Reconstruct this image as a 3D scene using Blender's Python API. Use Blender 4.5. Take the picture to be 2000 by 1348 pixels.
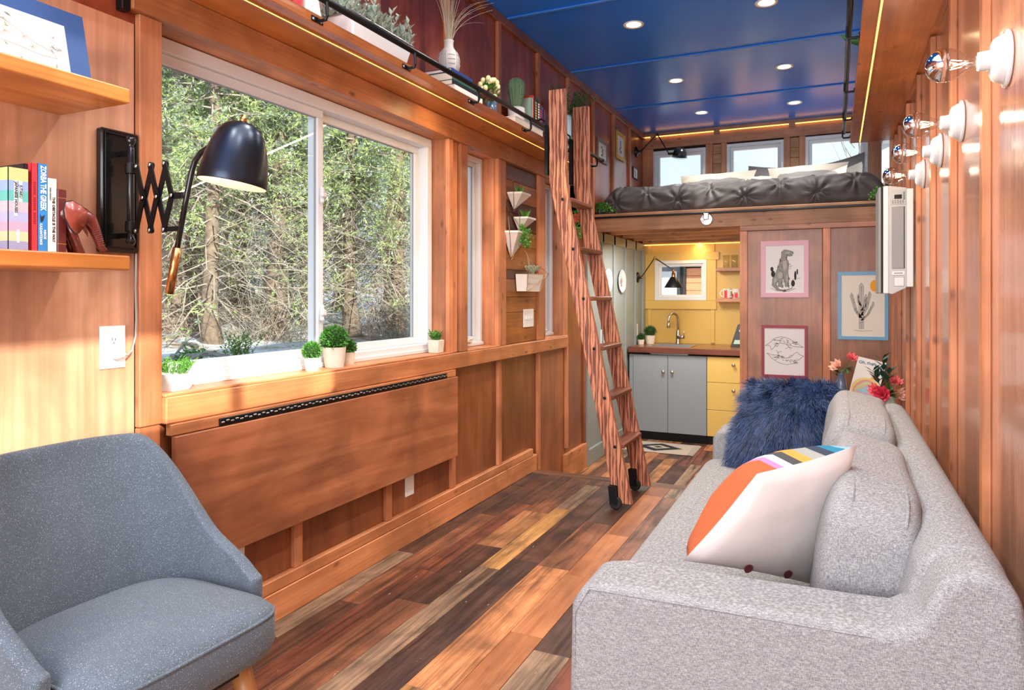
import bpy, math, random
from mathutils import Vector, Matrix, noise
R = random.Random(7)
PI = math.pi
S = bpy.context.scene
for o in list(bpy.data.objects): bpy.data.objects.remove(o)
COL = S.collection

# ---------------------------------------------------------------- camera, world, sun, exposure
cam = bpy.data.cameras.new('camera')
cam.sensor_fit = 'HORIZONTAL'; cam.sensor_width = 36.0
cam.lens = 36.0 * 1365.0 / 2000.0
cam.shift_y = -(674 - 577) / 2000.0
cam.clip_start = 0.02; cam.clip_end = 300
camo = bpy.data.objects.new('camera', cam); COL.objects.link(camo)
camo.location = (1.89, 0, 1.195)
camo.rotation_euler = (PI / 2, 0, math.atan(632 / 1365.0))
S.camera = camo
S.view_settings.view_transform = 'Standard'
S.view_settings.look = 'None'
S.view_settings.exposure = 1.22
S.view_settings.gamma = 1.0
S.view_settings.use_curve_mapping = False

W = bpy.data.worlds.new('World'); S.world = W; W.use_nodes = True
wn = W.node_tree; wn.nodes.clear()
wo = wn.nodes.new('ShaderNodeOutputWorld'); bg = wn.nodes.new('ShaderNodeBackground')
tc = wn.nodes.new('ShaderNodeTexCoord'); sx = wn.nodes.new('ShaderNodeSeparateXYZ')
cr = wn.nodes.new('ShaderNodeValToRGB')
cr.color_ramp.elements[0].position = 0.0; cr.color_ramp.elements[0].color = (0.86, 0.92, 1.0, 1)
cr.color_ramp.elements[1].position = 0.6; cr.color_ramp.elements[1].color = (0.42, 0.62, 0.95, 1)
wn.links.new(tc.outputs['Generated'], sx.inputs[0]); wn.links.new(sx.outputs[2], cr.inputs[0])
wn.links.new(cr.outputs[0], bg.inputs[0]); bg.inputs[1].default_value = 0.56
wn.links.new(bg.outputs[0], wo.inputs[0])

def light(name, kind, loc, energy, color=(1, 1, 1), size=1, size_y=None, direction=None, **kw):
    l = bpy.data.lights.new(name, kind); l.energy = energy; l.color = color
    if kind == 'AREA':
        l.shape = 'RECTANGLE' if size_y else 'SQUARE'; l.size = size
        if size_y: l.size_y = size_y
    elif kind == 'SUN': l.angle = size
    elif kind in ('POINT', 'SPOT'): l.shadow_soft_size = size
    for k, v in kw.items(): setattr(l, k, v)
    o = bpy.data.objects.new(name, l); COL.objects.link(o); o.location = loc
    if direction is not None: o.rotation_euler = Vector(direction).to_track_quat('-Z', 'Y').to_euler()
    return o
SUN_DIR = Vector((-1, 0.58, -0.46)).normalized()
light('sun', 'SUN', (12, -4, 8), 4.0, (1.0, 0.93, 0.82), 0.012, direction=SUN_DIR)
# large soft lamp added behind the camera, stands in for daylight from the rear
light('rear_fill', 'AREA', (1.15, -1.62, 1.45), 60, (0.94, 0.97, 1.0), 2.0, 2.3, (0, 1, 0.10))
light('left_shelf_strip', 'AREA', (0.205, 2.95, 2.118), 9.0, (1.0, 0.72, 0.38), 0.02, 3.8, (-0.25, 0, -1))
light('right_shelf_strip', 'AREA', (2.052, 3.6, 2.318), 3.0, (1.0, 0.72, 0.38), 0.02, 4.2, (0.2, 0, -1))
light('kitchen_strip', 'AREA', (0.6, 7.40, 1.722), 1.6, (1.0, 0.70, 0.32), 0.02, 1.1, (0, 0.35, -1))
light('ceiling_fill', 'AREA', (1.15, 1.0, 2.88), 16, (1.0, 0.97, 0.93), 1.2, 2.0, (0, 0, -1))  # unseen soft panel added under the ceiling to brighten the near room
light('kitchen_fill', 'AREA', (0.62, 6.1, 1.66), 11, (1.0, 0.97, 0.92), 0.5, 0.5, (0, 0.1, -1))  # added under the loft to lift the kitchen, no fixture there

# ---------------------------------------------------------------- geometry helpers
class MB:
    def __init__(s): s.v = []; s.f = []; s.m = []; s.mi = 0
    def add(s, vs, fs):
        b = len(s.v); s.v.extend([tuple(p) for p in vs])
        for f in fs: s.f.append(tuple(b + i for i in f)); s.m.append(s.mi)
        return s
    def box(s, x0, x1, y0, y1, z0, z1):
        v = [(x, y, z) for z in (z0, z1) for y in (y0, y1) for x in (x0, x1)]
        return s.add(v, [(0, 2, 3, 1), (4, 5, 7, 6), (0, 1, 5, 4), (2, 6, 7, 3), (0, 4, 6, 2), (1, 3, 7, 5)])
    def cbox(s, x0, x1, y0, y1, z0, z1, c=0.002):
        lo = (x0, y0, z0); hi = (x1, y1, z1)
        c = min(c, *(0.45 * (hi[i] - lo[i]) for i in range(3)))
        vid = {}; vs = []
        for ax in range(3):
            for sx_ in (0, 1):
                for sy_ in (0, 1):
                    for sz_ in (0, 1):
                        sg = (sx_, sy_, sz_)
                        p = []
                        for i in range(3):
                            e = hi[i] if sg[i] else lo[i]
                            if i != ax: e += -c if sg[i] else c
                            p.append(e)
                        vid[(ax, sg)] = len(vs); vs.append(tuple(p))
        fs = []
        for ax in range(3):
            a, b = (ax + 1) % 3, (ax + 2) % 3
            for sd in (0, 1):
                q = []
                for (i, j) in ((0, 0), (1, 0), (1, 1), (0, 1)):
                    g = [0, 0, 0]; g[ax] = sd; g[a] = i; g[b] = j; q.append(vid[(ax, tuple(g))])
                fs.append(tuple(q if sd else q[::-1]))
        for ax in range(3):
            a, b = (ax + 1) % 3, (ax + 2) % 3
            for i in (0, 1):
                for j in (0, 1):
                    g0 = [0, 0, 0]; g0[a] = i; g0[b] = j; g1 = list(g0); g1[ax] = 1
                    g0 = tuple(g0); g1 = tuple(g1)
                    q = (vid[(a, g0)], vid[(b, g0)], vid[(b, g1)], vid[(a, g1)])
                    fs.append(q if (i == j) else q[::-1])
        for sx_ in (0, 1):
            for sy_ in (0, 1):
                for sz_ in (0, 1):
                    g = (sx_, sy_, sz_); q = (vid[(0, g)], vid[(1, g)], vid[(2, g)])
                    fs.append(q if (sx_ + sy_ + sz_) % 2 else q[::-1])
        return s.add(vs, fs)
    def obox(s, o, ax, ay, az):
        # box spanned by three edge vectors from corner o
        o, ax, ay, az = map(Vector, (o, ax, ay, az))
        v = [o + i * ax + j * ay + k * az for k in (0, 1) for j in (0, 1) for i in (0, 1)]
        fs = [(0, 2, 3, 1), (4, 5, 7, 6), (0, 1, 5, 4), (2, 6, 7, 3), (0, 4, 6, 2), (1, 3, 7, 5)]
        if ax.cross(ay).dot(az) < 0: fs = [f[::-1] for f in fs]
        return s.add(v, fs)
    def tube(s, pts, r, n=8, cap=True):
        pts = [Vector(p) for p in pts]
        rs = r if isinstance(r, (list, tuple)) else [r] * len(pts)
        vs = []; prev = None
        for i, p in enumerate(pts):
            t = (pts[min(i + 1, len(pts) - 1)] - pts[max(i - 1, 0)])
            if t.length < 1e-9: t = Vector((0, 0, 1))
            t.normalize()
            if prev is None:
                u = t.orthogonal().normalized()
            else:
                u = (prev - t * prev.dot(t))
                u = u.normalized() if u.length > 1e-6 else t.orthogonal().normalized()
            prev = u; w = t.cross(u)
            for k in range(n):
                a = 2 * PI * k / n
                vs.append(p + (u * math.cos(a) + w * math.sin(a)) * rs[i])
        fs = []
        for i in range(len(pts) - 1):
            for k in range(n):
                k2 = (k + 1) % n
                fs.append((i * n + k, i * n + k2, (i + 1) * n + k2, (i + 1) * n + k))
        if cap:
            fs.append(tuple(range(n))[::-1]); fs.append(tuple((len(pts) - 1) * n + k for k in range(n)))
        return s.add(vs, fs)
    def lathe(s, prof, base=(0, 0, 0), axis=(0, 0, 1), n=24, closed=False):
        base = Vector(base); az = Vector(axis).normalized(); ux = az.orthogonal().normalized(); uy = az.cross(ux)
        vs = []
        for (r, h) in prof:
            for k in range(n):
                a = 2 * PI * k / n
                vs.append(base + az * h + (ux * math.cos(a) + uy * math.sin(a)) * r)
        fs = []
        m = len(prof); rng = m if closed else m - 1
        for i in range(rng):
            j = (i + 1) % m
            for k in range(n):
                k2 = (k + 1) % n
                fs.append((i * n + k, i * n + k2, j * n + k2, j * n + k))
        if not closed:
            if prof[0][0] > 1e-6: fs.append(tuple(range(n))[::-1])
            if prof[-1][0] > 1e-6: fs.append(tuple((m - 1) * n + k for k in range(n)))
        return s.add(vs, fs)
    def prism(s, poly, o, u, v, w):
        # 2D polygon in plane (u,v) at origin o, extruded by vector w
        o, u, v, w = map(Vector, (o, u, v, w)); n = len(poly)
        a = [o + u * p[0] + v * p[1] for p in poly]; b = [p + w for p in a]
        area = sum(poly[i][0] * poly[(i + 1) % n][1] - poly[(i + 1) % n][0] * poly[i][1] for i in range(n))
        flip = (u.cross(v).dot(w) > 0) == (area > 0)
        f0 = tuple(range(n)); f1 = tuple(range(n, 2 * n))
        sd = [(i, (i + 1) % n, n + (i + 1) % n, n + i) for i in range(n)]
        fs = ([f0[::-1], f1] + sd) if flip else ([f0, f1[::-1]] + [q[::-1] for q in sd])
        return s.add(a + b, fs)
    def sell(s, c, a, e1=0.35, e2=0.35, nu=32, nv=18, M=None):
        # superellipsoid (soft box)
        def pw(x, e): return math.copysign(abs(x) ** e, x)
        vs = []
        for j in range(nv + 1):
            ph = -PI / 2 + PI * j / nv
            for i in range(nu):
                th = 2 * PI * i / nu
                p = Vector((a[0] * pw(math.cos(ph), e1) * pw(math.cos(th), e2), a[1] * pw(math.cos(ph), e1) * pw(math.sin(th), e2), a[2] * pw(math.sin(ph), e1)))
                if M is not None: p = M @ p
                vs.append(p + Vector(c))
        fs = []
        for j in range(nv):
            for i in range(nu):
                i2 = (i + 1) % nu
                fs.append((j * nu + i, j * nu + i2, (j + 1) * nu + i2, (j + 1) * nu + i))
        return s.add(vs, fs)
    def sphere(s, c, r, nu=14, nv=8):
        a = r if isinstance(r, (list, tuple)) else (r, r, r)
        return s.sell(c, a, 1, 1, nu, nv)
    def leaf(s, p, d, up, L, Wd, fold=0.15):
        p = Vector(p); d = Vector(d).normalized(); sd = d.cross(Vector(up))
        sd = sd.normalized() if sd.length > 1e-4 else d.orthogonal().normalized()
        nn = sd.cross(d)
        m = p + d * L * 0.45
        return s.add([p, m + sd * Wd / 2 + nn * L * fold * 0.4, p + d * L, m - sd * Wd / 2 + nn * L * fold * 0.4, m], [(0, 4, 1), (1, 4, 2), (2, 4, 3), (3, 4, 0)])
    def blade(s, p, d, up, L, Wd):
        p = Vector(p); sd = d.cross(up)
        sd = sd.normalized() * (Wd / 2) if sd.length > 1e-4 else Vector((Wd / 2, 0, 0))
        m = p + d * (L * 0.4)
        return s.add([p, m + sd, p + d * L, m - sd], [(0, 1, 2, 3)])

def tag(o, label=None, cat=None, group=None, kind=None):
    if label: o['label'] = label
    if cat: o['category'] = cat
    if group: o['group'] = group
    if kind: o['kind'] = kind
    return o
WM = {}
def thing(name, loc, label, cat, group=None, rz=0, kind=None, M=None):
    o = bpy.data.objects.new(name, None); COL.objects.link(o); o.empty_display_size = 0.05
    if M is None: M = Matrix.Translation(loc) @ Matrix.Rotation(rz, 4, 'Z')
    o.matrix_world = M; WM[o] = M
    return tag(o, label, cat, group, kind)
def mk(name, mb, mats, parent=None, local=False, smooth=False, bevel=None, label=None, cat=None, group=None, kind=None, subsurf=0, autosmooth=None):
    me = bpy.data.meshes.new(name)
    vs = [Vector(p) for p in mb.v]
    if parent is not None:
        Mw = WM[parent]
        if not local:
            inv = Mw.inverted(); vs = [inv @ p for p in vs]
        off = None
    elif vs:
        xs = [p.x for p in vs]; ys = [p.y for p in vs]; zs = [p.z for p in vs]
        off = Vector(((min(xs) + max(xs)) / 2, (min(ys) + max(ys)) / 2, min(zs)))
        vs = [p - off for p in vs]
    me.from_pydata(vs, [], mb.f)
    if not isinstance(mats, (list, tuple)): mats = [mats]
    for m in mats: me.materials.append(m)
    if any(mb.m): me.polygons.foreach_set('material_index', mb.m)
    if smooth: me.polygons.foreach_set('use_smooth', [True] * len(mb.f))
    me.update()
    o = bpy.data.objects.new(name, me); COL.objects.link(o)
    if parent is not None:
        o.parent = parent; WM[o] = WM[parent]
    else:
        o.location = off; WM[o] = Matrix.Translation(off)
    if bevel:
        b = o.modifiers.new('bevel', 'BEVEL'); b.width = bevel[0]; b.segments = bevel[1]; b.limit_method = 'ANGLE'; b.angle_limit = math.radians(35)
        if bevel[1] > 1:
            me.polygons.foreach_set('use_smooth', [True] * len(mb.f))
            wnm = o.modifiers.new('normals', 'WEIGHTED_NORMAL'); wnm.keep_sharp = True
    if subsurf:
        b = o.modifiers.new('sub', 'SUBSURF'); b.levels = subsurf; b.render_levels = subsurf
    return tag(o, label, cat, group, kind)
def sharp_smooth(o, ang=35):
    me = o.data
    me.polygons.foreach_set('use_smooth', [True] * len(me.polygons))
    try: me.set_sharp_from_angle(angle=math.radians(ang))
    except Exception: pass
    return o
def dup(o, M=None, label=None, parent=None, group=None):
    c = o.copy(); COL.objects.link(c); c.parent = parent
    if parent is not None: c.matrix_parent_inverse = o.matrix_parent_inverse.copy(); WM[c] = WM[parent]
    if M is not None: c.matrix_world = M; WM[c] = M
    if label: c['label'] = label
    if group: c['group'] = group
    for ch in list(o.children): dup(ch, parent=c)
    return c
TR = lambda x, y, z, rz=0, s=1: Matrix.Translation((x, y, z)) @ Matrix.Rotation(rz, 4, 'Z') @ Matrix.Scale(s, 4)
def txt(body, size, o, right, up, mat, parent, name='lettering', align='CENTER', ext=0.0002, spacing=1.0, sx=1.0):
    cu = bpy.data.curves.new(name, 'FONT'); cu.body = body; cu.size = size; cu.extrude = ext
    cu.align_x = align; cu.align_y = 'CENTER'; cu.offset = size * 0.022; cu.space_character = spacing; cu.resolution_u = 2
    cu.materials.append(mat)
    ob = bpy.data.objects.new(name, cu); COL.objects.link(ob)
    r = Vector(right).normalized(); u = Vector(up).normalized(); n = r.cross(u)
    M = Matrix(((r.x * sx, u.x, n.x, o[0]), (r.y * sx, u.y, n.y, o[1]), (r.z * sx, u.z, n.z, o[2]), (0, 0, 0, 1)))
    if parent is not None:
        ob.parent = parent; ob.matrix_local = WM[parent].inverted() @ M; WM[ob] = M
    else: ob.matrix_world = M
    dg = bpy.context.evaluated_depsgraph_get(); me = bpy.data.meshes.new_from_object(ob.evaluated_get(dg)); me.name = name
    o2 = bpy.data.objects.new('lettering', me); COL.objects.link(o2); bpy.data.objects.remove(ob); bpy.data.curves.remove(cu)
    if parent is not None: o2.parent = parent; o2.matrix_local = WM[parent].inverted() @ M
    else: o2.matrix_world = M
    WM[o2] = M
    return o2
def strokes(mb, lines, o, u, v, w=0.002, off=0.0004):
    # flat pen strokes on a plane; lines are lists of (a,b) in plane units
    o, u, v = map(Vector, (o, u, v)); n = u.cross(v).normalized() * off
    for ln in lines:
        for i in range(len(ln) - 1):
            a = o + u * ln[i][0] + v * ln[i][1] + n; b = o + u * ln[i + 1][0] + v * ln[i + 1][1] + n
            d = (b - a)
            if d.length < 1e-7: continue
            sd = d.cross(n).normalized() * w / 2
            mb.add([a - sd, b - sd, b + sd, a + sd], [(0, 1, 2, 3)])
    return mb
def fillpoly(mb, poly, o, u, v, off=0.0003):
    o, u, v = map(Vector, (o, u, v)); n = u.cross(v).normalized() * off
    return mb.add([o + u * p[0] + v * p[1] + n for p in poly], [tuple(range(len(poly)))])

# ---------------------------------------------------------------- materials
def L(c):
    # sRGB 0-255 to linear
    return tuple(((x / 255) / 12.92 if x / 255 <= 0.04045 else ((x / 255 + 0.055) / 1.055) ** 2.4) for x in c)
def nm(name):
    m = bpy.data.materials.new(name); m.use_nodes = True; nt = m.node_tree
    return m, nt, nt.nodes['Principled BSDF']
def N(nt, t, **kw):
    n = nt.nodes.new(t)
    for k, v in kw.items(): setattr(n, k, v)
    return n
def ramp(nt, stops):
    n = nt.nodes.new('ShaderNodeValToRGB'); e = n.color_ramp.elements
    while len(e) < len(stops): e.new(0.5)
    for i, (p, c) in enumerate(stops): e[i].position = p; e[i].color = (*c, 1)
    return n
def mix(nt, a, b, fac, mode='MIX'):
    n = nt.nodes.new('ShaderNodeMix'); n.data_type = 'RGBA'; n.blend_type = mode
    for sock, val in ((n.inputs[6], a), (n.inputs[7], b), (n.inputs[0], fac)):
        if hasattr(val, 'is_linked') or hasattr(val, 'links'): nt.links.new(val, sock)
        elif isinstance(val, (int, float)): sock.default_value = val
        else: sock.default_value = (*val, 1)
    return n.outputs[2]
def bump(nt, b, h, strength=0.2, dist=0.002):
    n = nt.nodes.new('ShaderNodeBump'); n.inputs['Strength'].default_value = strength; n.inputs['Distance'].default_value = dist
    nt.links.new(h, n.inputs['Height']); nt.links.new(n.outputs[0], b.inputs['Normal'])
def coords(nt, scale=(1, 1, 1), rnd=0.0):
    t = N(nt, 'ShaderNodeTexCoord'); mp = N(nt, 'ShaderNodeMapping'); mp.inputs['Scale'].default_value = scale
    if rnd:
        oi = N(nt, 'ShaderNodeObjectInfo'); vm = N(nt, 'ShaderNodeVectorMath', operation='MULTIPLY')
        vm.inputs[1].default_value = (rnd, rnd * 1.7, rnd * 2.3)
        cb = N(nt, 'ShaderNodeCombineXYZ')
        for i in range(3): nt.links.new(oi.outputs['Random'], cb.inputs[i])
        nt.links.new(cb.outputs[0], vm.inputs[0])
        va = N(nt, 'ShaderNodeVectorMath', operation='ADD')
        nt.links.new(t.outputs['Object'], va.inputs[0]); nt.links.new(vm.outputs[0], va.inputs[1]); nt.links.new(va.outputs[0], mp.inputs[0])
    else: nt.links.new(t.outputs['Object'], mp.inputs[0])
    return mp.outputs[0]
def noise_(nt, vec, scale, detail=4, dist=0.0, rough=0.55):
    n = N(nt, 'ShaderNodeTexNoise'); n.inputs['Scale'].default_value = scale; n.inputs['Detail'].default_value = detail
    n.inputs['Distortion'].default_value = dist; n.inputs['Roughness'].default_value = rough
    nt.links.new(vec, n.inputs['Vector']); return n.outputs['Fac']
def plain(name, c, rough=0.5, metal=0.0, var=0.0, vs=8, bmp=0.0, bs=60, emis=None, coat=0.0, spec=None):
    m, nt, b = nm(name); c = L(c)
    b.inputs['Base Color'].default_value = (*c, 1); b.inputs['Roughness'].default_value = rough; b.inputs['Metallic'].default_value = metal
    if spec is not None: b.inputs['Specular IOR Level'].default_value = spec
    if coat: b.inputs['Coat Weight'].default_value = coat; b.inputs['Coat Roughness'].default_value = 0.08
    v = coords(nt, rnd=11.0)
    if var:
        f = noise_(nt, v, vs); r = ramp(nt, [(0.3, tuple(x * (1 - var) for x in c)), (0.7, tuple(min(1, x * (1 + var)) for x in c))])
        nt.links.new(f, r.inputs[0]); nt.links.new(r.outputs[0], b.inputs['Base Color'])
    if bmp: bump(nt, b, noise_(nt, v, bs), bmp)
    if emis: b.inputs['Emission Color'].default_value = (*L(emis[0]), 1); b.inputs['Emission Strength'].default_value = emis[1]
    return m
def wood(name, c1, c2, axis='z', rough=0.4, grain=1.0, blotch=0.35, dark=None, darkamt=0.5, knots=0.0, bmp=0.12, vary=0.25, coat=0.0, wide=False, stretch=14):
    m, nt, b = nm(name); c1 = L(c1); c2 = L(c2)
    k = stretch; sc = {'x': (1, k, k), 'y': (k, 1, k), 'z': (k, k, 1)}[axis]
    v = coords(nt, sc, rnd=23.0)
    v0 = coords(nt, (1, 1, 1), rnd=9.0)
    g = noise_(nt, v, 1.3 * grain, 8, 1.2 if wide else 0.35, 0.62)
    r = ramp(nt, [(0.30, c2), (0.68, c1)]); nt.links.new(g, r.inputs[0])
    col = r.outputs[0]
    sc2 = tuple(q * 9 if q > 1 else 2.0 for q in sc)
    g2 = noise_(nt, coords(nt, sc2, rnd=5.0), 1.0 * grain, 3)
    r2 = ramp(nt, [(0.35, (0.72, 0.70, 0.68)), (0.6, (1, 1, 1))]); nt.links.new(g2, r2.inputs[0])
    col = mix(nt, col, r2.outputs[0], 0.6, 'MULTIPLY')
    if blotch:
        bl = noise_(nt, v0, 2.6, 3, 0.6); rb = ramp(nt, [(0.35, (1 - blotch,) * 3), (0.65, (1 + blotch * 0.35,) * 3)]); nt.links.new(bl, rb.inputs[0])
        col = mix(nt, col, rb.outputs[0], 1.0, 'MULTIPLY')
    if dark is not None:
        dd = noise_(nt, coords(nt, tuple(q * 0.6 for q in sc), rnd=41.0), 1.6, 6, 0.8); rd = ramp(nt, [(0.5, (0, 0, 0)), (0.64, (darkamt,) * 3)]); nt.links.new(dd, rd.inputs[0])
        col = mix(nt, col, L(dark), rd.outputs[0])
    if knots:
        vo = N(nt, 'ShaderNodeTexVoronoi'); vo.inputs['Scale'].default_value = 5.5
        ks = {'x': (1, 2.2, 2.2), 'y': (2.2, 1, 2.2), 'z': (2.2, 2.2, 1)}[axis]
        nt.links.new(coords(nt, ks, rnd=31.0), vo.inputs['Vector'])
        rk = ramp(nt, [(0.05, (knots,) * 3), (0.17, (0, 0, 0))]); nt.links.new(vo.outputs['Distance'], rk.inputs[0])
        col = mix(nt, col, tuple(q * 0.25 for q in c2), rk.outputs[0])
    if vary:
        oi = N(nt, 'ShaderNodeObjectInfo'); mr = N(nt, 'ShaderNodeMapRange'); mr.inputs[3].default_value = 1 - vary; mr.inputs[4].default_value = 1 + vary * 0.5
        nt.links.new(oi.outputs['Random'], mr.inputs[0])
        hs = N(nt, 'ShaderNodeHueSaturation'); nt.links.new(mr.outputs[0], hs.inputs['Value']); nt.links.new(col, hs.inputs['Color']); col = hs.outputs[0]
    nt.links.new(col, b.inputs['Base Color']); b.inputs['Roughness'].default_value = rough
    if coat: b.inputs['Coat Weight'].default_value = coat; b.inputs['Coat Roughness'].default_value = 0.12
    bump(nt, b, g2, bmp, 0.001)
    return m
def ply(name, c1, c2, rough=0.3, coat=0.0, blotch=0.3, vary=0.12, axis='z', bmp=0.03):
    return wood(name, c1, c2, axis, rough, 0.7, blotch, None, 0, 0, bmp, vary, coat, True, 7)

M = {}
M['ply'] = ply('ply_stained_light', (230, 176, 142), (206, 148, 112), 0.38)
M['ply_dark'] = ply('ply_stained_brown', (174, 108, 68), (134, 76, 46), 0.3, vary=0.2)
M['ply_mahog'] = ply('ply_mahogany', (180, 90, 60), (136, 64, 42), 0.26, coat=0.1, vary=0.12)
M['ply_flap'] = ply('ply_table', (192, 124, 84), (150, 88, 56), 0.42, blotch=0.35, axis='y')
M['ply_right'] = ply('ply_gloss', (212, 156, 126), (184, 124, 96), 0.2, coat=0.6, blotch=0.2)
M['ply_part'] = ply('ply_partition', (180, 122, 86), (150, 92, 62), 0.35, blotch=0.35)
M['trim'] = wood('trim_pine', (226, 152, 106), (198, 120, 74), 'z', 0.42, knots=0.8)
M['trim_y'] = wood('trim_pine_along', (230, 156, 104), (204, 126, 78), 'y', 0.42, knots=0.8)
M['trim_x'] = wood('trim_pine_across', (200, 140, 104), (168, 108, 74), 'x', 0.42, knots=0.8)
M['shelf'] = wood('shelf_varnished', (224, 140, 68), (192, 104, 42), 'y', 0.3, knots=0.75, vary=0.06, coat=0.3)
M['shelf_honey'] = wood('shelf_honey', (224, 150, 76), (190, 108, 44), 'y', 0.35, vary=0.05, coat=0.2)
M['fir'] = wood('fir_beam', (214, 160, 112), (176, 118, 74), 'x', 0.5, knots=0.8, vary=0.12)
M['cedar_plank'] = wood('cedar_planks', (196, 122, 66), (122, 66, 38), 'y', 0.4, knots=0.7, vary=0.5)
def oak_mat(name, c1, c2, c3):
    m, nt, b = nm(name)
    v = coords(nt, (1, 1, 0.10), rnd=13.0); w = N(nt, 'ShaderNodeTexWave'); w.wave_type = 'RINGS'; w.rings_direction = 'Z'; w.inputs['Scale'].default_value = 26; w.inputs['Distortion'].default_value = 7; w.inputs['Detail'].default_value = 4; w.inputs['Detail Scale'].default_value = 2.2
    nt.links.new(v, w.inputs['Vector']); r = ramp(nt, [(0.15, L(c3)), (0.45, L(c2)), (0.8, L(c1))]); nt.links.new(w.outputs[0], r.inputs[0])
    g = noise_(nt, coords(nt, (160, 160, 7), rnd=3.0), 1.0, 3); rg = ramp(nt, [(0.38, (0.5,) * 3), (0.55, (1,) * 3)]); nt.links.new(g, rg.inputs[0])
    nt.links.new(mix(nt, r.outputs[0], rg.outputs[0], 0.7, 'MULTIPLY'), b.inputs['Base Color']); b.inputs['Roughness'].default_value = 0.4; bump(nt, b, w.outputs[0], 0.25, 0.002); return m
M['oak_old'] = wood('ladder_oak', (206, 134, 98), (150, 84, 58), 'z', 0.38, grain=1.6, dark=(62, 30, 20), darkamt=0.85, bmp=0.3, vary=0.12, stretch=22)
M['oak_y'] = wood('ladder_oak_across', (150, 84, 62), (100, 52, 38), 'y', 0.35, grain=1.5, dark=(62, 30, 20), darkamt=0.7, bmp=0.2, vary=0.12, stretch=22)
M['walnut_y'] = wood('counter_wood', (168, 96, 58), (118, 60, 34), 'x', 0.3, knots=0.3, vary=0.08, coat=0.3)
M['oak'] = oak_mat('ladder_red_oak', (210, 140, 104), (180, 110, 80), (118, 66, 48))
M['leg_wood'] = wood('chair_leg_wood', (188, 128, 72), (150, 94, 46), 'z', 0.35, vary=0.05)

def floor_mat():
    m, nt, b = nm('reclaimed_plank')
    oi = N(nt, 'ShaderNodeObjectInfo')
    r = ramp(nt, [(0.0, L((92, 62, 50))), (0.12, L((140, 92, 66))), (0.24, L((84, 62, 54))), (0.36, L((182, 128, 84))), (0.48, L((132, 78, 58))), (0.60, L((196, 148, 90))), (0.72, L((164, 136, 110))), (0.84, L((110, 74, 58))), (0.93, L((206, 140, 92)))])
    r.color_ramp.interpolation = 'CONSTANT'
    nt.links.new(oi.outputs['Random'], r.inputs[0])
    g = noise_(nt, coords(nt, (16, 1, 16), rnd=23.0), 1.4, 9, 0.7, 0.65)
    rg = ramp(nt, [(0.34, (0.16, 0.14, 0.13)), (0.47, (0.8, 0.8, 0.8)), (0.72, (1.5, 1.45, 1.4))]); nt.links.new(g, rg.inputs[0])
    col = mix(nt, r.outputs[0], rg.outputs[0], 0.9, 'MULTIPLY')
    g2 = noise_(nt, coords(nt, (110, 4, 110), rnd=3.0), 1.0, 3)
    r2 = ramp(nt, [(0.38, (0.45, 0.43, 0.42)), (0.58, (1, 1, 1))]); nt.links.new(g2, r2.inputs[0])
    col = mix(nt, col, r2.outputs[0], 0.6, 'MULTIPLY')
    bl = noise_(nt, coords(nt, (1, 0.6, 1), rnd=13.0), 6, 4, 0.5); rb = ramp(nt, [(0.36, (0.45, 0.42, 0.42)), (0.6, (1.15, 1.12, 1.1))]); nt.links.new(bl, rb.inputs[0])
    col = mix(nt, col, rb.outputs[0], 0.85, 'MULTIPLY')
    sp = noise_(nt, coords(nt, (40, 12, 40), rnd=7.0), 2.2, 2); rs = ramp(nt, [(0.73, (0, 0, 0)), (0.77, (0.7, 0.7, 0.7))]); nt.links.new(sp, rs.inputs[0])
    col = mix(nt, col, L((190, 170, 150)), rs.outputs[0])
    nt.links.new(col, b.inputs['Base Color'])
    rr = ramp(nt, [(0.3, (0.55,) * 3), (0.7, (0.3,) * 3)]); nt.links.new(bl, rr.inputs[0]); nt.links.new(rr.outputs[0], b.inputs['Roughness'])
    bump(nt, b, g2, 0.25, 0.002)
    return m
M['floor'] = floor_mat()
M['floor_orange'] = wood('plank_orange', (204, 138, 92), (158, 92, 56), 'y', 0.35, grain=1.4, knots=0.3, vary=0.15, bmp=0.25)
def fabric(name, c, c2, sx=260, fleck=None, rough=0.95, fl=0.5, bmp=0.35, weave=(1, 1, 1)):
    m, nt, b = nm(name)
    f = noise_(nt, coords(nt, tuple(sx * q for q in weave)), 1.0, 2); r = ramp(nt, [(0.36, L(c2)), (0.62, L(c))]); nt.links.new(f, r.inputs[0]); col = r.outputs[0]
    f1 = noise_(nt, coords(nt, (12, 12, 12)), 1.0, 3); r1 = ramp(nt, [(0.3, (0.9,) * 3), (0.7, (1.04,) * 3)]); nt.links.new(f1, r1.inputs[0]); col = mix(nt, col, r1.outputs[0], 1.0, 'MULTIPLY')
    if fleck:
        v = N(nt, 'ShaderNodeTexVoronoi'); v.inputs['Scale'].default_value = fleck[1]; nt.links.new(coords(nt), v.inputs['Vector'])
        rf = ramp(nt, [(0.13, (fl,) * 3), (0.2, (0, 0, 0))]); nt.links.new(v.outputs['Distance'], rf.inputs[0])
        col = mix(nt, col, L(fleck[0]), rf.outputs[0])
    nt.links.new(col, b.inputs['Base Color']); b.inputs['Roughness'].default_value = rough
    b.inputs['Sheen Weight'].default_value = 0.15; b.inputs['Specular IOR Level'].default_value = 0.2
    bump(nt, b, f, bmp, 0.0015)
    return m
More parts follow.
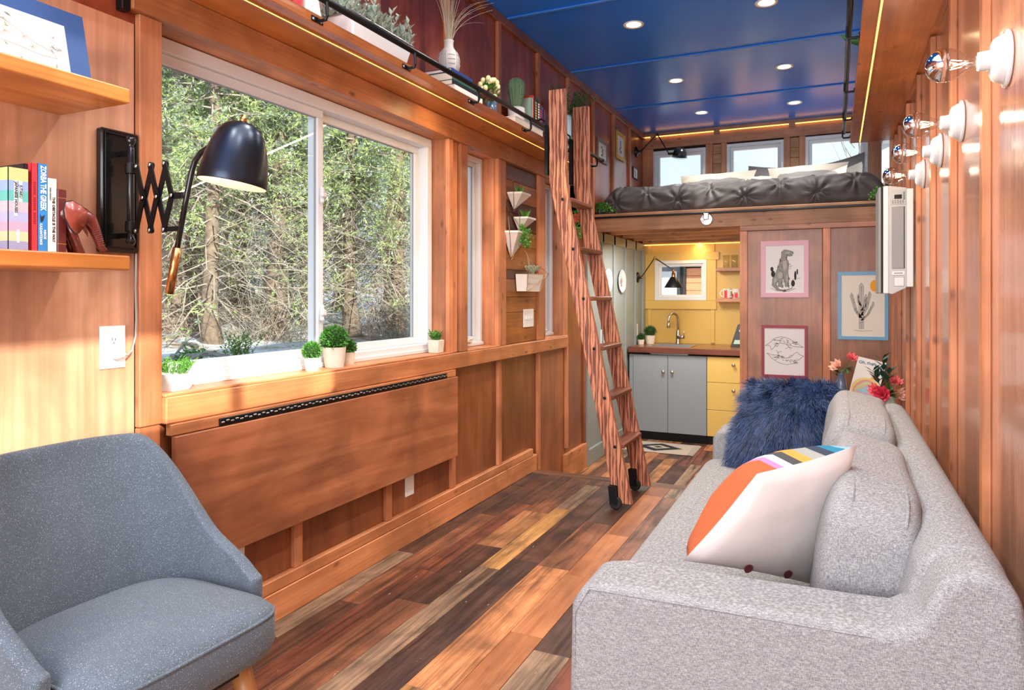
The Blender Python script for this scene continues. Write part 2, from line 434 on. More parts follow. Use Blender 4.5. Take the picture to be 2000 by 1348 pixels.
def linen(name, c1, c2, c3):
    m, nt, b = nm(name)
    a = noise_(nt, coords(nt, (900, 900, 130)), 1.0, 2); d = noise_(nt, coords(nt, (140, 140, 900)), 1.0, 2)
    r1 = ramp(nt, [(0.36, L(c2)), (0.52, L(c1)), (0.66, L(c3))]); nt.links.new(a, r1.inputs[0]); r2 = ramp(nt, [(0.36, L(c2)), (0.52, L(c1)), (0.66, L(c3))]); nt.links.new(d, r2.inputs[0])
    col = mix(nt, r1.outputs[0], r2.outputs[0], 0.5)
    f = noise_(nt, coords(nt, (420, 420, 420)), 1.0, 2); rf = ramp(nt, [(0.30, (0.55,) * 3), (0.42, (1.0,) * 3)]); nt.links.new(f, rf.inputs[0]); col = mix(nt, col, rf.outputs[0], 0.8, 'MULTIPLY')
    nt.links.new(col, b.inputs['Base Color']); b.inputs['Roughness'].default_value = 0.95; b.inputs['Specular IOR Level'].default_value = 0.15
    bump(nt, b, f, 0.3, 0.001); return m
M['sofa'] = linen('sofa_linen', (146, 146, 147), (104, 103, 103), (184, 184, 184))
M['chair'] = fabric('chair_tweed', (106, 118, 128), (72, 84, 94), 600, fleck=((205, 208, 208), 230), fl=0.75)
M['duvet'] = plain('duvet_cotton', (74, 69, 68), 0.6, var=0.12, vs=5, bmp=0.15, bs=300)
M['pillow_grey'] = plain('pillow_cotton', (112, 108, 106), 0.9, bmp=0.1, bs=250)
M['pillow_white'] = plain('satin_white', (204, 194, 188), 0.5, bmp=0.08, bs=200)
M['linen_white'] = plain('linen_white', (178, 166, 152), 0.9)
M['fur'] = plain('blue_fur', (44, 68, 108), 0.5, var=0.55, vs=30)
M['fur_core'] = plain('blue_hide', (20, 32, 64), 0.9)
M['white_vinyl'] = plain('white_vinyl', (222, 224, 226), 0.35)
M['white_gloss'] = plain('white_porcelain', (222, 222, 220), 0.15, coat=0.5)
M['white_matte'] = plain('white_ceramic', (232, 226, 216), 0.55, var=0.04)
M['concrete'] = plain('pale_concrete', (205, 203, 200), 0.8, var=0.08, vs=20, bmp=0.1)
M['terracotta_white'] = plain('whitewashed_pot', (222, 210, 192), 0.85, var=0.08, vs=30, bmp=0.15)
M['black'] = plain('black_metal', (26, 27, 29), 0.35, 0.6)
M['black_gloss'] = plain('black_gloss', (22, 24, 26), 0.18, 0.3, coat=0.3)
M['lampblack'] = plain('brushed_black_shade', (44, 50, 60), 0.3, 0.85)
M['dark'] = plain('dark_gap', (30, 24, 20), 0.9)
M['rubber'] = plain('black_rubber', (24, 24, 25), 0.7)
M['brass'] = plain('aged_brass', (190, 138, 84), 0.25, 1.0)
M['gold'] = plain('gold_wire', (214, 170, 116), 0.3, 1.0)
M['steel'] = plain('brushed_steel', (190, 190, 190), 0.3, 1.0)
M['chrome'] = plain('chrome', (225, 225, 228), 0.04, 1.0)
M['nickel'] = plain('satin_nickel', (196, 190, 180), 0.28, 1.0)
M['blue_paint'] = plain('ceiling_blue', (16, 122, 236), 0.27, coat=0.04, var=0.05, vs=2)
M['blue_glint'] = plain('ceiling_blue_glint', (60, 132, 220), 0.3)  # lighter than the panels: glint on the battens put into the colour
M['grey_paint'] = plain('wall_grey_green', (142, 150, 148), 0.45)
M['grey_cab'] = plain('cabinet_grey', (142, 148, 154), 0.4)
M['yellow'] = plain('yellow_paint', (214, 176, 88), 0.45)
M['yellow_cab'] = plain('cabinet_yellow', (220, 184, 98), 0.4)
M['plastic_white'] = plain('white_plastic', (240, 240, 240), 0.35)
M['plastic_grey'] = plain('appliance_grey', (190, 188, 184), 0.4)
M['plastic_lgrey'] = plain('appliance_white', (226, 225, 221), 0.35)
M['plastic_dgrey'] = plain('appliance_vent', (150, 148, 146), 0.5)
M['lcd'] = plain('display_black', (20, 22, 24), 0.1)
M['paper'] = plain('drawing_paper', (232, 230, 226), 0.8)
M['paper_cream'] = plain('cream_paper', (230, 224, 208), 0.8)
M['ink'] = plain('ink', (48, 46, 48), 0.8)
M['ink_grey'] = plain('ink_wash', (150, 148, 138), 0.8)
M['ink_soft'] = plain('ink_soft', (158, 152, 148), 0.8)
M['peach'] = plain('peach_ink', (226, 196, 184), 0.8)
M['green_ink'] = plain('green_ink', (110, 140, 90), 0.8)
M['pink_frame'] = plain('pink_frame', (226, 172, 184), 0.5)
M['red_frame'] = plain('crimson_frame', (150, 40, 52), 0.45)
M['blue_frame'] = plain('sky_frame', (112, 170, 202), 0.5)
M['navy_mat'] = plain('navy_mat', (28, 70, 126), 0.6)
M['orange_sun'] = plain('orange_ink', (240, 168, 44), 0.8)
M['grey_frame'] = plain('grey_frame', (140, 128, 120), 0.5)
M['mustard'] = plain('mustard_frame', (212, 168, 60), 0.5)
M['leaf_bright'] = plain('leaf_bright', (70, 132, 40), 0.5, var=0.35, vs=40)
M['leaf_dark'] = plain('leaf_dark', (44, 92, 34), 0.5, var=0.35, vs=30)
M['leaf_grass'] = plain('leaf_grass', (88, 150, 52), 0.5, var=0.3, vs=40)
M['leaf_sage'] = plain('leaf_sage', (166, 184, 168), 0.75, var=0.15, vs=30)
M['leaf_tropic'] = plain('leaf_blue_green', (36, 84, 66), 0.4, var=0.2, vs=20)
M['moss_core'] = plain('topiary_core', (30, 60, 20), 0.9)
M['soil'] = plain('soil', (60, 44, 32), 0.95)
M['straw'] = plain('dry_grass', (190, 174, 146), 0.8, var=0.1)
M['airplant'] = plain('air_plant', (176, 184, 158), 0.8)
M['cactus'] = plain('cactus_green', (98, 130, 92), 0.6, var=0.1)
M['spine'] = plain('cactus_spine', (226, 220, 200), 0.8)
M['succ'] = plain('snake_plant', (52, 108, 50), 0.4, var=0.5, vs=30)
M['rose_pink'] = plain('rose_coral', (238, 110, 112), 0.6, var=0.15, vs=40)
M['rose_deep'] = plain('rose_deep', (222, 60, 92), 0.6, var=0.15, vs=40)
M['rose_peach'] = plain('rose_peach', (246, 196, 170), 0.6, var=0.1, vs=40)
M['cream_flower'] = plain('cream_flower', (236, 228, 168), 0.7, var=0.1, vs=40)
M['celadon'] = plain('celadon', (196, 212, 190), 0.3, coat=0.4)
M['vase_blue'] = plain('vase_slate', (96, 116, 138), 0.2, coat=0.5)
M['vase_sky'] = plain('vase_light_blue', (176, 206, 210), 0.4)
M['vase_carved'] = plain('vase_carved', (205, 200, 192), 0.6)
M['vase_groove'] = plain('vase_groove', (150, 144, 138), 0.8)
M['leather'] = plain('oxblood_leather', (94, 30, 26), 0.28, var=0.4, vs=25, coat=0.4, bmp=0.1, bs=90)
M['leather_board'] = plain('oxblood_board', (96, 36, 34), 0.4, var=0.2, vs=15)
M['b_red'] = plain('book_red', (216, 52, 60), 0.5)
M['b_blue'] = plain('book_blue', (46, 132, 200), 0.5)
M['b_white'] = plain('book_white', (238, 232, 224), 0.6)
M['b_black'] = plain('book_black', (34, 32, 36), 0.5)
M['b_maroon'] = plain('book_maroon', (104, 26, 38), 0.5)
M['b_navy'] = plain('book_navy', (36, 62, 130), 0.5)
M['b_green'] = plain('book_green', (32, 110, 78), 0.5)
M['b_orange'] = plain('book_orange', (220, 72, 44), 0.5)
M['b_mint'] = plain('book_mint', (176, 200, 178), 0.6)
M['pages'] = plain('book_pages', (232, 222, 202), 0.9, var=0.05, vs=200)
M['t_white'] = plain('print_white', (245, 245, 240), 0.6)
M['t_black'] = plain('print_black', (30, 30, 34), 0.6)
M['t_gold'] = plain('print_gold', (220, 180, 90), 0.6)
M['t_dred'] = plain('print_dark_red', (120, 20, 34), 0.6)
M['t_teal'] = plain('print_teal', (90, 130, 150), 0.6)
M['wool_o'] = plain('wool_rust', (196, 96, 44), 0.95, bmp=0.5, bs=260, var=0.15, vs=60)
M['bark'] = plain('cedar_bark', (128, 112, 96), 0.95, var=0.4, vs=14, bmp=0.6, bs=25)
M['twig'] = plain('dry_twig', (166, 156, 142), 0.95, var=0.3, vs=10)
M['foliage'] = plain('cedar_foliage', (158, 176, 112), 0.8, var=0.42, vs=2.5)
M['snowleaf'] = plain('snow_on_leaf', (236, 242, 250), 0.8)
M['siding_o'] = plain('orange_siding', (232, 160, 116), 0.8, var=0.1)
M['siding_g'] = plain('grey_siding', (140, 146, 152), 0.8)
M['foil'] = plain('white_sheathing', (224, 226, 230), 0.6, var=0.1)
def emis(name, c, s):
    m, nt, b = nm(name); b.inputs['Base Color'].default_value = (*L(c), 1); b.inputs['Emission Color'].default_value = (*L(c), 1); b.inputs['Emission Strength'].default_value = s; return m
M['led_warm'] = emis('led_warm', (255, 182, 84), 1.8)
M['led_can'] = emis('can_light', (255, 232, 190), 3.0)
M['filament'] = emis('filament', (255, 226, 180), 14.0)
M['shade_in'] = emis('shade_inner', (255, 214, 170), 0.55)
def glass(name, tint=(1, 1, 1), rough=0.0, refl=1.0):
    m, nt, b = nm(name); nt.nodes.remove(b)
    out = [n for n in nt.nodes if n.type == 'OUTPUT_MATERIAL'][0]
    tr = N(nt, 'ShaderNodeBsdfTransparent'); tr.inputs[0].default_value = (*tint, 1)
    gl = N(nt, 'ShaderNodeBsdfGlossy'); gl.inputs['Roughness'].default_value = rough
    # Schlick reflectance, the same from either side of the sheet
    ge = N(nt, 'ShaderNodeNewGeometry'); dp = N(nt, 'ShaderNodeVectorMath', operation='DOT_PRODUCT')
    nt.links.new(ge.outputs['Normal'], dp.inputs[0]); nt.links.new(ge.outputs['Incoming'], dp.inputs[1])
    ab = N(nt, 'ShaderNodeMath', operation='ABSOLUTE'); nt.links.new(dp.outputs['Value'], ab.inputs[0])
    iv = N(nt, 'ShaderNodeMath', operation='SUBTRACT'); iv.inputs[0].default_value = 1.0; nt.links.new(ab.outputs[0], iv.inputs[1])
    pw = N(nt, 'ShaderNodeMath', operation='POWER'); pw.inputs[1].default_value = 5.0; nt.links.new(iv.outputs[0], pw.inputs[0])
    mu = N(nt, 'ShaderNodeMath', operation='MULTIPLY_ADD'); mu.inputs[1].default_value = 0.6 * refl; mu.inputs[2].default_value = 0.025 * refl; mu.use_clamp = True
    nt.links.new(pw.outputs[0], mu.inputs[0])
    ms = N(nt, 'ShaderNodeMixShader'); nt.links.new(mu.outputs[0], ms.inputs[0])
    nt.links.new(tr.outputs[0], ms.inputs[1]); nt.links.new(gl.outputs[0], ms.inputs[2]); nt.links.new(ms.outputs[0], out.inputs[0])
    return m
M['glass'] = glass('window_glass', (0.96, 0.98, 0.97), refl=1.3)
M['bulb_glass'] = glass('bulb_glass', (0.94, 0.92, 0.9), refl=3.0)
M['tumbler'] = glass('tumbler_glass', (0.96, 0.97, 0.95), refl=2.5)
def snow_mat():
    m, nt, b = nm('snowy_ground')
    f = noise_(nt, coords(nt), 0.9, 8, 0.6, 0.7); r = ramp(nt, [(0.40, L((150, 128, 96))), (0.47, L((210, 206, 200))), (0.52, L((240, 244, 250)))]); nt.links.new(f, r.inputs[0])
    nt.links.new(r.outputs[0], b.inputs['Base Color']); b.inputs['Roughness'].default_value = 0.9; bump(nt, b, f, 0.6, 0.1); return m
M['snow'] = snow_mat()
def stripes_mat():
    m, nt, b = nm('knit_stripes')
    t = N(nt, 'ShaderNodeTexCoord'); sp = N(nt, 'ShaderNodeSeparateXYZ'); nt.links.new(t.outputs['UV'], sp.inputs[0])
    cols = [(0.0, (178, 88, 46)), (0.12, (178, 88, 46)), (0.20, (232, 122, 168)), (0.27, (190, 204, 226)), (0.36, (64, 66, 66)), (0.46, (240, 146, 60)), (0.56, (150, 152, 146)), (0.68, (38, 54, 74)), (0.78, (20, 120, 150)), (0.88, (140, 180, 220)), (0.95, (228, 222, 214))]
    r = ramp(nt, [(p, L(c)) for p, c in cols]); r.color_ramp.interpolation = 'CONSTANT'
    nt.links.new(sp.outputs[0], r.inputs[0]); nt.links.new(r.outputs[0], b.inputs['Base Color']); b.inputs['Roughness'].default_value = 0.95
    bump(nt, b, noise_(nt, coords(nt, (300, 300, 90)), 1.0, 2), 0.5, 0.003)
    return m
M['stripes'] = stripes_mat()

# ================================================================ SETTING
def struct_root(name, label):
    o = bpy.data.objects.new(name, None); COL.objects.link(o); WM[o] = Matrix.Identity(4); o.empty_display_size = 0.1
    return tag(o, label, name.split('_')[0], None, 'structure')
def B(name, x0, x1, y0, y1, z0, z1, mat, parent, c=0.0025, **k):
    return mk(name, MB().cbox(x0, x1, y0, y1, z0, z1, c), mat, parent, **k)
CEIL = 2.93; YF = 7.46; YS = 4.43; ZK = -0.22; XW = 2.29; ZL = 1.887

# ---- floor planks
fl = struct_root('floor', 'reclaimed wood plank floor of the living room')
mk('subfloor', MB().box(-0.02, XW + 0.02, -1.75, YS - 0.1, -0.06, -0.02), M['dark'], fl)
x = 0.0
Rf = random.Random(21)
while x < XW - 0.01:
    w = Rf.choice([0.10, 0.12, 0.13, 0.14]); 
    if XW - x - w < 0.04: w = XW - x
    if x < 0.84 < x + w + 0.05: w = 0.84 - x if 0.84 - x > 0.03 else 0.12
    orange = abs(x - 0.84) < 0.003
    if orange: w = 0.125
    y = -1.7 + Rf.uniform(-0.6, 0)
    while y < YS - 0.1:
        ln = Rf.uniform(0.45, 1.25); y1 = min(y + ln, YS - 0.1)
        if YS - 0.1 - y1 < 0.12: y1 = YS - 0.1
        if y1 > -1.2:
            dz = Rf.uniform(-0.0012, 0.0008)
            B('plank', x + 0.0007, x + w - 0.0007, max(y, -1.7) + 0.0008, y1 - 0.0008, -0.02, dz, M['floor_orange'] if orange else M['floor'], fl, 0.0012)
        y = y1
    x += w
B('step_nosing', 0, XW, YS - 0.099, YS, -0.03, 0.002, wood('nosing_wood', (150, 104, 76), (100, 64, 44), 'x', 0.4, grain=1.2), fl, 0.006, label='wooden nosing board across the step edge')
B('step_riser', 0, XW, YS - 0.03, YS - 0.005, ZK, -0.03, M['floor'], fl)
fk = struct_root('floor_kitchen', 'lower reclaimed plank floor in the kitchen')
mk('subfloor', MB().box(0, XW, YS - 0.1, YF, ZK - 0.06, ZK - 0.02), M['dark'], fk)
x = 0.0
while x < XW - 0.01:
    w = Rf.choice([0.09, 0.11, 0.13]); w = min(w, XW - x)
    y = YS - 0.02 - Rf.uniform(0, 0.4)
    while y < 6.95:
        y1 = min(y + Rf.uniform(0.5, 1.2), 6.95)
        if x < 1.45: B('plank', x + 0.0007, x + w - 0.0007, max(y, YS - 0.02), y1 - 0.001, ZK - 0.02, ZK + Rf.uniform(-0.001, 0.0005), M['floor'], fk, 0.0012)
        y = y1
    x += w

# ---- left wall: backing with openings, then every board by itself
wl = struct_root('wall_left', 'long left wall clad in stained plywood panels and pine battens')
W1 = (1.49, 3.23, 0.885, 2.035); W2 = (3.44, 3.82, 0.885, 2.035); W3 = (4.60, 5.0, 0.885, 2.035)
def wall_x(x0, x1, y0, y1, z0, z1, holes):
    mb = MB(); ys = sorted({y0, y1} | {h[i] for h in holes for i in (0, 1)})
    for a, b in zip(ys, ys[1:]):
        hs = sorted((h[2], h[3]) for h in holes if h[0] < b - 1e-6 and h[1] > a + 1e-6); z = z0
        for h0, h1 in hs:
            if h0 > z: mb.box(x0, x1, a, b, z, h0)
            z = h1
        if z < z1: mb.box(x0, x1, a, b, z, z1)
    return mb
mk('backing', wall_x(-0.2, -0.006, -1.75, YF + 0.1, -0.5, CEIL + 0.1, [W1, W2, W3]), M['dark'], wl)
mk('outer_cladding', wall_x(-0.22, -0.2, -1.75, YF + 0.1, -0.6, CEIL + 0.15, [(a, b, c + 0.03, d - 0.03) for a, b, c, d in (W1, W2, W3)]), M['siding_g'], wl)
def panelx(y0, y1, z0, z1, mat, x0=-0.006, x1=0.0, p=wl): return B('panel', x0, x1, y0, y1, z0, z1, mat, p, 0.0005)
panelx(-1.7, 0.2, 0.155, 2.87, M['ply']); panelx(0.2, 1.412, 0.155, 2.0, M['ply']); panelx(0.2, 1.48, 2.0, 2.87, M['ply_mahog'])
B('trim_board', 0, 0.022, 1.413, 1.49, 0.802, 2.03, M['trim'], wl)
B('trim_board', 0, 0.018, 1.413, 1.487, 0.155, 0.80, M['trim'], wl)
B('header_board', 0, 0.04, 1.38, 5.04, 2.03, 2.128, M['trim_y'], wl)
B('header_end_block', 0, 0.03, 1.352, 1.379, 2.02, 2.128, M['black'], wl)
# panels under the rail
lb = [1.487, 2.09, 2.69, 3.29, 3.865, 4.49, 5.06]
for a, b in zip(lb, lb[1:]):
    panelx(a, b - 0.001, ZK if a > 4.4 else 0.1, 0.80, M['ply_dark'])
for y in lb[1:-1]: B('batten', 0.0, 0.022, y - 0.022, y + 0.022, 0.155 if y < 4.4 else ZK, 0.80, M['trim'], wl)
B('batten', 0.0, 0.022, 5.035, 5.075, ZK + 0.24, 0.80, M['trim'], wl)
B('rail_board', 0.0, 0.04, 1.49, 5.02, 0.80, 0.883, M['trim_y'], wl, 0.004)
B('sill_board', -0.19, 0.036, 1.49, 3.23, 0.883, 0.893, M['trim_y'], wl)
# window reveals
for (a, b, c, d) in (W1, W2, W3):
    B('reveal_board', -0.19, 0.0, b - 0.001, b + 0.012, c, d, M['trim'], wl)
    B('reveal_board', -0.19, 0.0, a - 0.012, a + 0.001, c, d, M['trim'], wl)
    B('reveal_board', -0.19, 0.0, a, b, d - 0.004, d + 0.012, M['trim_y'], wl)
for a, b in ((3.435, 3.83), (4.58, 5.02)): B('sill_board', -0.19, 0.036, a, b, 0.883, 0.891, M['trim_y'], wl)
# stiles between windows
B('stile', 0.0, 0.026, 3.232, 3.275, 0.885, 2.03, M['trim'], wl); B('stile', 0.0, 0.012, 3.277, 3.345, 0.885, 2.03, M['trim'], wl)
B('stile', 0.0, 0.026, 3.36, 3.44, 0.885, 2.03, M['trim'], wl)
B('stile', 0.0, 0.03, 3.822, 3.86, 0.885, 2.03, M['trim'], wl); B('stile', 0.0, 0.024, 3.863, 3.945, 0.885, 2.03, M['trim'], wl)
B('stile', 0.0, 0.024, 4.475, 4.595, 0.885, 2.03, M['trim'], wl); B('stile', 0.0, 0.024, 4.995, 5.05, 0.8, 2.13, M['trim'], wl)
panelx(5.05, 5.49, ZK, 2.15, M['ply_dark'])
B('batten', 0.0, 0.02, 5.455, 5.49, ZK, 1.74, M['ply_dark'], wl)
# cedar planks behind the hanging planters
zz = 0.885; Rp = random.Random(5)
hts = [0.20, 0.10, 0.115, 0.06, 0.155, 0.10, 0.11, 0.075, 0.13, 0.105]
pm = [wood('plank_warm', (190, 118, 60), (140, 78, 36), 'y', 0.38, knots=0.6, vary=0.12), wood('plank_dark', (116, 66, 52), (74, 40, 34), 'y', 0.38, vary=0.1)]
pi = [0, 0, 0, 1, 0, 0, 1, 1, 0, 1, 0]
for i, h in enumerate(hts):
    z1 = min(zz + h, 2.03)
    B('plank', -0.006, 0.004 + Rp.uniform(0, 0.003), 3.945, 4.475, zz + 0.0008, z1 - 0.0008, pm[pi[i]], wl, 0.002); zz = z1
# upper mahogany ply, battens and top trim
ub = [1.35, 1.97, 2.6, 3.235, 3.86, 4.485, 5.085, 5.70, 6.30, 6.87, YF]
for i, (a, b) in enumerate(zip(ub, ub[1:])): panelx(a, b - 0.001, 2.13 if b < 5.2 else 1.75, 2.90, M['ply_mahog'])
for y in ub[:-1]: B('batten', 0.0, 0.022, y - 0.022, y + 0.022, 2.17 if y < 4.95 else 1.885, 2.875, M['trim'], wl)
B('top_trim', 0.0, 0.026, 1.3, YF, 2.872, CEIL, M['ply_dark'], wl)
bl = struct_root('baseboard_left', 'two-board pine baseboard along the left wall')
B('board', 0.0, 0.034, -1.7, 4.42, 0.0, 0.108, M['trim_y'], bl, 0.003); B('board', 0.0, 0.03, 1.49, 4.36, 0.109, 0.155, M['trim_y'], bl, 0.003)
B('board', 0.0, 0.03, 5.0, 5.49, ZK, -0.02, M['trim_y'], bl, 0.003)

# ---- windows (white vinyl)
def vinyl_window(idx, y0, y1, z0, z1, xf=-0.075, slider=False, label='', crank=False):
    w = struct_root('window_%d' % idx, label)
    V = M['white_vinyl']; f = 0.045 if slider else 0.028
    B('frame', xf - 0.10, xf, y0, y1, z0, z0 + f, V, w); B('frame', xf - 0.10, xf, y0, y1, z1 - f, z1, V, w)
    B('frame', xf - 0.10, xf, y0, y0 + f, z0 + f, z1 - f, V, w); B('frame', xf - 0.10, xf, y1 - f, y1, z0 + f, z1 - f, V, w)
    B('outer_lip', xf - 0.012, xf + 0.01, y0, y1, z0, z0 + 0.02, V, w)
    def sash(a, b, x, s=0.035 if slider else 0.026):
        c0, c1 = z0 + f, z1 - f
        B('sash', x - 0.03, x, a, b, c0, c0 + s, V, w); B('sash', x - 0.03, x, a, b, c1 - s, c1, V, w)
        B('sash', x - 0.03, x, a, a + s, c0 + s, c1 - s, V, w); B('sash', x - 0.03, x, b - s, b, c0 + s, c1 - s, V, w)
        mk('pane', MB().box(x - 0.017, x - 0.013, a + s, b - s, c0 + s, c1 - s), M['glass'], w)
        mk('gasket', MB().box(x - 0.02, x - 0.011, a + s - 0.001, a + s + 0.003, c0 + s, c1 - s).box(x - 0.02, x - 0.011, b - s - 0.003, b - s + 0.001, c0 + s, c1 - s).box(x - 0.02, x - 0.011, a + s, b - s, c1 - s - 0.003, c1 - s + 0.001), M['plastic_dgrey'], w)
    if slider:
        ym = 2.365
        sash(y0 + f, ym + 0.005, xf - 0.02); sash(ym - 0.02, y1 - f, xf - 0.055)
        for z in (1.12, 1.62):
            mk('latch', MB().cbox(xf - 0.02, xf - 0.002, ym - 0.022, ym - 0.004, z - 0.035, z + 0.035, 0.006).cbox(xf - 0.012, xf + 0.006, ym - 0.03, ym, z - 0.012, z + 0.014, 0.005), M['white_gloss'], w)
    else:
        sash(y0 + f, y1 - f, xf - 0.03)
        if crank: mk('crank_handle', MB().cbox(xf - 0.02, xf + 0.02, (y0 + y1) / 2 - 0.06, (y0 + y1) / 2 + 0.02, z0 + f - 0.004, z0 + f + 0.012, 0.005).tube([(xf + 0.01, (y0 + y1) / 2 - 0.04, z0 + f + 0.01), (xf + 0.02, (y0 + y1) / 2 + 0.02, z0 + f + 0.02)], 0.006), M['white_gloss'], w)
    return w
vinyl_window(1, 1.50, 3.222, 0.893, 2.028, slider=True, label='large white sliding window with two panes over the drop-leaf table')
vinyl_window(2, 3.45, 3.81, 0.893, 2.028, label='narrow white casement window right of the large window', crank=True)
vinyl_window(3, 4.61, 4.99, 0.893, 2.028, label='narrow white window behind the ladder', crank=True)

# ---- ceiling
ce = struct_root('ceiling', 'glossy blue panelled ceiling with narrow battens')
mk('backing', MB().box(-0.2, XW + 0.2, -1.75, YF + 0.1, CEIL + 0.012, CEIL + 0.12), M['dark'], ce)
cs = [-1.75, -0.9, 0.3, 1.52, 2.74, 3.955, 5.11, 6.33, YF + 0.05]
CANS = [(0.716, 4.39), (1.518, 4.39), (0.72, 5.68), (1.537, 5.68), (0.735, 6.775), (1.555, 6.775)]
for a, b in zip(cs, cs[1:]): B('panel', 0, XW, a + 0.001, b - 0.001, CEIL, CEIL + 0.012, M['blue_paint'], ce, 0.0005)
for y in cs[1:-1]: B('batten', 0.026, XW, y - 0.014, y + 0.014, CEIL - 0.01, CEIL, M['blue_glint'], ce, 0.004)

# ---- far (loft end) wall
wf = struct_root('wall_far', 'far end wall of the loft with three small windows')
F1 = (0.116, 0.665, 2.16, 2.735); F2 = (0.876, 1.422, 2.16, 2.745); F3 = (1.62, 2.169, 2.16, 2.75); FK = (0.133, 0.675, 1.142, 1.564)
def wall_y(y0, y1, x0, x1, z0, z1, holes):
    mb = MB(); xs = sorted({x0, x1} | {h[i] for h in holes for i in (0, 1)})
    for a, b in zip(xs, xs[1:]):
        hs = sorted((h[2], h[3]) for h in holes if h[0] < b - 1e-6 and h[1] > a + 1e-6); z = z0
        for h0, h1 in hs:
            if h0 > z: mb.box(a, b, y0, y1, z, h0)
            z = h1
        if z < z1: mb.box(a, b, y0, y1, z, z1)
    return mb
mk('backing', wall_y(YF + 0.006, YF + 0.14, -0.2, XW + 0.2, -0.5, CEIL + 0.1, [F1, F2, F3, FK]), M['dark'], wf)
yb = YF
def FB(n, x0, x1, z0, z1, mat, d=0.022): return B(n, x0, x1, yb - d, yb + 0.006, z0, z1, mat, wf)
FB('top_trim', 0.0, XW, 2.895, CEIL, M['trim_x'], 0.045); FB('header_board', 0.0, XW, 2.765, 2.885, M['trim_x'])
FB('sill_board', 0.0, XW, 2.05, 2.16, M['trim_x'])
for a, b in ((0.0, 0.116), (0.665, 0.735), (0.82, 0.876), (1.422, 1.48), (1.565, 1.62), (2.169, 2.29)): FB('stile', a, b, 2.16, 2.765, M['trim'])
for a, b in ((0.736, 0.819), (1.481, 1.564)):
    z = 2.16
    while z < 2.76: FB('plank', a, b, z, min(z + 0.1, 2.765) - 0.002, M['fir'], 0.008); z += 0.1
for x in (0.12, 0.78, 1.50, 2.15): FB('block', x - 0.03, x + 0.03, 2.862, 2.905, M['trim_x'], 0.05)
mk('led_strip', MB().box(0.03, XW - 0.02, YF - 0.042, YF - 0.03, 2.886, 2.893), M['led_warm'], wf, label='warm strip light under the ceiling trim')
panel_back = B('panel', 0, XW, YF - 0.004, YF + 0.006, 1.75, 2.05, M['ply_mahog'], wf)
for i, (f, lab) in enumerate(((F1, 'leftmost white loft window with open sky'), (F2, 'middle white loft window above the pillows'), (F3, 'right white loft window with bare twigs outside'))):
    w = struct_root('window_%d' % (4 + i), lab); V = M['white_vinyl']; a, b, c, d = f
    for q in ((a, b, c, c + 0.03), (a, b, d - 0.03, d), (a, a + 0.03, c + 0.03, d - 0.03), (b - 0.03, b, c + 0.03, d - 0.03)): B('frame', q[0], q[1], YF - 0.028, YF + 0.09, q[2], q[3], V, w)
    for q in ((a + 0.03, b - 0.03, c + 0.03, c + 0.06), (a + 0.03, b - 0.03, d - 0.06, d - 0.03), (a + 0.03, a + 0.06, c + 0.06, d - 0.06), (b - 0.06, b - 0.03, c + 0.06, d - 0.06)): B('sash', q[0], q[1], YF + 0.02, YF + 0.06, q[2], q[3], V, w)
    mk('pane', MB().box(a + 0.06, b - 0.06, YF + 0.038, YF + 0.042, c + 0.06, d - 0.06), M['glass'], w)
    mk('latch', MB().cbox(b - 0.026, b - 0.006, YF - 0.04, YF - 0.028, (c + d) / 2 - 0.05, (c + d) / 2 + 0.07, 0.004), M['plastic_white'], w)

# ---- kitchen walls: yellow at the end, grey at the left
wy = struct_root('wall_kitchen_far', 'yellow painted kitchen wall with raised trim around the window')
Y_ = M['yellow']
mk('panel', wall_y(YF - 0.006, YF + 0.005, 0.0, 1.21, ZK, 1.75, [FK]), Y_, wy)
def YB(n, x0, x1, z0, z1, d=0.022): return B(n, x0, x1, YF - d, YF - 0.006, z0, z1, Y_, wy)
YB('trim_board', 0.0, 0.80, 1.564, 1.645, 0.03); YB('trim_board', 0.0, 0.775, 1.048, 1.142, 0.03)
YB('trim_board', 0.02, 0.133, 1.142, 1.564, 0.028); YB('trim_board', 0.675, 0.77, 1.142, 1.564, 0.028)
for a, b in ((0.055, 0.095), (0.715, 0.755)): YB('batten', a, b, 0.70, 1.048); YB('batten', a, b, 1.645, 1.745)
mk('led_strip', MB().box(0.02, 1.2, YF - 0.055, YF - 0.045, 1.728, 1.736), M['led_warm'], wy, label='warm strip light hidden under the loft')
w = struct_root('window_7', 'small white kitchen window over the sink'); a, b, c, d = FK; V = M['white_vinyl']
for q in ((a, b, c, c + 0.035), (a, b, d - 0.035, d), (a, a + 0.035, c + 0.035, d - 0.035), (b - 0.035, b, c + 0.035, d - 0.035)): B('frame', q[0], q[1], YF - 0.035, YF + 0.08, q[2], q[3], V, w)
for q in ((a + 0.035, b - 0.035, c + 0.035, c + 0.06), (a + 0.035, b - 0.035, d - 0.06, d - 0.035), (a + 0.035, a + 0.06, c + 0.06, d - 0.06), (b - 0.06, b - 0.035, c + 0.06, d - 0.06)): B('sash', q[0], q[1], YF, YF + 0.05, q[2], q[3], V, w)
mk('pane', MB().box(a + 0.06, b - 0.06, YF + 0.028, YF + 0.032, c + 0.06, d - 0.06), M['glass'], w)
wg = struct_root('wall_kitchen_left', 'grey green painted kitchen wall with battens'); G = M['grey_paint']
B('panel', 0.0, 0.012, 5.49, YF - 0.03, ZK, 1.745, G, wg)
B('corner_trim', 0.0, 0.035, 5.49, 5.535, ZK, 1.745, G, wg)
for y in (5.95, 6.30, 6.69, 7.06): B('batten', 0.012, 0.028, y - 0.022, y + 0.022, ZK + 0.12, 1.745, G, wg)
B('corner_trim', 0.012, 0.034, 7.33, 7.43, 0.70, 1.72, G, wg)
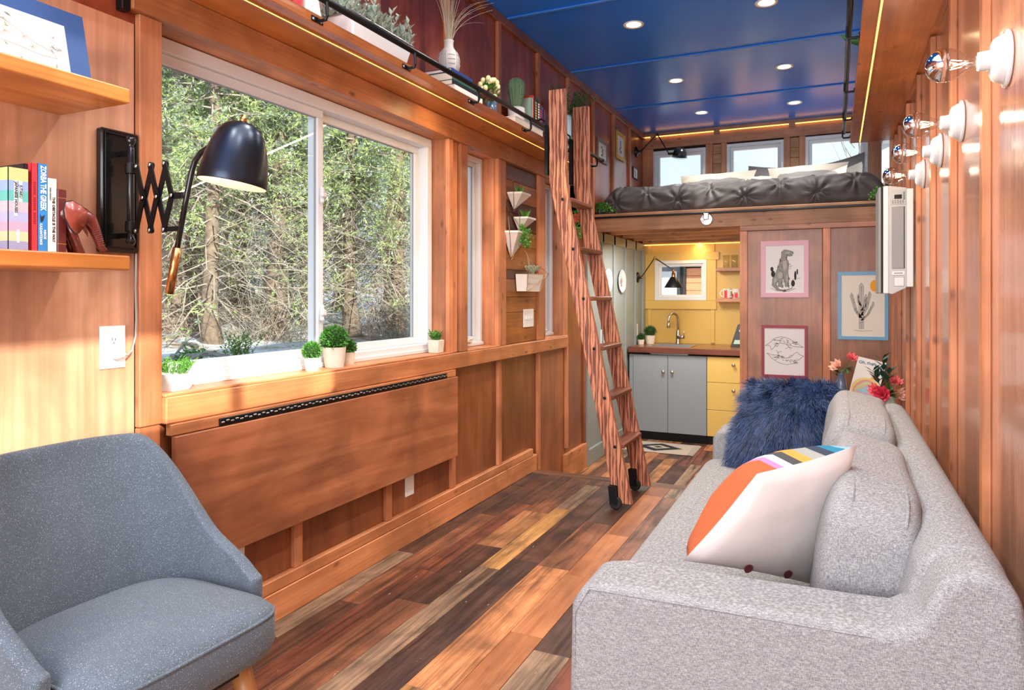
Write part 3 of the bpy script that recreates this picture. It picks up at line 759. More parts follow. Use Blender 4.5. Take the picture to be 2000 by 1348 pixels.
B('top_trim', 0.012, 0.028, 5.53, 7.42, 1.66, 1.745, G, wg); B('baseboard', 0.012, 0.034, 5.53, 6.76, ZK, ZK + 0.13, G, wg)

# ---- right wall
wr = struct_root('wall_right', 'right wall of glossy stained plywood with vertical pine battens')
DR = (-0.60, 0.98, 1.82, 2.18); CL = (4.92, 5.42, 2.47, 2.84); RL = (6.15, 7.25, 2.14, 2.62)
mk('backing', wall_x(XW + 0.006, XW + 0.14, -1.75, YF + 0.1, -0.5, CEIL + 0.1, [DR, CL, RL]), M['dark'], wr)
rb = [1.18, 1.78, 2.385, 2.99, 3.575, 4.16, 4.75, 5.34, 5.75]
mk('panel', wall_x(XW, XW + 0.006, -1.75, 1.18, 0, CEIL, [DR]), M['ply'], wr)
for a, b in zip(rb, rb[1:]): B('panel', XW, XW + 0.006, a, b - 0.001, ZK if a > 4.3 else 0.0, 2.34, M['ply_right'], wr, 0.0005)
mk('panel', wall_x(XW, XW + 0.006, 1.18, YF, 2.341, CEIL, [CL, RL]), M['ply_mahog'], wr)
B('panel', XW, XW + 0.006, 5.76, YF, 1.75, 2.12, M['ply_right'], wr)
for y in rb[:-1]:
    B('batten', XW - 0.022, XW, y - 0.024, y + 0.024, 0.0 if y < 4.4 else ZK, 2.33, M['trim'], wr)
B('batten', XW - 0.022, XW, 5.60, 5.65, ZK, 2.33, M['trim'], wr)
for y in (5.9, 6.08, 7.3): B('batten', XW - 0.022, XW, y - 0.024, y + 0.024, 1.885, 2.88, M['trim'], wr)
B('top_trim', XW - 0.026, XW, 1.2, YF, 2.872, CEIL, M['ply_dark'], wr)
w = struct_root('window_8', 'window on the right side of the loft'); a, b, c, d = RL
for q in ((a, b, c, c + 0.05), (a, b, d - 0.05, d), (a, a + 0.05, c + 0.05, d - 0.05), (b - 0.05, b, c + 0.05, d - 0.05)): B('frame', XW - 0.02, XW + 0.1, q[0], q[1], q[2], q[3], V, w)
mk('pane', MB().box(XW + 0.05, XW + 0.054, a + 0.05, b - 0.05, c + 0.05, d - 0.05), M['glass'], w)
w = struct_root('window_9', 'clerestory window over the right shelf'); a, b, c, d = CL
for q in ((a, b, c, c + 0.04), (a, b, d - 0.04, d), (a, a + 0.04, c + 0.04, d - 0.04), (b - 0.04, b, c + 0.04, d - 0.04)): B('frame', XW - 0.02, XW + 0.1, q[0], q[1], q[2], q[3], V, w)
mk('pane', MB().box(XW + 0.05, XW + 0.054, a + 0.04, b - 0.04, c + 0.04, d - 0.04), M['glass'], w)
w = struct_root('window_10', 'high transom window behind the viewer'); a, b, c, d = DR
for q in ((a, b, c, c + 0.03), (a, b, d - 0.03, d), (a, a + 0.03, c + 0.03, d - 0.03), (b - 0.03, b, c + 0.03, d - 0.03), (0.42, 0.45, c + 0.03, d - 0.03)): B('frame', XW + 0.02, XW + 0.07, q[0], q[1], q[2], q[3], V, w)
mk('pane', MB().box(XW + 0.043, XW + 0.047, a + 0.03, b - 0.03, c + 0.03, d - 0.03), M['glass'], w)
# rear wall behind the camera with a wide window
wb = struct_root('wall_rear', 'rear wall behind the viewer with a wide glazed opening')
mk('panel', wall_y(-1.75, -1.70, 0, XW, 0, CEIL, [(0.15, 2.15, 0.25, 2.6)]), M['ply'], wb)

# ---- loft platform, partition
lo = struct_root('trim_loft', 'fir beam, joists and deck carrying the sleeping loft')
B('beam', 0.0, XW, 5.75, 5.79, 1.74, 1.85, M['fir'], lo, 0.003)
B('deck_edge', 0.0, XW, 5.735, 5.80, 1.864, 1.887, M['fir'], lo, 0.003)
B('ladder_rail', 0.0, XW, 5.728, 5.735, 1.848, 1.864, M['black'], lo)
mk('deck', MB().box(0, XW, 5.80, YF, 1.86, 1.885), M['fir'], lo)
for y in (6.15, 6.55, 6.95, 7.32): B('joist', 0.03, 1.25, y, y + 0.04, 1.745, 1.86, M['fir'], lo)
mk('soffit', MB().box(0.0, 1.25, 5.79, YF, 1.80, 1.858), M['fir'], lo)
mk('rail_catch', MB().cbox(0.93, 0.97, 5.715, 5.75, 1.80, 1.852, 0.004).lathe([(0.0, 0), (0.045, 0), (0.05, 0.004), (0.045, 0.012), (0, 0.014)], (0.95, 5.75, 1.805), (0, -1, 0), 20).cbox(0.90, 1.0, 5.737, 5.749, 1.795, 1.82, 0.004), M['steel'], lo)
wp = struct_root('wall_partition', 'brown plywood partition under the loft hung with pictures')
B('panel', 1.25, 1.80, 5.765, 5.78, ZK, 1.70, M['ply_part'], wp); B('panel', 1.801, XW, 5.765, 5.78, ZK, 1.70, M['ply_part'], wp)
B('corner_post', 1.206, 1.262, 5.745, 5.80, ZK, 1.70, M['trim'], wp); B('batten', 1.803, 1.855, 5.745, 5.765, ZK, 1.70, M['trim'], wp); B('batten', 2.255, XW, 5.745, 5.765, ZK, 1.70, M['trim'], wp)
B('top_trim', 1.206, XW, 5.74, 5.765, 1.70, 1.74, M['trim_x'], wp)
B('side_panel', 1.215, 1.235, 5.80, YF - 0.03, ZK, 1.745, M['yellow'], wp)

# ================================================================ FURNITURE
def quadpillow(A, Bc, C, D, t, n=20, pinch=0.05, p=0.55, seed=0, wr=0.004, tb=None):
    A, Bc, C, D = map(Vector, (A, Bc, C, D)); nrm = (D - A).cross(Bc - A).normalized()
    fr = MB(); bk = MB()
    def pt(u, v, sg):
        uu = u + (0.5 - u) * pinch * math.sin(PI * v); vv = v + (0.5 - v) * pinch * math.sin(PI * u)
        q = A * (1 - uu) * (1 - vv) + D * uu * (1 - vv) + Bc * (1 - uu) * vv + C * uu * vv
        th = (t if sg > 0 or tb is None else tb) * (max(0, math.sin(PI * u)) ** p) * (max(0, math.sin(PI * v)) ** p)
        w = noise.noise(Vector((u * 6 + seed, v * 6, sg * 3.1))) * wr * min(1, th / t * 2)
        return q + nrm * (sg * th + w)
    for mb, sg in ((fr, 1), (bk, -1)):
        vs = [pt(i / n, j / n, sg) for j in range(n + 1) for i in range(n + 1)]
        fs = []
        for j in range(n):
            for i in range(n):
                q = (j * (n + 1) + i, j * (n + 1) + i + 1, (j + 1) * (n + 1) + i + 1, (j + 1) * (n + 1) + i)
                fs.append(q if sg > 0 else q[::-1])
        mb.add(vs, fs)
    return fr, bk, nrm, pt
def grid_uv(o, n):
    me = o.data; uv = me.uv_layers.new(name='uv')
    for lp in me.loops:
        k = lp.vertex_index; uv.data[lp.index].uv = ((k % (n + 1)) / n, (k // (n + 1)) / n)

# ---- sofa
so = thing('sofa', (1.8, 2.5, 0), 'light grey linen three-seat sofa along the right wall', 'sofa')
SM = M['sofa']
SY0, SY1 = 1.46, 3.62
mk('base', MB().box(1.36, 2.16, SY0 + 0.03, SY1 - 0.03, 0.10, 0.30), SM, so, bevel=(0.03, 3))
armp = [(1.345, 0.10), (2.19, 0.10), (2.20, 0.55), (2.185, 0.67), (2.15, 0.705), (2.10, 0.705), (2.06, 0.675), (2.03, 0.60), (1.99, 0.575), (1.93, 0.572), (1.45, 0.566), (1.385, 0.555), (1.355, 0.51)]
for a, b in ((SY0, SY0 + 0.185), (SY1 - 0.185, SY1)): mk('side_arm', MB().prism(armp, (0, a, 0), (1, 0, 0), (0, 0, 1), (0, b - a, 0)), SM, so, bevel=(0.03, 5))
bp = [(1.93, 0.10), (2.20, 0.10), (2.205, 0.57), (2.18, 0.685), (2.14, 0.712), (2.085, 0.71), (2.04, 0.675), (1.99, 0.50)]
mk('backrest', MB().prism(bp, (0, SY0 + 0.12, 0), (1, 0, 0), (0, 0, 1), (0, SY1 - SY0 - 0.24, 0)), SM, so, bevel=(0.035, 5))
mk('seat_cushion', MB().sell((1.67, (SY0 + SY1) / 2, 0.36), (0.335, (SY1 - SY0) / 2 - 0.165, 0.075), 0.28, 0.12, 60, 24), SM, so, smooth=True)
sm_ = MB()
y_ = SY0 + 0.004
sm_.tube([(1.365, y_ - 0.002, 0.12), (1.366, y_ - 0.002, 0.49), (1.40, y_ - 0.002, 0.552), (1.47, y_ - 0.002, 0.553), (1.95, y_ - 0.002, 0.559)], 0.0028, 5)
mk('seam', sm_, SM, so)
for k, (a, b) in enumerate(((1.69, 2.555), (2.535, 3.40))):
    Mt = Matrix.Rotation(math.radians(12), 3, 'Y')
    mb = MB().sell(((1.948), (a + b) / 2, 0.588 + 0.014 * k), (0.105, (b - a) / 2, 0.178 + 0.014 * k), 0.42, 0.26, 56, 30, Mt)
    q = [Vector(p) for p in mb.v]
    mb.v = [tuple(p + Vector((1, 0, 0.2)) * noise.noise(p * 5 + Vector((k * 9, 0, 0))) * 0.016 + Vector((1, 0, 0)) * noise.noise(p * 17) * 0.004) for p in q]
    c = mk('back_cushion', mb, SM, so, smooth=True)
    sm2 = MB()
    for off in (-0.055, 0.055):
        pts = []
        for i in range(41):
            th = 2 * PI * i / 40
            cy = (b - a) / 2 * math.copysign(abs(math.cos(th)) ** 0.30, math.cos(th)) * 0.975; cz = (0.178 + 0.014 * k) * math.copysign(abs(math.sin(th)) ** 0.42, math.sin(th)) * 0.975
            p = Mt @ Vector((off, cy, cz)); p = p + Vector((1.948, (a + b) / 2, 0.588 + 0.014 * k))
            pts.append(p)
        sm2.tube(pts, 0.003, 5, False)
    mk('piping', sm2, SM, c)
for x in (1.42, 2.12):
    for y in (1.52, 3.55): mk('leg', MB().lathe([(0.016, 0), (0.024, 0.11)], (x, y, 0), n=14), M['leg_wood'], so)

# ---- pillows on the sofa
pw = thing('striped_pillow', (1.66, 2.1, 0.43), 'square pillow with bright knitted stripes and a white satin back with buttons', 'pillow')
PA, PB, PC, PD = (1.556, 1.70, 0.556), (1.722, 1.735, 0.775), (1.939, 1.900, 0.831), (1.833, 1.985, 0.440)
fr, bk, nr, ptf = quadpillow(PD, PC, PB, PA, 0.15, pinch=0.04, p=0.38, seed=2, tb=0.05)
o = mk('striped_front', fr, M['stripes'], pw, smooth=True, label='knitted stripes in rust, pink, blue, black and orange'); grid_uv(o, 20)
for lp in o.data.loops:
    u = o.data.uv_layers[0].data[lp.index].uv; u.x = 1 - u.x
mk('satin_back', bk, M['pillow_white'], pw, smooth=True, label='white satin back')
for u in (0.30, 0.62):
    p = ptf(u, 0.09, -1); mk('button', MB().lathe([(0, 0), (0.011, 0.001), (0.012, 0.004), (0, 0.005)], p - nr * 0.002, -nr, 14), M['leather_board'], pw)
fu = thing('fur_pillow', (1.66, 3.3, 0.43), 'shaggy navy blue fur pillow against the far sofa arm', 'pillow')
fr, bk, nr2, ptf2 = quadpillow((1.45, 3.26, 0.45), (1.53, 3.40, 0.80), (1.90, 3.30, 0.82), (1.86, 3.16, 0.46), 0.10, pinch=0.02, p=0.4)
mbc = MB(); mbc.add(fr.v, fr.f); mbc.add(bk.v, bk.f)
mk('hide', mbc, M['fur_core'], fu, smooth=True)
fmb = MB(); Rr = random.Random(3)
for i in range(15000):
    u, v = Rr.uniform(0.01, 0.99), Rr.uniform(0.01, 0.99); sg = 1 if Rr.random() < 0.72 else -1
    p = ptf2(u, v, sg); e = 0.02
    n_ = (ptf2(min(u + e, 1), v, sg) - p).cross(ptf2(u, min(v + e, 1), sg) - p)
    if n_.length < 1e-9: continue
    n_ = n_.normalized() * sg
    cl = noise.noise_vector(Vector((u * 7, v * 7, sg * 2)))
    d = (n_ * 0.8 + Vector((-0.25 + (u - 0.5) * 0.5, -0.15, -0.55 + (v - 0.4) * 1.0)) + cl * 0.8 + Vector((Rr.gauss(0, .22), Rr.gauss(0, .22), Rr.gauss(0, .22)))).normalized()
    Ln = Rr.uniform(0.035, 0.06); sd = d.cross(n_).normalized() if d.cross(n_).length > 1e-4 else d.orthogonal()
    pts = []; ph = Rr.uniform(0, 6)
    for k in range(5):
        t = k / 4; pts.append(p + d * Ln * t + Vector((0, 0, -0.018 * t * t)) + sd * 0.004 * math.sin(t * 7 + ph) * t)
    w0 = 0.0016
    vs = []
    for k, q in enumerate(pts):
        w_ = w0 * (1 - k / 4.6); vs += [q - sd * w_, q + sd * w_]
    fmb.add(vs, [(2 * k, 2 * k + 1, 2 * k + 3, 2 * k + 2) for k in range(4)])
mk('fur', fmb, M['fur'], fu, kind='stuff')

# ---- armchair
ch = thing('armchair', (0.42, 1.10, 0), 'blue grey tweed armchair with tapered wooden legs', 'chair', rz=-0.03)
def shell_mb():
    mb = MB(); NS, NZ = 48, 16
    def hgt(s):
        a = abs(s); w = min(1, max(0, (1 - a) / 0.62)); w = w * w * (3 - 2 * w)
        return 0.468 + 0.352 * w
    vs = []
    for j in range(NZ + 1):
        for i in range(NS + 1):
            s = -1 + 2 * i / NS; ph = math.radians(s * 108); z = 0.29 + (hgt(s) - 0.29) * j / NZ
            k = max(0, z - 0.42); cx, sy = math.cos(ph), math.sin(ph)
            pwx = math.copysign(abs(cx) ** 0.62, cx); pwy = math.copysign(abs(sy) ** 0.72, sy)
            tuck = max(0, 0.42 - z) * 0.35
            x_ = -0.235 * pwx - 0.24 * k * max(0.0, pwx); y_ = 0.272 * pwy * (1 - 0.06 * k)
            vs.append((x_ * (1 - tuck), y_ * (1 - tuck), z))
    fs = [(j * (NS + 1) + i, j * (NS + 1) + i + 1, (j + 1) * (NS + 1) + i + 1, (j + 1) * (NS + 1) + i) for j in range(NZ) for i in range(NS)]
    return mb.add(vs, fs)
sh = mk('backrest', shell_mb(), M['chair'], ch, local=True, smooth=True)
m_ = sh.modifiers.new('thick', 'SOLIDIFY'); m_.thickness = 0.036; m_.offset = 0
m_ = sh.modifiers.new('sub', 'SUBSURF'); m_.levels = 1; m_.render_levels = 2
def seat_outline(n=88):
    pts = []
    for i in range(n):
        a = 2 * PI * i / n; c_, s_ = math.cos(a), math.sin(a)
        ex, ey = (0.30, 0.30) if c_ > 0 else (0.62, 0.55)
        pts.append(((0.245 if c_ > 0 else 0.205) * math.copysign(abs(c_) ** ex, c_), 0.236 * math.copysign(abs(s_) ** ey, s_)))
    return pts
so_ = seat_outline(); mb = MB(); lv = [(0.88, 0.325), (0.965, 0.335), (1.0, 0.36), (1.0, 0.415), (0.985, 0.432), (0.94, 0.446), (0.8, 0.457), (0.5, 0.463), (0.02, 0.465)]
vs = [(p[0] * k, p[1] * k, z) for k, z in lv for p in so_]; n_ = len(so_)
fs = [(j * n_ + i, j * n_ + (i + 1) % n_, (j + 1) * n_ + (i + 1) % n_, (j + 1) * n_ + i) for j in range(len(lv) - 1) for i in range(n_)]
fs.append(tuple(range(n_))[::-1]); fs.append(tuple(range((len(lv) - 1) * n_, len(lv) * n_))); mb.add(vs, fs)
mk('seat', mb, M['chair'], ch, local=True, smooth=True)
mk('piping', MB().tube([(p[0] * 0.99, p[1] * 0.99, 0.428) for p in so_] + [(so_[0][0] * 0.99, so_[0][1] * 0.99, 0.428)], 0.004, 6, False), M['chair'], ch, local=True, smooth=True)
mk('seat_base', MB().box(-0.15, 0.18, -0.17, 0.17, 0.29, 0.33), M['dark'], ch, local=True)
for sx_, sy_ in ((0.155, 0.155), (0.155, -0.155), (-0.13, 0.14), (-0.13, -0.14)):
    mk('leg', MB().tube([(sx_, sy_, 0.33), (sx_ * 1.25, sy_ * 1.12, 0.17), (sx_ * 1.5, sy_ * 1.24, 0.0)], [0.027, 0.021, 0.013], 16), M['leg_wood'], ch, local=True, smooth=True)

# ---- drop-leaf table
tb = thing('drop_leaf_table', (0.05, 2.4, 0.33), 'folded-down plywood wall table hanging under the large window', 'table')
mk('leaf_panel', MB().cbox(0.042, 0.062, 1.505, 3.262, 0.338, 0.762, 0.002), M['ply_flap'], tb)
mk('hinge_rail', MB().cbox(0.024, 0.050, 1.50, 3.262, 0.764, 0.799, 0.002), M['trim_y'], tb)
hp = mk('piano_hinge', MB().cbox(0.045, 0.056, 1.68, 3.16, 0.765, 0.79, 0.002), M['black'], tb, label='black piano hinge')
hb = MB()
for i in range(74):
    hb.cbox(0.054, 0.0585, 1.685 + i * 0.02, 1.698 + i * 0.02, 0.774 + (i % 2) * 0.004, 0.779 + (i % 2) * 0.004, 0.001)
mk('knuckle', hb, M['steel'], hp, kind='stuff')

# ---- ladder
ld = thing('ladder', (0.6, 4.0, 0), 'dark oak library ladder hooked on the shelf rail', 'ladder')
def stile(y0, y1):
    poly = [(0.366, 2.395), (0.372, 1.86), (0.405, 1.70), (0.755, 0.075), (0.79, 0.03), (0.862, 0.03), (0.855, 0.075), (0.497, 1.70), (0.475, 1.86), (0.468, 2.395)]
    return MB().prism(poly, (0, y0, 0), (1, 0, 0), (0, 0, 1), (0, y1 - y0, 0))
for a, b in ((3.80, 3.835), (4.215, 4.25)): mk('stile', stile(a, b), M['oak'], ld, bevel=(0.003, 2))
for x, z in ((0.455, 1.752), (0.520, 1.462), (0.582, 1.176), (0.645, 0.892), (0.708, 0.615), (0.768, 0.345)):
    mk('rung', MB().cbox(x - 0.045, x + 0.045, 3.835, 4.215, z - 0.012, z + 0.012, 0.004), M['oak_y'], ld)
    for y in (3.797, 4.253):
        mk('bolt', MB().lathe([(0, 0), (0.009, 0), (0.009, 0.004), (0.004, 0.0055), (0, 0.0055)], (x, y + (0.003 if y < 4 else -0.003), z), (0, -1 if y < 4 else 1, 0), 12), M['black'], ld)
for y0 in (3.785, 4.20):
    hk = mk('hook', MB().cbox(0.345, 0.366, y0, y0 + 0.05, 1.90, 2.19, 0.002).tube([(0.35, y0 + 0.02, 2.18), (0.345, y0 + 0.02, 2.215), (0.32, y0 + 0.02, 2.232), (0.29, y0 + 0.02, 2.225), (0.283, y0 + 0.02, 2.20)], 0.006, 8), M['black'], ld, label='black steel hook')
    for z in (1.93, 2.02, 2.12): mk('screw', MB().sphere((0.367, y0 + 0.025, z), 0.006, 8, 6), M['black_gloss'], hk)
for y in (3.775, 4.19):
    mk('wheel', MB().lathe([(0.0, 0), (0.030, 0), (0.035, 0.004), (0.035, 0.018), (0.030, 0.022), (0.0, 0.022)], (0.775, y, 0.0355), (0, 1, 0), 24), M['rubber'], ld)
    mk('wheel_bracket', MB().obox((0.745, y - 0.005, 0.03), (0.045, 0, 0), (0, 0.008, 0), (-0.01, 0, 0.10)).obox((0.745, y + 0.024, 0.03), (0.045, 0, 0), (0, 0.005, 0), (-0.01, 0, 0.10)).tube([(0.775, y - 0.01, 0.037), (0.775, y + 0.04, 0.037)], 0.007), M['black'], ld)

# ---- kitchen
kc = thing('sink_cabinet', (0.4, 7.1, ZK), 'grey two-door base cabinet below the kitchen sink', 'cabinet')
yF = 6.77; z0k = -0.135; zc_ = 0.615
mk('carcass', MB().box(0.035, 0.783, yF + 0.02, YF - 0.01, z0k, zc_), M['grey_cab'], kc)
mk('toe_kick', MB().box(0.035, 0.783, yF + 0.03, yF + 0.04, ZK, z0k), M['black'], kc)
mk('side_trim', MB().cbox(0.035, 0.072, yF + 0.005, yF + 0.02, z0k, zc_, 0.001), M['grey_cab'], kc)
for a, b, kx in ((0.074, 0.414, 0.375), (0.418, 0.781, 0.462)):
    d = mk('door', MB().cbox(a, b, yF, yF + 0.019, z0k, zc_ - 0.004, 0.002), M['grey_cab'], kc)
    mk('knob', MB().lathe([(0.006, 0), (0.006, 0.012), (0.016, 0.018), (0.017, 0.024), (0.010, 0.029), (0, 0.03)], (kx, yF, 0.455), (0, -1, 0), 20), M['nickel'], d, smooth=True)
kd = thing('drawer_cabinet', (1.0, 7.1, ZK), 'yellow cabinet with three drawers right of the sink cabinet', 'cabinet')
mk('carcass', MB().box(0.786, 1.204, yF + 0.02, YF - 0.01, z0k, zc_), M['yellow_cab'], kd)
mk('toe_kick', MB().box(0.786, 1.204, yF + 0.03, yF + 0.04, ZK, z0k), M['black'], kd)
for a, b in ((0.376, zc_ - 0.004), (0.116, 0.372), (z0k, 0.112)):
    d = mk('drawer', MB().cbox(0.788, 1.202, yF, yF + 0.019, a, b, 0.002), M['yellow_cab'], kd)
    mk('knob', MB().lathe([(0.006, 0), (0.006, 0.012), (0.016, 0.018), (0.017, 0.024), (0.010, 0.029), (0, 0.03)], (1.03, yF, (b - 0.065) if b > 0.2 else 0.03), (0, -1, 0), 20), M['nickel'], d, smooth=True)
ct = thing('worktop', (0.6, 7.1, 0.63), 'warm brown wooden kitchen worktop with a live front edge', 'worktop')
tp = MB()
for a, b, c, d in ((0.03, 0.22, 6.75, 7.435), (0.60, 1.204, 6.75, 7.435), (0.22, 0.60, 6.75, 6.86), (0.22, 0.60, 7.19, 7.435)): tp.box(a, b, c, d, 0.632, 0.690)
mk('slab', tp, M['walnut_y'], ct)
mk('rough_edge', MB().cbox(0.03, 1.204, 6.742, 6.752, 0.632, 0.689, 0.004), wood('edge_bark', (140, 74, 46), (96, 46, 28), 'x', 0.5, grain=2, knots=0.7), ct)
sk = thing('kitchen_sink', (0.41, 7.02, 0.50), 'steel drop-in kitchen sink set in the wooden worktop', 'sink')
mb = MB(); a, b, c, d = 0.215, 0.605, 6.855, 7.195
for q in ((a, b, c, c + 0.012, 0.55, 0.694), (a, b, d - 0.012, d, 0.55, 0.694), (a, a + 0.012, c, d, 0.55, 0.694), (b - 0.012, b, c, d, 0.55, 0.694), (a, b, c, d, 0.54, 0.55)): mb.box(*q)
mk('basin', mb, M['steel'], sk); mb = MB()
for q in ((a - 0.012, b + 0.012, c - 0.012, c + 0.006), (a - 0.012, b + 0.012, d - 0.006, d + 0.012), (a - 0.012, a + 0.006, c, d), (b - 0.006, b + 0.012, c, d)): mb.cbox(*q, 0.690, 0.696, 0.002)
mk('rim', mb, M['steel'], sk)
fa = thing('kitchen_faucet', (0.41, 7.29, 0.69), 'brushed gooseneck faucet with side lever behind the sink', 'faucet')
mk('body', MB().lathe([(0.028, 0), (0.028, 0.006), (0.022, 0.03), (0.022, 0.10), (0.019, 0.13), (0.0135, 0.15)], (0.41, 7.29, 0.69), n=20), M['nickel'], fa, smooth=True)
pts = [(0.41, 7.29, 0.82), (0.41, 7.29, 0.94)] + [(0.41 - 0.042 * (1 - math.cos(t)) * 0.9, 7.29 - 0.05 * (1 - math.cos(t)), 0.94 + 0.068 * math.sin(t)) for t in [PI * k / 10 for k in range(1, 11)]] + [(0.334, 7.19, 0.90)]
mk('spout', MB().tube(pts, 0.0125, 14), M['nickel'], fa, smooth=True)
mk('spray_head', MB().lathe([(0.013, 0), (0.018, -0.02), (0.018, -0.05), (0.014, -0.055), (0, -0.055)], (0.334, 7.19, 0.915), n=18), M['nickel'], fa, smooth=True)
mk('lever', MB().tube([(0.41, 7.28, 0.76), (0.45, 7.26, 0.765), (0.475, 7.25, 0.77)], [0.02, 0.018, 0.021], 14).tube([(0.472, 7.25, 0.775), (0.482, 7.24, 0.83)], [0.006, 0.004], 8), M['nickel'], fa, smooth=True)
for z, lb_ in ((1.455, 'upper small wooden shelf on the yellow wall'), (1.145, 'lower small wooden shelf on the yellow wall')):
    s_ = thing('kitchen_shelf', (1.0, 7.35, z), lb_, 'shelf'); mk('board', MB().cbox(0.79, 1.21, 7.27, YF - 0.006, z - 0.017, z + 0.017, 0.003), M['trim_x'], s_)
for i, (x, lb_) in enumerate(((0.885, 'tall clear tumbler nearest the window on the upper kitchen shelf'), (0.965, 'tall clear tumbler right of the other glass on the upper kitchen shelf'))):
    g_ = thing('tumbler', (x, 7.34, 1.472), lb_, 'glass', 'tumblers on the kitchen shelf')
    mk('vessel', MB().lathe([(0.0, 0.0), (0.029, 0.0), (0.033, 0.13), (0.0305, 0.13), (0.027, 0.006), (0.0, 0.006)], (x, 7.34, 1.473), n=24), M['tumbler'], g_, smooth=True)
def mug(x, y, z, m, lb_, deco, hx=-1):
    g_ = thing('mug', (x, y, z), lb_, 'mug')
    mk('cup', MB().lathe([(0.0, 0.0), (0.038, 0.0), (0.041, 0.01), (0.041, 0.10), (0.037, 0.10), (0.036, 0.008), (0, 0.008)], (x, y, z), n=26), m, g_, smooth=True)
    mk('handle', MB().tube([(x + hx * (0.036 + 0.032 * math.sin(t)), y - 0.01, z + 0.05 + 0.033 * math.cos(t)) for t in [PI * k / 9 for k in range(10)]], 0.006, 8), m, g_, smooth=True)
    pt_ = MB()
    for (a0, z0, z1, r) in deco:
        for k in range(6):
            a = a0 + k * 0.13; b = a + 0.13
            pt_.add([(x + (0.0418) * math.cos(t_), y + 0.0418 * math.sin(t_), z + zz) for t_, zz in ((a, z0), (b, z0), (b, z1 + 0.01 * math.sin(k * 2 + r)), (a, z1 + 0.01 * math.sin(k * 2 + r - 1)))], [(0, 1, 2, 3)])
    mk('print', pt_, M['b_red'], g_, label='red print')
mug(0.895, 7.33, 1.162, M['vase_blue'] and M['white_gloss'], 'white and red mug nearest the window on the lower kitchen shelf', [(-2.2, 0.005, 0.085, 0)])
mug(0.985, 7.32, 1.162, M['white_gloss'], 'white mug with red and blue print on the lower kitchen shelf', [(-1.9, 0.008, 0.06, 1), (-2.9, 0.01, 0.05, 2)])
tk = thing('tea_kettle', (1.15, 7.36, 1.472), 'black handled kettle on the upper kitchen shelf beside the post', 'kettle')
mk('body', MB().lathe([(0, 0), (0.06, 0), (0.066, 0.04), (0.05, 0.08), (0.02, 0.095), (0, 0.097)], (1.17, 7.36, 1.473), n=24), M['black_gloss'], tk, smooth=True)
mk('handle', MB().tube([(1.095, 7.36, 1.56), (1.088, 7.36, 1.60), (1.095, 7.36, 1.645), (1.12, 7.36, 1.665), (1.17, 7.36, 1.655)], 0.009, 10), M['rubber'], tk, smooth=True)
bowl = thing('small_bowl', (1.09, 7.34, 1.162), 'small white dish at the right end of the lower kitchen shelf', 'bowl')
mk('bowl_body', MB().lathe([(0, 0), (0.015, 0), (0.035, 0.03), (0.033, 0.03), (0.014, 0.004), (0, 0.004)], (1.09, 7.34, 1.162), n=20), M['white_gloss'], bowl, smooth=True)
tbz = thing('chalk_tablet', (1.03, 7.1, 0.69), 'dark upright sign card leaning on the worktop at the partition post', 'sign')
mk('board', MB().obox((0.955, 7.10, 0.692), (0.16, -0.02, 0.0), (0.002, 0.014, 0.0), (0.065, 0.05, 0.22)), M['b_black'], tbz, bevel=(0.006, 2))
mk('motif', MB().obox((0.985, 7.092, 0.72), (0.10, -0.0125, 0), (0.001, 0.002, 0), (0.012, 0.009, 0.04)), M['b_mint'], tbz); 
mk('ring_motif', MB().lathe([(0.012, 0), (0.018, 0), (0.018, 0.001), (0.012, 0.001)], (1.055, 7.115, 0.85), (0, -1, 0.2), 16, True), M['cream_flower'], tbz)
# rug
rg = thing('woven_rug', (0.45, 6.4, ZK), 'small cream and black diamond woven rug with fringe in front of the sink', 'rug')
mk('weave', MB().cbox(0.02, 0.70, 6.23, 6.66, ZK + 0.001, ZK + 0.009, 0.003), M['linen_white'], rg)
dm = MB()
def dia(cx, cy, a, b, z=ZK + 0.0095, h=0.0008): dm.prism([(-a, 0), (0, -b), (a, 0), (0, b)], (cx, cy, z), (1, 0, 0), (0, 1, 0), (0, 0, h))
dia(0.40, 6.445, 0.22, 0.165)
mk('black_diamond', dm, M['b_black'], rg); dm = MB(); dia(0.40, 6.445, 0.11, 0.08, ZK + 0.0104); mk('cream_diamond', dm, M['linen_white'], rg)
dm = MB(); dia(0.40, 6.445, 0.045, 0.033, ZK + 0.0113); mk('inner_diamond', dm, M['b_black'], rg)
dm = MB()
dm.prism([(0.03, 6.25), (0.14, 6.25), (0.03, 6.33)], (0, 0, ZK + 0.0095), (1, 0, 0), (0, 1, 0), (0, 0, 0.0008)).prism([(0.03, 6.64), (0.03, 6.56), (0.14, 6.64)], (0, 0, ZK + 0.0095), (1, 0, 0), (0, 1, 0), (0, 0, 0.0008))
mk('corner_wedge', dm, M['b_black'], rg)
fg = MB()
for i in range(44):
    y = 6.235 + i * 0.0098; a = R.uniform(-0.012, 0.012); fg.tube([(0.698, y, ZK + 0.006), (0.725, y + a * 0.5, ZK + 0.008), (0.755, y + a, ZK + 0.004)], 0.0028, 5)
mk('fringe', fg, M['linen_white'], rg, kind='stuff')

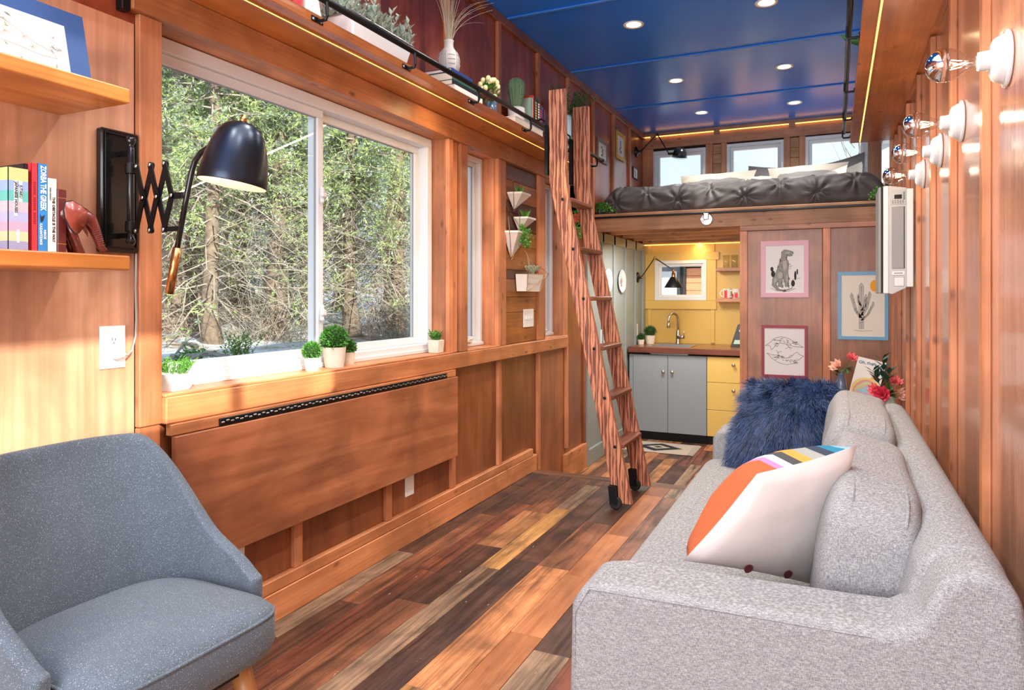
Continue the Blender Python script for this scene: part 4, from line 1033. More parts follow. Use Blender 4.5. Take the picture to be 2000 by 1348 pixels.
# ================================================================ BED IN THE LOFT
bd = thing('loft_bed', (1.1, 6.5, ZL), 'low loft bed under a charcoal pinch-pleated duvet', 'bed')
mk('mattress', MB().box(0.10, 2.16, 5.92, 7.36, 1.888, 2.08), M['linen_white'], bd, bevel=(0.04, 3))
BX0, BX1 = 0.03, 2.235
prof = [(5.885, 1.890), (5.862, 1.93), (5.855, 2.00), (5.87, 2.07), (5.92, 2.12), (6.0, 2.14), (6.4, 2.15), (6.9, 2.15), (7.38, 2.13)]
plen = [0]
for a, b in zip(prof, prof[1:]): plen.append(plen[-1] + math.dist(a, b))
def prof_at(t):
    t *= plen[-1]
    for i in range(len(prof) - 1):
        if t <= plen[i + 1] or i == len(prof) - 2:
            k = (t - plen[i]) / (plen[i + 1] - plen[i]); return prof[i][0] + (prof[i + 1][0] - prof[i][0]) * k, prof[i][1] + (prof[i + 1][1] - prof[i][1]) * k
pins = [(0.17 + 0.265 * i, 0.11 + 0.27 * j + (0.09 if i % 2 else 0)) for i in range(9) for j in range(6)]
NU, NV = 220, 100; vs = []
for j in range(NV + 1):
    tv = (j / NV) ** 1.35; yy, zz = prof_at(tv); sv = tv * plen[-1]
    y2, z2 = prof_at(min(tv + 0.01, 1)); tn = Vector((0, y2 - yy, z2 - zz)); 
    if tn.length < 1e-6: tn = Vector((0, 1, 0))
    nrm = Vector((0, -tn.z, tn.y)).normalized()
    for i in range(NU + 1):
        x = BX0 + (BX1 - BX0) * i / NU
        e = min(x - BX0, BX1 - x); ed = max(0, 1 - e / 0.16); drop = ed * ed
        z_ = zz - (zz - 1.89) * (1 - math.sqrt(max(0, 1 - drop * 0.97))) * 0.9
        d = 0.012 * noise.noise(Vector((x * 3, sv * 3, 0))) + 0.006 * noise.noise(Vector((x * 11, sv * 7, 4)))
        for (px, pv) in pins:
            dx, dv = x - px, sv - pv; r = math.hypot(dx, dv)
            if r < 0.22:
                th = math.atan2(dv, dx); f = math.exp(-r / 0.07)
                d += -0.026 * math.exp(-(r / 0.025) ** 2) + 0.024 * f * min(1, r / 0.02) * math.cos(8 * th + 3 * math.sin(px * 20)) 
        d += 0.012 * (abs(math.sin(x * 11.8)) * 0.5) * (1 - abs(2 * min(1, sv / 0.35) - 1))
        p = Vector((x, yy, z_)) + nrm * d
        if p.z < 1.889: p.z = 1.889
        p.x = min(max(p.x, 0.026), 2.262)
        vs.append(p)
fs = [(j * (NU + 1) + i, j * (NU + 1) + i + 1, (j + 1) * (NU + 1) + i + 1, (j + 1) * (NU + 1) + i) for j in range(NV) for i in range(NU)]
mk('duvet', MB().add(vs, fs), M['duvet'], bd, smooth=True, label='charcoal pinch-pleated duvet')
def bed_pillow(A, Bc, C, D, t, m, lb_, seed=0, cat='pillow', grp='pillows on the loft bed'):
    p_ = thing('pillow', Vector(A), lb_, cat, grp); f_, b_, _, _ = quadpillow(A, Bc, C, D, t, 16, 0.07, 0.5, seed, 0.01)
    q = MB(); q.add(f_.v, f_.f); q.add(b_.v, b_.f); mk('cover', q, m, p_, smooth=True); return p_
bed_pillow((0.34, 6.80, 2.17), (0.34, 7.05, 2.27), (0.60, 7.05, 2.29), (0.60, 6.80, 2.17), 0.05, M['pillow_grey'], 'dark grey pillow at the left end of the loft bed', 1)
for x0, x1, zt, lb_ in ((0.47, 1.20, 2.395, 'cream bordered pillow left of centre on the loft bed'), (1.30, 2.00, 2.41, 'cream bordered pillow right of centre on the loft bed')):
    p_ = bed_pillow((x0, 6.95, 2.17), (x0, 7.10, zt), (x1, 7.10, zt + 0.01), (x1, 6.95, 2.17), 0.06, M['linen_white'], lb_, x0 * 9)
    f_, b_, _, _ = quadpillow((x0 + 0.07, 6.90, 2.16), (x0 + 0.07, 7.045, zt - 0.055), (x1 - 0.07, 7.045, zt - 0.045), (x1 - 0.07, 6.90, 2.16), 0.05, 12, 0.04)
    q = MB(); q.add(f_.v, f_.f); q.add(b_.v, b_.f); mk('grey_centre', q, M['pillow_grey'], p_, smooth=True, label='grey centre inside the cream border')
bed_pillow((1.05, 7.22, 2.18), (1.10, 7.34, 2.49), (1.55, 7.34, 2.44), (1.50, 7.22, 2.18), 0.05, M['pillow_grey'], 'grey pillow standing upright behind the middle of the bed', 5)
bed_pillow((1.72, 7.22, 2.18), (1.72, 7.34, 2.44), (2.14, 7.33, 2.54), (2.12, 7.22, 2.18), 0.05, M['pillow_grey'], 'grey pillow with one raised corner in front of the right loft window', 6)
bed_pillow((1.13, 6.76, 2.18), (1.13, 6.84, 2.30), (1.36, 6.84, 2.29), (1.36, 6.76, 2.18), 0.045, M['cream_flower'], 'small round cream and yellow cushion between the pillows', 7)

import mathutils
def fill_concave(mb, poly, o, u, v, off):
    tris = mathutils.geometry.tessellate_polygon([[Vector((a, b, 0)) for a, b in poly]]); o, u, v = map(Vector, (o, u, v)); n = u.cross(v) * off
    mb.add([o + u * a + v * b + n for a, b in poly], [tuple(t) for t in tris])
# ================================================================ LEFT WALL THINGS
XV, YV, ZV = Vector((1, 0, 0)), Vector((0, 1, 0)), Vector((0, 0, 1))
for z, lb_ in ((1.697, 'thick honey-coloured floating shelf holding the framed print'), (1.276, 'thick honey-coloured floating shelf holding the books')):
    s_ = thing('wall_shelf', (0.14, 0.8, z), lb_, 'shelf'); mk('board', MB().box(0.001, 0.275, 0.25, 1.197, z - 0.019, z + 0.019), M['shelf_honey'], s_, bevel=(0.005, 2))
# print in a navy mat on the upper shelf
fp = thing('matted_print', (0.14, 0.9, 1.716), 'botanical drawing in a navy blue mat leaning on the upper floating shelf', 'picture')
ob = Vector((0.150, 0.72, 1.7165)); ry = Vector((0, 1, 0)); up = Vector((-0.045, 0, 0.205)); wd = 0.465; nrm = ry.cross(up.normalized())
mk('mat_board', MB().obox(ob, ry * wd, up, -nrm * 0.006), M['navy_mat'], fp, bevel=(0.0008, 1))
un = up.normalized(); hh = up.length
def inpl(a, b): return ob + ry * a + un * b
pm_ = MB(); q0 = inpl(0.05, 0.022)
pm_.obox(q0, ry * (wd - 0.105), un * (hh - 0.068), nrm * 0.0012); mk('drawing_sheet', pm_, M['paper'], fp)
sk_ = MB(); Rq = random.Random(12); pk = MB(); gk = MB(); w_, h_ = wd - 0.105, hh - 0.068
def arc(cx, cy, r, a0, a1, n=8, k=1): return [(cx + r * math.cos(a0 + (a1 - a0) * i / n), cy + k * r * math.sin(a0 + (a1 - a0) * i / n)) for i in range(n + 1)]
for i in range(26):
    cx, cy = Rq.uniform(0.02, w_ - 0.02), Rq.uniform(0.015, h_ - 0.015); r = Rq.uniform(0.006, 0.014)
    for k in range(6):
        a = k * PI / 3 + Rq.random()
        p0 = (cx, cy); p1 = (cx + r * math.cos(a - .3), cy + r * math.sin(a - .3)); p2 = (cx + r * 1.3 * math.cos(a), cy + r * 1.3 * math.sin(a)); p3 = (cx + r * math.cos(a + .3), cy + r * math.sin(a + .3))
        strokes(sk_, [[p0, p1, p2, p3, p0]], q0 + nrm * 0.0012, ry, un, 0.0007)
for i in range(30):
    cx, cy = Rq.uniform(0.02, w_ - 0.02), Rq.uniform(0.01, h_ - 0.01); a = Rq.uniform(0, 6); l = Rq.uniform(0.01, 0.022)
    fillpoly([pk, gk, sk_][i % 3], [(cx, cy), (cx + l * .5 * math.cos(a + .3), cy + l * .5 * math.sin(a + .3)), (cx + l * math.cos(a), cy + l * math.sin(a)), (cx + l * .5 * math.cos(a - .3), cy + l * .5 * math.sin(a - .3))], q0 + nrm * 0.0012, ry, un)
body = [(0.10, 0.085), (0.16, 0.115), (0.22, 0.105), (0.28, 0.070), (0.32, 0.060), (0.33, 0.045), (0.29, 0.042), (0.24, 0.05), (0.17, 0.055), (0.12, 0.06)]
fill_concave(pk, body, q0 + nrm * 0.0011, ry, un, 0.0003); strokes(sk_, [body + [body[0]], arc(0.2, 0.08, 0.03, 0.2, 2.6), arc(0.12, 0.05, 0.03, 3.5, 5.5)], q0 + nrm * 0.0014, ry, un, 0.0012)
mk('ink_lines', sk_, M['ink_grey'], fp); mk('peach_wash', pk, M['peach'], fp); mk('green_wash', gk, M['green_ink'], fp)

# books on the lower shelf: spines face the room
def book(name, lb_, x1, dep, y0, y1, z0, z1, cover, grp=None, pages=True):
    b_ = thing(name, ((x1 - dep / 2), (y0 + y1) / 2, z0), lb_, 'book', grp)
    t = 0.0022
    mk('cover', MB().box(x1 - dep, x1, y0, y0 + t, z0, z1).box(x1 - dep, x1, y1 - t, y1, z0, z1).box(x1 - t, x1 + 0.0005, y0, y1, z0, z1), cover, b_)
    mk('pages', MB().box(x1 - dep + 0.003, x1 - t, y0 + t, y1 - t, z0 + 0.002, z1 - 0.003), M['pages'], b_)
    return b_
ZB = 1.2965
def spine(b_, s, x, y, z, size, m, sp=1.0, sx=1.0, ext=0.0003): return txt(s, size, (x + 0.0012, y, z), (0, 0, -1), (0, 1, 0), m, b_, spacing=sp, sx=sx, ext=ext)
b1 = book('paperback', 'thick pastel striped book with a white title label on the lower shelf', 0.205, 0.15, 0.948, 0.990, ZB, 1.484, M['b_mint'], 'books on the lower floating shelf')
bands = [(1.455, 1.484, (188, 194, 128)), (1.432, 1.455, (140, 166, 206)), (1.408, 1.432, (96, 178, 168)), (1.385, 1.408, (206, 176, 184)), (1.362, 1.385, (166, 168, 202)), (1.340, 1.362, (206, 158, 180)), (1.318, 1.340, (204, 198, 158)), (ZB, 1.318, (146, 150, 182))]
for i, (a, b, c) in enumerate(bands):
    mk('colour_band', MB().box(0.0555, 0.2063, 0.9470, 0.9485, a, b).box(0.2048, 0.2063, 0.9470, 0.9902, a, b), plain('band_%d' % i, c, 0.55), b1)
mk('title_label', MB().box(0.2064, 0.2068, 0.960, 0.9668, 1.375, 1.455).box(0.2064, 0.2068, 0.970, 0.977, 1.408, 1.455).box(0.2064, 0.2068, 0.966, 0.971, 1.315, 1.345), M['t_white'], b1)
spine(b1, 'JAPANESE HOUSES', 0.206, 0.9634, 1.417, 0.0085, M['t_black']); spine(b1, 'JUTAKU', 0.206, 0.9735, 1.431, 0.0082, M['t_black'])
b2 = book('hardback', 'tall black and red book standing behind the pastel striped book', 0.19, 0.15, 0.9915, 0.9985, ZB, 1.500, M['b_black'], 'books on the lower floating shelf')
b3 = book('paperback', 'bright red narrow book on the lower shelf', 0.203, 0.15, 0.9995, 1.0125, ZB, 1.502, M['b_red'], 'books on the lower floating shelf')
dm_ = MB()
for k in range(22):
    if k not in (7, 15): dm_.box(0.2035, 0.2042, 1.0035, 1.0085, 1.456 - k * 0.0045, 1.4585 - k * 0.0045)
mk('spine_print', dm_, M['t_dred'], b3)
b4 = book('paperback', 'blue book with white ZORBA THE GREEK title', 0.204, 0.14, 1.0135, 1.0345, ZB, 1.503, M['b_blue'], 'books on the lower floating shelf')
spine(b4, 'ZORBA THE GREEK', 0.204, 1.0245, 1.446, 0.0175, M['t_white'], 0.95, 0.72, 0.0004)
spine(b4, 'NIKOS', 0.204, 1.0285, 1.338, 0.0075, M['t_white']); spine(b4, 'KAZANTZAKIS', 0.204, 1.0195, 1.338, 0.0075, M['t_white'])
mk('bird_mark', MB().prism([(0, 0), (0.004, 0.014), (-0.004, 0.008), (-0.007, 0.016), (-0.005, -0.004)], (0.2055, 1.024, 1.37), (0, 1, 0), (0, 0, 1), (0.0004, 0, 0)), M['t_black'], b4)
b5 = book('paperback', 'white paperback with THE OBSTACLE IS THE WAY title', 0.204, 0.13, 1.0355, 1.0555, ZB, 1.472, M['b_white'], 'books on the lower floating shelf')
spine(b5, 'THE OBSTACLE IS THE WAY', 0.204, 1.0485, 1.375, 0.0085, M['t_black']); spine(b5, 'RYAN HOLIDAY', 0.204, 1.041, 1.435, 0.0042, M['t_black'])
M['leather_ear'] = plain('ear_leather', (132, 56, 42), 0.3, var=0.35, vs=30, coat=0.4)
# elephant bookend
el = thing('elephant_bookend', (0.2, 1.1, ZB), 'oxblood leather elephant bookend with board back on the lower shelf', 'bookend')
mk('board', MB().box(0.10, 0.205, 1.058, 1.080, ZB, 1.450), M['leather_board'], el, bevel=(0.002, 1))
mk('stitch_line', MB().box(0.2051, 0.2056, 1.058, 1.080, 1.428, 1.4286).box(0.2051, 0.2056, 1.058, 1.080, 1.318, 1.3186), M['t_gold'], el)
hd = MB()
hd.sell((0.185, 1.098, 1.390), (0.030, 0.030, 0.030), 0.9, 0.9, 20, 12)
hd.tube([(0.185, 1.065, 1.385), (0.185, 1.085, 1.395), (0.19, 1.105, 1.392), (0.195, 1.125, 1.389), (0.20, 1.140, 1.380), (0.203, 1.150, 1.362), (0.206, 1.157, 1.340), (0.208, 1.163, 1.318), (0.212, 1.172, 1.306)], [0.020, 0.028, 0.029, 0.024, 0.019, 0.014, 0.011, 0.009, 0.008], 16)
mk('head_and_trunk', hd, M['leather'], el, smooth=True)
ring = MB()
for k in range(9):
    t = k / 9; p = Vector((0.2035 + 0.006 * t, 1.150 + 0.015 * t, 1.360 - 0.045 * t)); ring.lathe([(0.0135 - 0.004 * t, -0.001), (0.0142 - 0.004 * t, 0), (0.0135 - 0.004 * t, 0.001)], p, (0.1, 0.3, -1), 14, True)
mk('trunk_ring', ring, M['leather_board'], el, smooth=True)
for sx_ in (0.224, 0.147):
    ear = [(1.066, 1.413), (1.080, 1.418), (1.100, 1.410), (1.112, 1.400), (1.116, 1.385), (1.108, 1.368), (1.096, 1.352), (1.088, 1.348), (1.076, 1.360), (1.066, 1.380), (1.063, 1.398)]
    c_ = (1.090, 1.385); ear = [(c_[0] + (a - c_[0]) * 1.12, c_[1] + (b - c_[1]) * 1.12) for a, b in ear]; eb = MB(); e_pts = [(sx_ + (-0.004 if sx_ > 0.18 else 0.004), c_[0], c_[1])] + [(sx_, a, b) for a, b in ear]
    eb.add(e_pts, [(0, i + 1, (i + 1) % len(ear) + 1) for i in range(len(ear))])
    e_ = mk('ear', eb, M['leather_ear'], el, smooth=True); sd_ = e_.modifiers.new('s', 'SOLIDIFY'); sd_.thickness = 0.004
    mk('ear_edge', MB().tube([(sx_ + 0.001, a, b) for a, b in ear + [ear[0]]], 0.0022, 6), M['dark'], e_)
mk('tusk', MB().tube([(0.205, 1.120, 1.368), (0.208, 1.126, 1.352), (0.209, 1.130, 1.340)], [0.0055, 0.0038, 0.0006], 8), M['leather_board'], el)
for x in (0.198, 0.168): mk('leg', MB().tube([(x, 1.088, 1.372), (x, 1.100, 1.345), (x, 1.110, 1.32), (x + 0.003, 1.118, ZB)], [0.012, 0.010, 0.009, 0.0105], 12), M['leather'], el, smooth=True)

# outlet and cord
def plate(name, lb_, o, u, v, w, h, cat='outlet', rocker=None):
    n = Vector(u).cross(Vector(v)); p_ = thing(name, o, lb_, cat); u = Vector(u); v = Vector(v)
    mk('cover_plate', MB().obox(Vector(o) - u * w / 2 - v * h / 2, u * w, v * h, n * 0.005), M['plastic_white'], p_, bevel=(0.002, 2)); return p_, n
op, n_ = plate('wall_outlet', 'white wall outlet with a grey plug below the lower shelf', (0.001, 1.3405, 1.046), YV, ZV, 0.078, 0.122)
for z in (1.066, 1.026): mk('socket', MB().lathe([(0, 0), (0.016, 0), (0.0165, 0.002), (0, 0.0022)], (0.0055, 1.342, z), (1, 0, 0), 20), M['white_gloss'], op)
mk('slot', MB().box(0.0078, 0.0084, 1.336, 1.3375, 1.065, 1.073).box(0.0078, 0.0084, 1.346, 1.3475, 1.065, 1.072).lathe([(0, 0), (0.0022, 0), (0, 0.0008)], (0.0078, 1.342, 1.058), (1, 0, 0), 8), M['ink'], op)

# scissor wall lamp
sl = thing('scissor_lamp', (0.15, 1.34, 1.45), 'black accordion wall lamp with bell shade before the large window', 'lamp')
mk('wall_board', MB().cbox(0.001, 0.026, 1.292, 1.408, 1.318, 1.668, 0.004), M['black_gloss'], sl)
mk('board_moulding', MB().cbox(0.026, 0.031, 1.300, 1.304, 1.330, 1.656, 0.001).cbox(0.026, 0.031, 1.396, 1.400, 1.330, 1.656, 0.001).cbox(0.026, 0.031, 1.300, 1.400, 1.330, 1.334, 0.001).cbox(0.026, 0.031, 1.300, 1.400, 1.652, 1.656, 0.001), M['black'], sl)
PX, PY = 0.075, 1.345
post = mk('post', MB().lathe([(0, 0), (0.010, 0.002), (0.0135, 0.012), (0.010, 0.022), (0.006, 0.027), (0.0095, 0.034), (0.0095, 0.276), (0.006, 0.283), (0.010, 0.288), (0.0135, 0.298), (0.010, 0.308), (0, 0.310)], (PX, PY, 1.337), n=18), M['black_gloss'], sl, smooth=True)
mk('collar', MB().lathe([(0.014, 0), (0.0145, 0.002), (0.0145, 0.028), (0.014, 0.03)], (PX, PY, 1.54), n=18, closed=True).lathe([(0.014, 0), (0.0145, 0.002), (0.0145, 0.028), (0.014, 0.03)], (PX, PY, 1.375), n=18, closed=True), M['black'], post)
for z in (1.60, 1.365): mk('standoff', MB().cbox(0.026, PX, PY - 0.007, PY + 0.007, z - 0.007, z + 0.007, 0.001), M['black'], sl)
# accordion bars along +x
zt, zm, zb_ = 1.558, 1.468, 1.376
xs_ = [0.105, 0.147, 0.205]; piv = MB()
def bar(x0, z0, x1, z1, yo, hw=0.0085):
    a = Vector((x0, PY + yo, z0)); b = Vector((x1, PY + yo, z1)); d = (b - a).normalized(); sd = Vector((d.z, 0, -d.x)) * hw
    poly = []
    for c, s0 in ((a, PI), (b, 0)):
        for k in range(7):
            t = s0 - PI / 2 + PI * k / 6; poly.append(c + (d * math.cos(t) + Vector((-d.z, 0, d.x)) * math.sin(t)) * hw)
    n = len(poly); w = Vector((0, 0.004, 0)); mb = MB(); mb.add(poly + [p + w for p in poly], [tuple(range(n)), tuple(range(n, 2 * n))[::-1]] + [(i, i + n, (i + 1) % n + n, (i + 1) % n) for i in range(n)])
    mk('scissor_bar', mb, M['black'], sl)
tops = [0.102, 0.158, 0.214]; mids = [0.128, 0.184, 0.243]; bots = [0.100, 0.156, 0.212]
for i in range(3):
    bar(tops[i], zt, mids[i], zm, -0.004); bar(mids[i], zm, bots[i], zb_, -0.004)
    if i < 2: bar(mids[i], zm, tops[i + 1], zt, 0.002); bar(mids[i], zm, bots[i + 1], zb_, 0.002)
for x, z in [(t, zt) for t in tops] + [(t, zm) for t in mids] + [(t, zb_) for t in bots]: mk('rivet', MB().lathe([(0, 0), (0.005, 0), (0.006, 0.002), (0.003, 0.004), (0, 0.004)], (x, PY - 0.004, z), (0, -1, 0), 12), M['steel'], sl, smooth=True)
mk('scissor_bracket', MB().cbox(PX + 0.008, 0.104, PY - 0.002, PY + 0.004, zt - 0.008, zt + 0.008, 0.001).cbox(PX + 0.008, 0.102, PY - 0.002, PY + 0.004, zb_ - 0.008, zb_ + 0.008, 0.001).cbox(0.243, 0.283, PY - 0.002, PY + 0.004, zm - 0.010, zm + 0.008, 0.001).cbox(0.212, 0.268, PY - 0.002, PY + 0.004, zb_ - 0.006, zb_ + 0.008, 0.001), M['black'], sl)
pts = [Vector(p) for p in ((0.232, PY, 1.200), (0.262, PY, 1.325), (0.300, PY, 1.470), (0.316, PY, 1.525), (0.330, PY, 1.556), (0.352, PY, 1.577), (0.385, PY, 1.590), (0.470, PY, 1.617))]
mk('arm_tube', MB().tube(pts[1:], 0.0075, 14), M['black_gloss'], sl, smooth=True)
mk('brass_grip', MB().tube([pts[0], pts[0] + (pts[1] - pts[0]) * 0.5, pts[1]], 0.0115, 16), M['brass'], sl, smooth=True, label='brass grip')
ax_ = Vector((-0.13, -0.10, -1)).normalized(); top = Vector((0.515, PY - 0.012, 1.638))
sp_ = [(0.010, 0.0), (0.028, 0.004), (0.044, 0.014), (0.057, 0.032), (0.068, 0.060), (0.077, 0.095), (0.0835, 0.140), (0.086, 0.160)]
inn = [(r - 0.003, h + 0.001) for r, h in sp_][::-1]
mk('shade', MB().lathe(sp_ + [(0.0855, 0.162)], top, ax_, 44), M['lampblack'], sl, smooth=True)
me_ = sl.children[-1].data; 
mk('shade_lining', MB().lathe([(0.0, 0.004)] + [(r - 0.003, h + 0.003) for r, h in sp_[1:]], top, ax_, 44), M['shade_in'], sl, smooth=True, label='warm lit inside of the shade')
mk('finial', MB().lathe([(0.009, 0.004), (0.009, -0.010), (0.007, -0.012), (0.007, -0.018), (0, -0.019)], top, ax_, 16), M['brass'], sl, smooth=True, label='brass finial')
mk('shade_joint', MB().tube([pts[-1], pts[-1] + Vector((0.02, -0.005, 0.004))], 0.006, 10), M['steel'], sl)
light('scissor_lamp_bulb', 'POINT', top + ax_ * 0.10, 0.8, (1, 0.8, 0.55), 0.03)
cd = thing('lamp_cord', (0.03, 1.39, 1.2), 'thin grey power cord from the scissor lamp to the outlet', 'cord')
cp = [(0.02, 1.402, 1.32), (0.016, 1.404, 1.22), (0.022, 1.402, 1.13), (0.030, 1.394, 1.075), (0.036, 1.378, 1.035), (0.038, 1.362, 1.022)]
mk('wire', MB().tube(cp, 0.0028, 8), M['plastic_dgrey'], cd, smooth=True)
mk('plug', MB().lathe([(0.013, 0), (0.014, 0.012), (0.011, 0.024), (0.006, 0.034), (0, 0.035)], (0.008, 1.343, 1.024), (1, 0.35, 0), 14), M['plastic_grey'], cd, smooth=True)

plate('wall_outlet', 'white switch plate low on the panel under the folded table', (0.0005, 2.885, 0.277), YV, ZV, 0.075, 0.118)
plate('wall_outlet', 'small grey outlet low behind the armchair', (0.0005, 1.80, 0.275), YV, ZV, 0.07, 0.11)
sp2, _ = plate('switch_plate', 'white triple light switch below the hanging planters', (0.0075, 4.325, 1.042), YV, ZV, 0.17, 0.12, 'switch')
for k in (-1, 0, 1): mk('toggle', MB().cbox(0.012, 0.022, 4.325 + k * 0.045 - 0.005, 4.325 + k * 0.045 + 0.005, 1.032, 1.048, 0.002), M['white_gloss'], sp2)
sp3, _ = plate('switch_plate', 'white double outlet on the grey kitchen wall behind the ladder', (0.0125, 5.97, 0.83), YV, ZV, 0.14, 0.125, 'outlet')
sp4, _ = plate('switch_plate', 'white switch on the grey kitchen wall beside the worktop', (0.0125, 7.13, 0.83), YV, ZV, 0.09, 0.13, 'switch')

# ---- long upper shelves with rails
def long_shelf(name, lb_, x0, x1, y0, y1, z, ledx, railx, railz, brk, ends, side):
    s_ = thing(name, ((x0 + x1) / 2, (y0 + y1) / 2, z), lb_, 'shelf')
    mk('board', MB().box(x0, x1, y0, y1, z, z + 0.035), M['shelf'], s_, bevel=(0.003, 2))
    mk('led_strip', MB().box(ledx - 0.004, ledx + 0.004, y0 + 0.02, y1 - 0.05, z - 0.005, z + 0.001), M['led_warm'], s_, label='warm strip light let into the underside')
    mk('led_channel', MB().box(ledx - 0.008, ledx - 0.004, y0 + 0.02, y1 - 0.05, z - 0.006, z + 0.001).box(ledx + 0.004, ledx + 0.008, y0 + 0.02, y1 - 0.05, z - 0.006, z + 0.001), M['shelf_honey'], s_)
    r_ = thing(name.replace('shelf', 'rail'), (railx, y0, railz), lb_.replace('long wooden shelf', 'black pipe rail of the shelf'), 'rail')
    mk('pipe', MB().tube([(railx, ends[0], railz), (railx, ends[1], railz)], 0.0125, 14), M['black'], r_, smooth=True)
    for y in ends: mk('end_cap', MB().lathe([(0, -0.01), (0.0145, -0.008), (0.0145, 0.008), (0, 0.01)], (railx, y, railz), (0, 1, 0), 14), M['black_gloss'], r_, smooth=True)
    ex = x1 if side > 0 else x0
    for y in brk:
        b_ = mk('bracket', MB().tube([(ex, y, z + 0.012), (ex + side * 0.012, y, z + 0.008), (railx + side * 0.004, y, z + 0.008), (railx + side * 0.010, y, z + 0.02), (railx + side * 0.008, y, railz - 0.01), (railx, y, railz - 0.012)], 0.006, 8).cbox(min(ex, ex + side * 0.004), max(ex, ex + side * 0.004), y - 0.03, y + 0.03, z + 0.003, z + 0.022, 0.0015), M['black'], r_)
        for k in (-0.02, 0.02): mk('screw', MB().lathe([(0.006, 0), (0.004, 0.003), (0, 0.004)], (ex + side * 0.004, y + k, z + 0.012), (side, 0, 0), 10), M['steel'], b_)
    return s_
long_shelf('long_shelf', 'long wooden shelf above the left windows', 0.03, 0.270, 1.0, 4.93, 2.129, 0.205, 0.305, 2.205, (1.30, 1.90, 2.45, 3.02, 3.66, 4.30, 4.88), (0.95, 5.03), 1)
long_shelf('long_shelf', 'long wooden shelf high on the right wall', 1.987, 2.267, 1.2, 5.80, 2.33, 2.052, 1.945, 2.40, (2.4, 3.45, 4.36, 5.05, 5.62), (1.1, 5.72), -1)
mk('filler', MB().box(2.268, 2.2895, 1.2, 5.80, 2.338, 2.364), M['shelf'], [o for o in bpy.data.objects if o.name.startswith('long_shelf')][1])

# ---- plants
Rg = random.Random(77)
def rdir(r, up=0.0):
    while True:
        v = Vector((r.uniform(-1, 1), r.uniform(-1, 1), r.uniform(-1 + up, 1)))
        if 0.05 < v.length < 1: return v.normalized()
def topiary(c, rb, n, m, parent, ls=0.011, lw=0.007, name='foliage', squash=1.0):
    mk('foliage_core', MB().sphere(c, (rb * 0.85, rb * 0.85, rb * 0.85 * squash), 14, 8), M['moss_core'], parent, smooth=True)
    mb = MB()
    for i in range(n):
        d = rdir(Rg); p = Vector(c) + Vector((d.x, d.y, d.z * squash)) * rb * Rg.uniform(0.72, 0.98); dd = (d + rdir(Rg) * 0.75).normalized()
        mb.leaf(p, dd, rdir(Rg), ls * Rg.uniform(0.7, 1.3), lw, 0.3)
    mk(name, mb, m, parent, kind='stuff')
def potted(name, lb_, x, y, z, rp, hp, m, rtop=None):
    t_ = thing(name, (x, y, z), lb_, 'plant'); rt = rtop or rp
    mk('pot', MB().lathe([(0, 0), (rt * 0.80, 0), (rt * 0.88, hp * 0.3), (rt, hp), (rt * 0.9, hp), (rt * 0.86, hp * 0.85), (0, hp * 0.85)], (x, y, z), n=28), m, t_, smooth=False); sharp_smooth(t_.children[-1] if t_.children else None, 50) if t_.children else None
    return t_
ZS = 0.8935
t_ = potted('topiary_plant', 'medium round topiary in a whitewashed pot left of the biggest one on the sill', -0.015, 2.205, ZS, 0.030, 0.052, M['terracotta_white']); topiary((-0.015, 2.205, ZS + 0.078), 0.036, 520, M['leaf_bright'], t_)
t_ = potted('topiary_plant', 'largest round topiary in a whitewashed pot on the big window sill', -0.018, 2.348, ZS, 0.048, 0.085, M['terracotta_white']); topiary((-0.018, 2.348, ZS + 0.118), 0.055, 1000, M['leaf_bright'], t_, 0.013, 0.008)
t_ = potted('topiary_plant', 'smallest round topiary tucked right of the biggest one on the sill', -0.035, 2.465, ZS, 0.027, 0.055, M['terracotta_white']); topiary((-0.035, 2.465, ZS + 0.076), 0.030, 420, M['leaf_bright'], t_)
t_ = thing('square_potted_plant', (-0.01, 3.155, ZS), 'small green plant in a square whitewashed pot at the right end of the sill', 'plant')
mk('pot', MB().prism([(-0.028, 0), (0.028, 0), (0.034, 0.068), (-0.034, 0.068)], (-0.01, 3.125, ZS), (1, 0, 0), (0, 0, 1), (0, 0.062, 0)), M['terracotta_white'], t_, bevel=(0.004, 2)); 
def sprigs(parent, c, r, n, h, m, ll, lw, lean=0.6, per=7, name='leaves', stem=None, xmin=-9):
    mb = MB(); sm = MB()
    for i in range(n):
        a = Rg.uniform(0, 2 * PI); rr = r * math.sqrt(Rg.random()) * 0.7; p0 = Vector(c) + Vector((rr * math.cos(a), rr * math.sin(a), 0))
        d = (Vector((math.cos(a) * lean * Rg.uniform(0.2, 1), math.sin(a) * lean * Rg.uniform(0.2, 1), 1))).normalized(); H = h * Rg.uniform(0.6, 1.05); p1 = p0 + d * H
        sm.tube([p0, (p0 + p1) / 2 + Vector((0, 0, 0.0)), p1], 0.0012, 4, False)
        for k in range(per):
            t = 0.25 + 0.75 * k / (per - 1); q = p0.lerp(p1, t); az = k * 2.4 + a; dd = Vector((math.cos(az), math.sin(az), 0.5 + t * 0.7)).normalized()
            mb.leaf(q, dd, ZV, ll * Rg.uniform(0.8, 1.2), lw, 0.2)
    for q in (sm, mb): q.v = [(max(p[0], xmin), p[1], p[2]) for p in q.v]
    mk('stems', sm, stem or m, parent, kind='stuff'); mk(name, mb, m, parent, kind='stuff')
sprigs(t_, (-0.01, 3.155, ZS + 0.062), 0.03, 24, 0.05, M['leaf_bright'], 0.016, 0.012, 0.7, 6)
t_ = thing('faceted_planter', (-0.03, 1.575, ZS), 'small leafy succulent in a faceted grey concrete pot at the left end of the sill', 'plant')
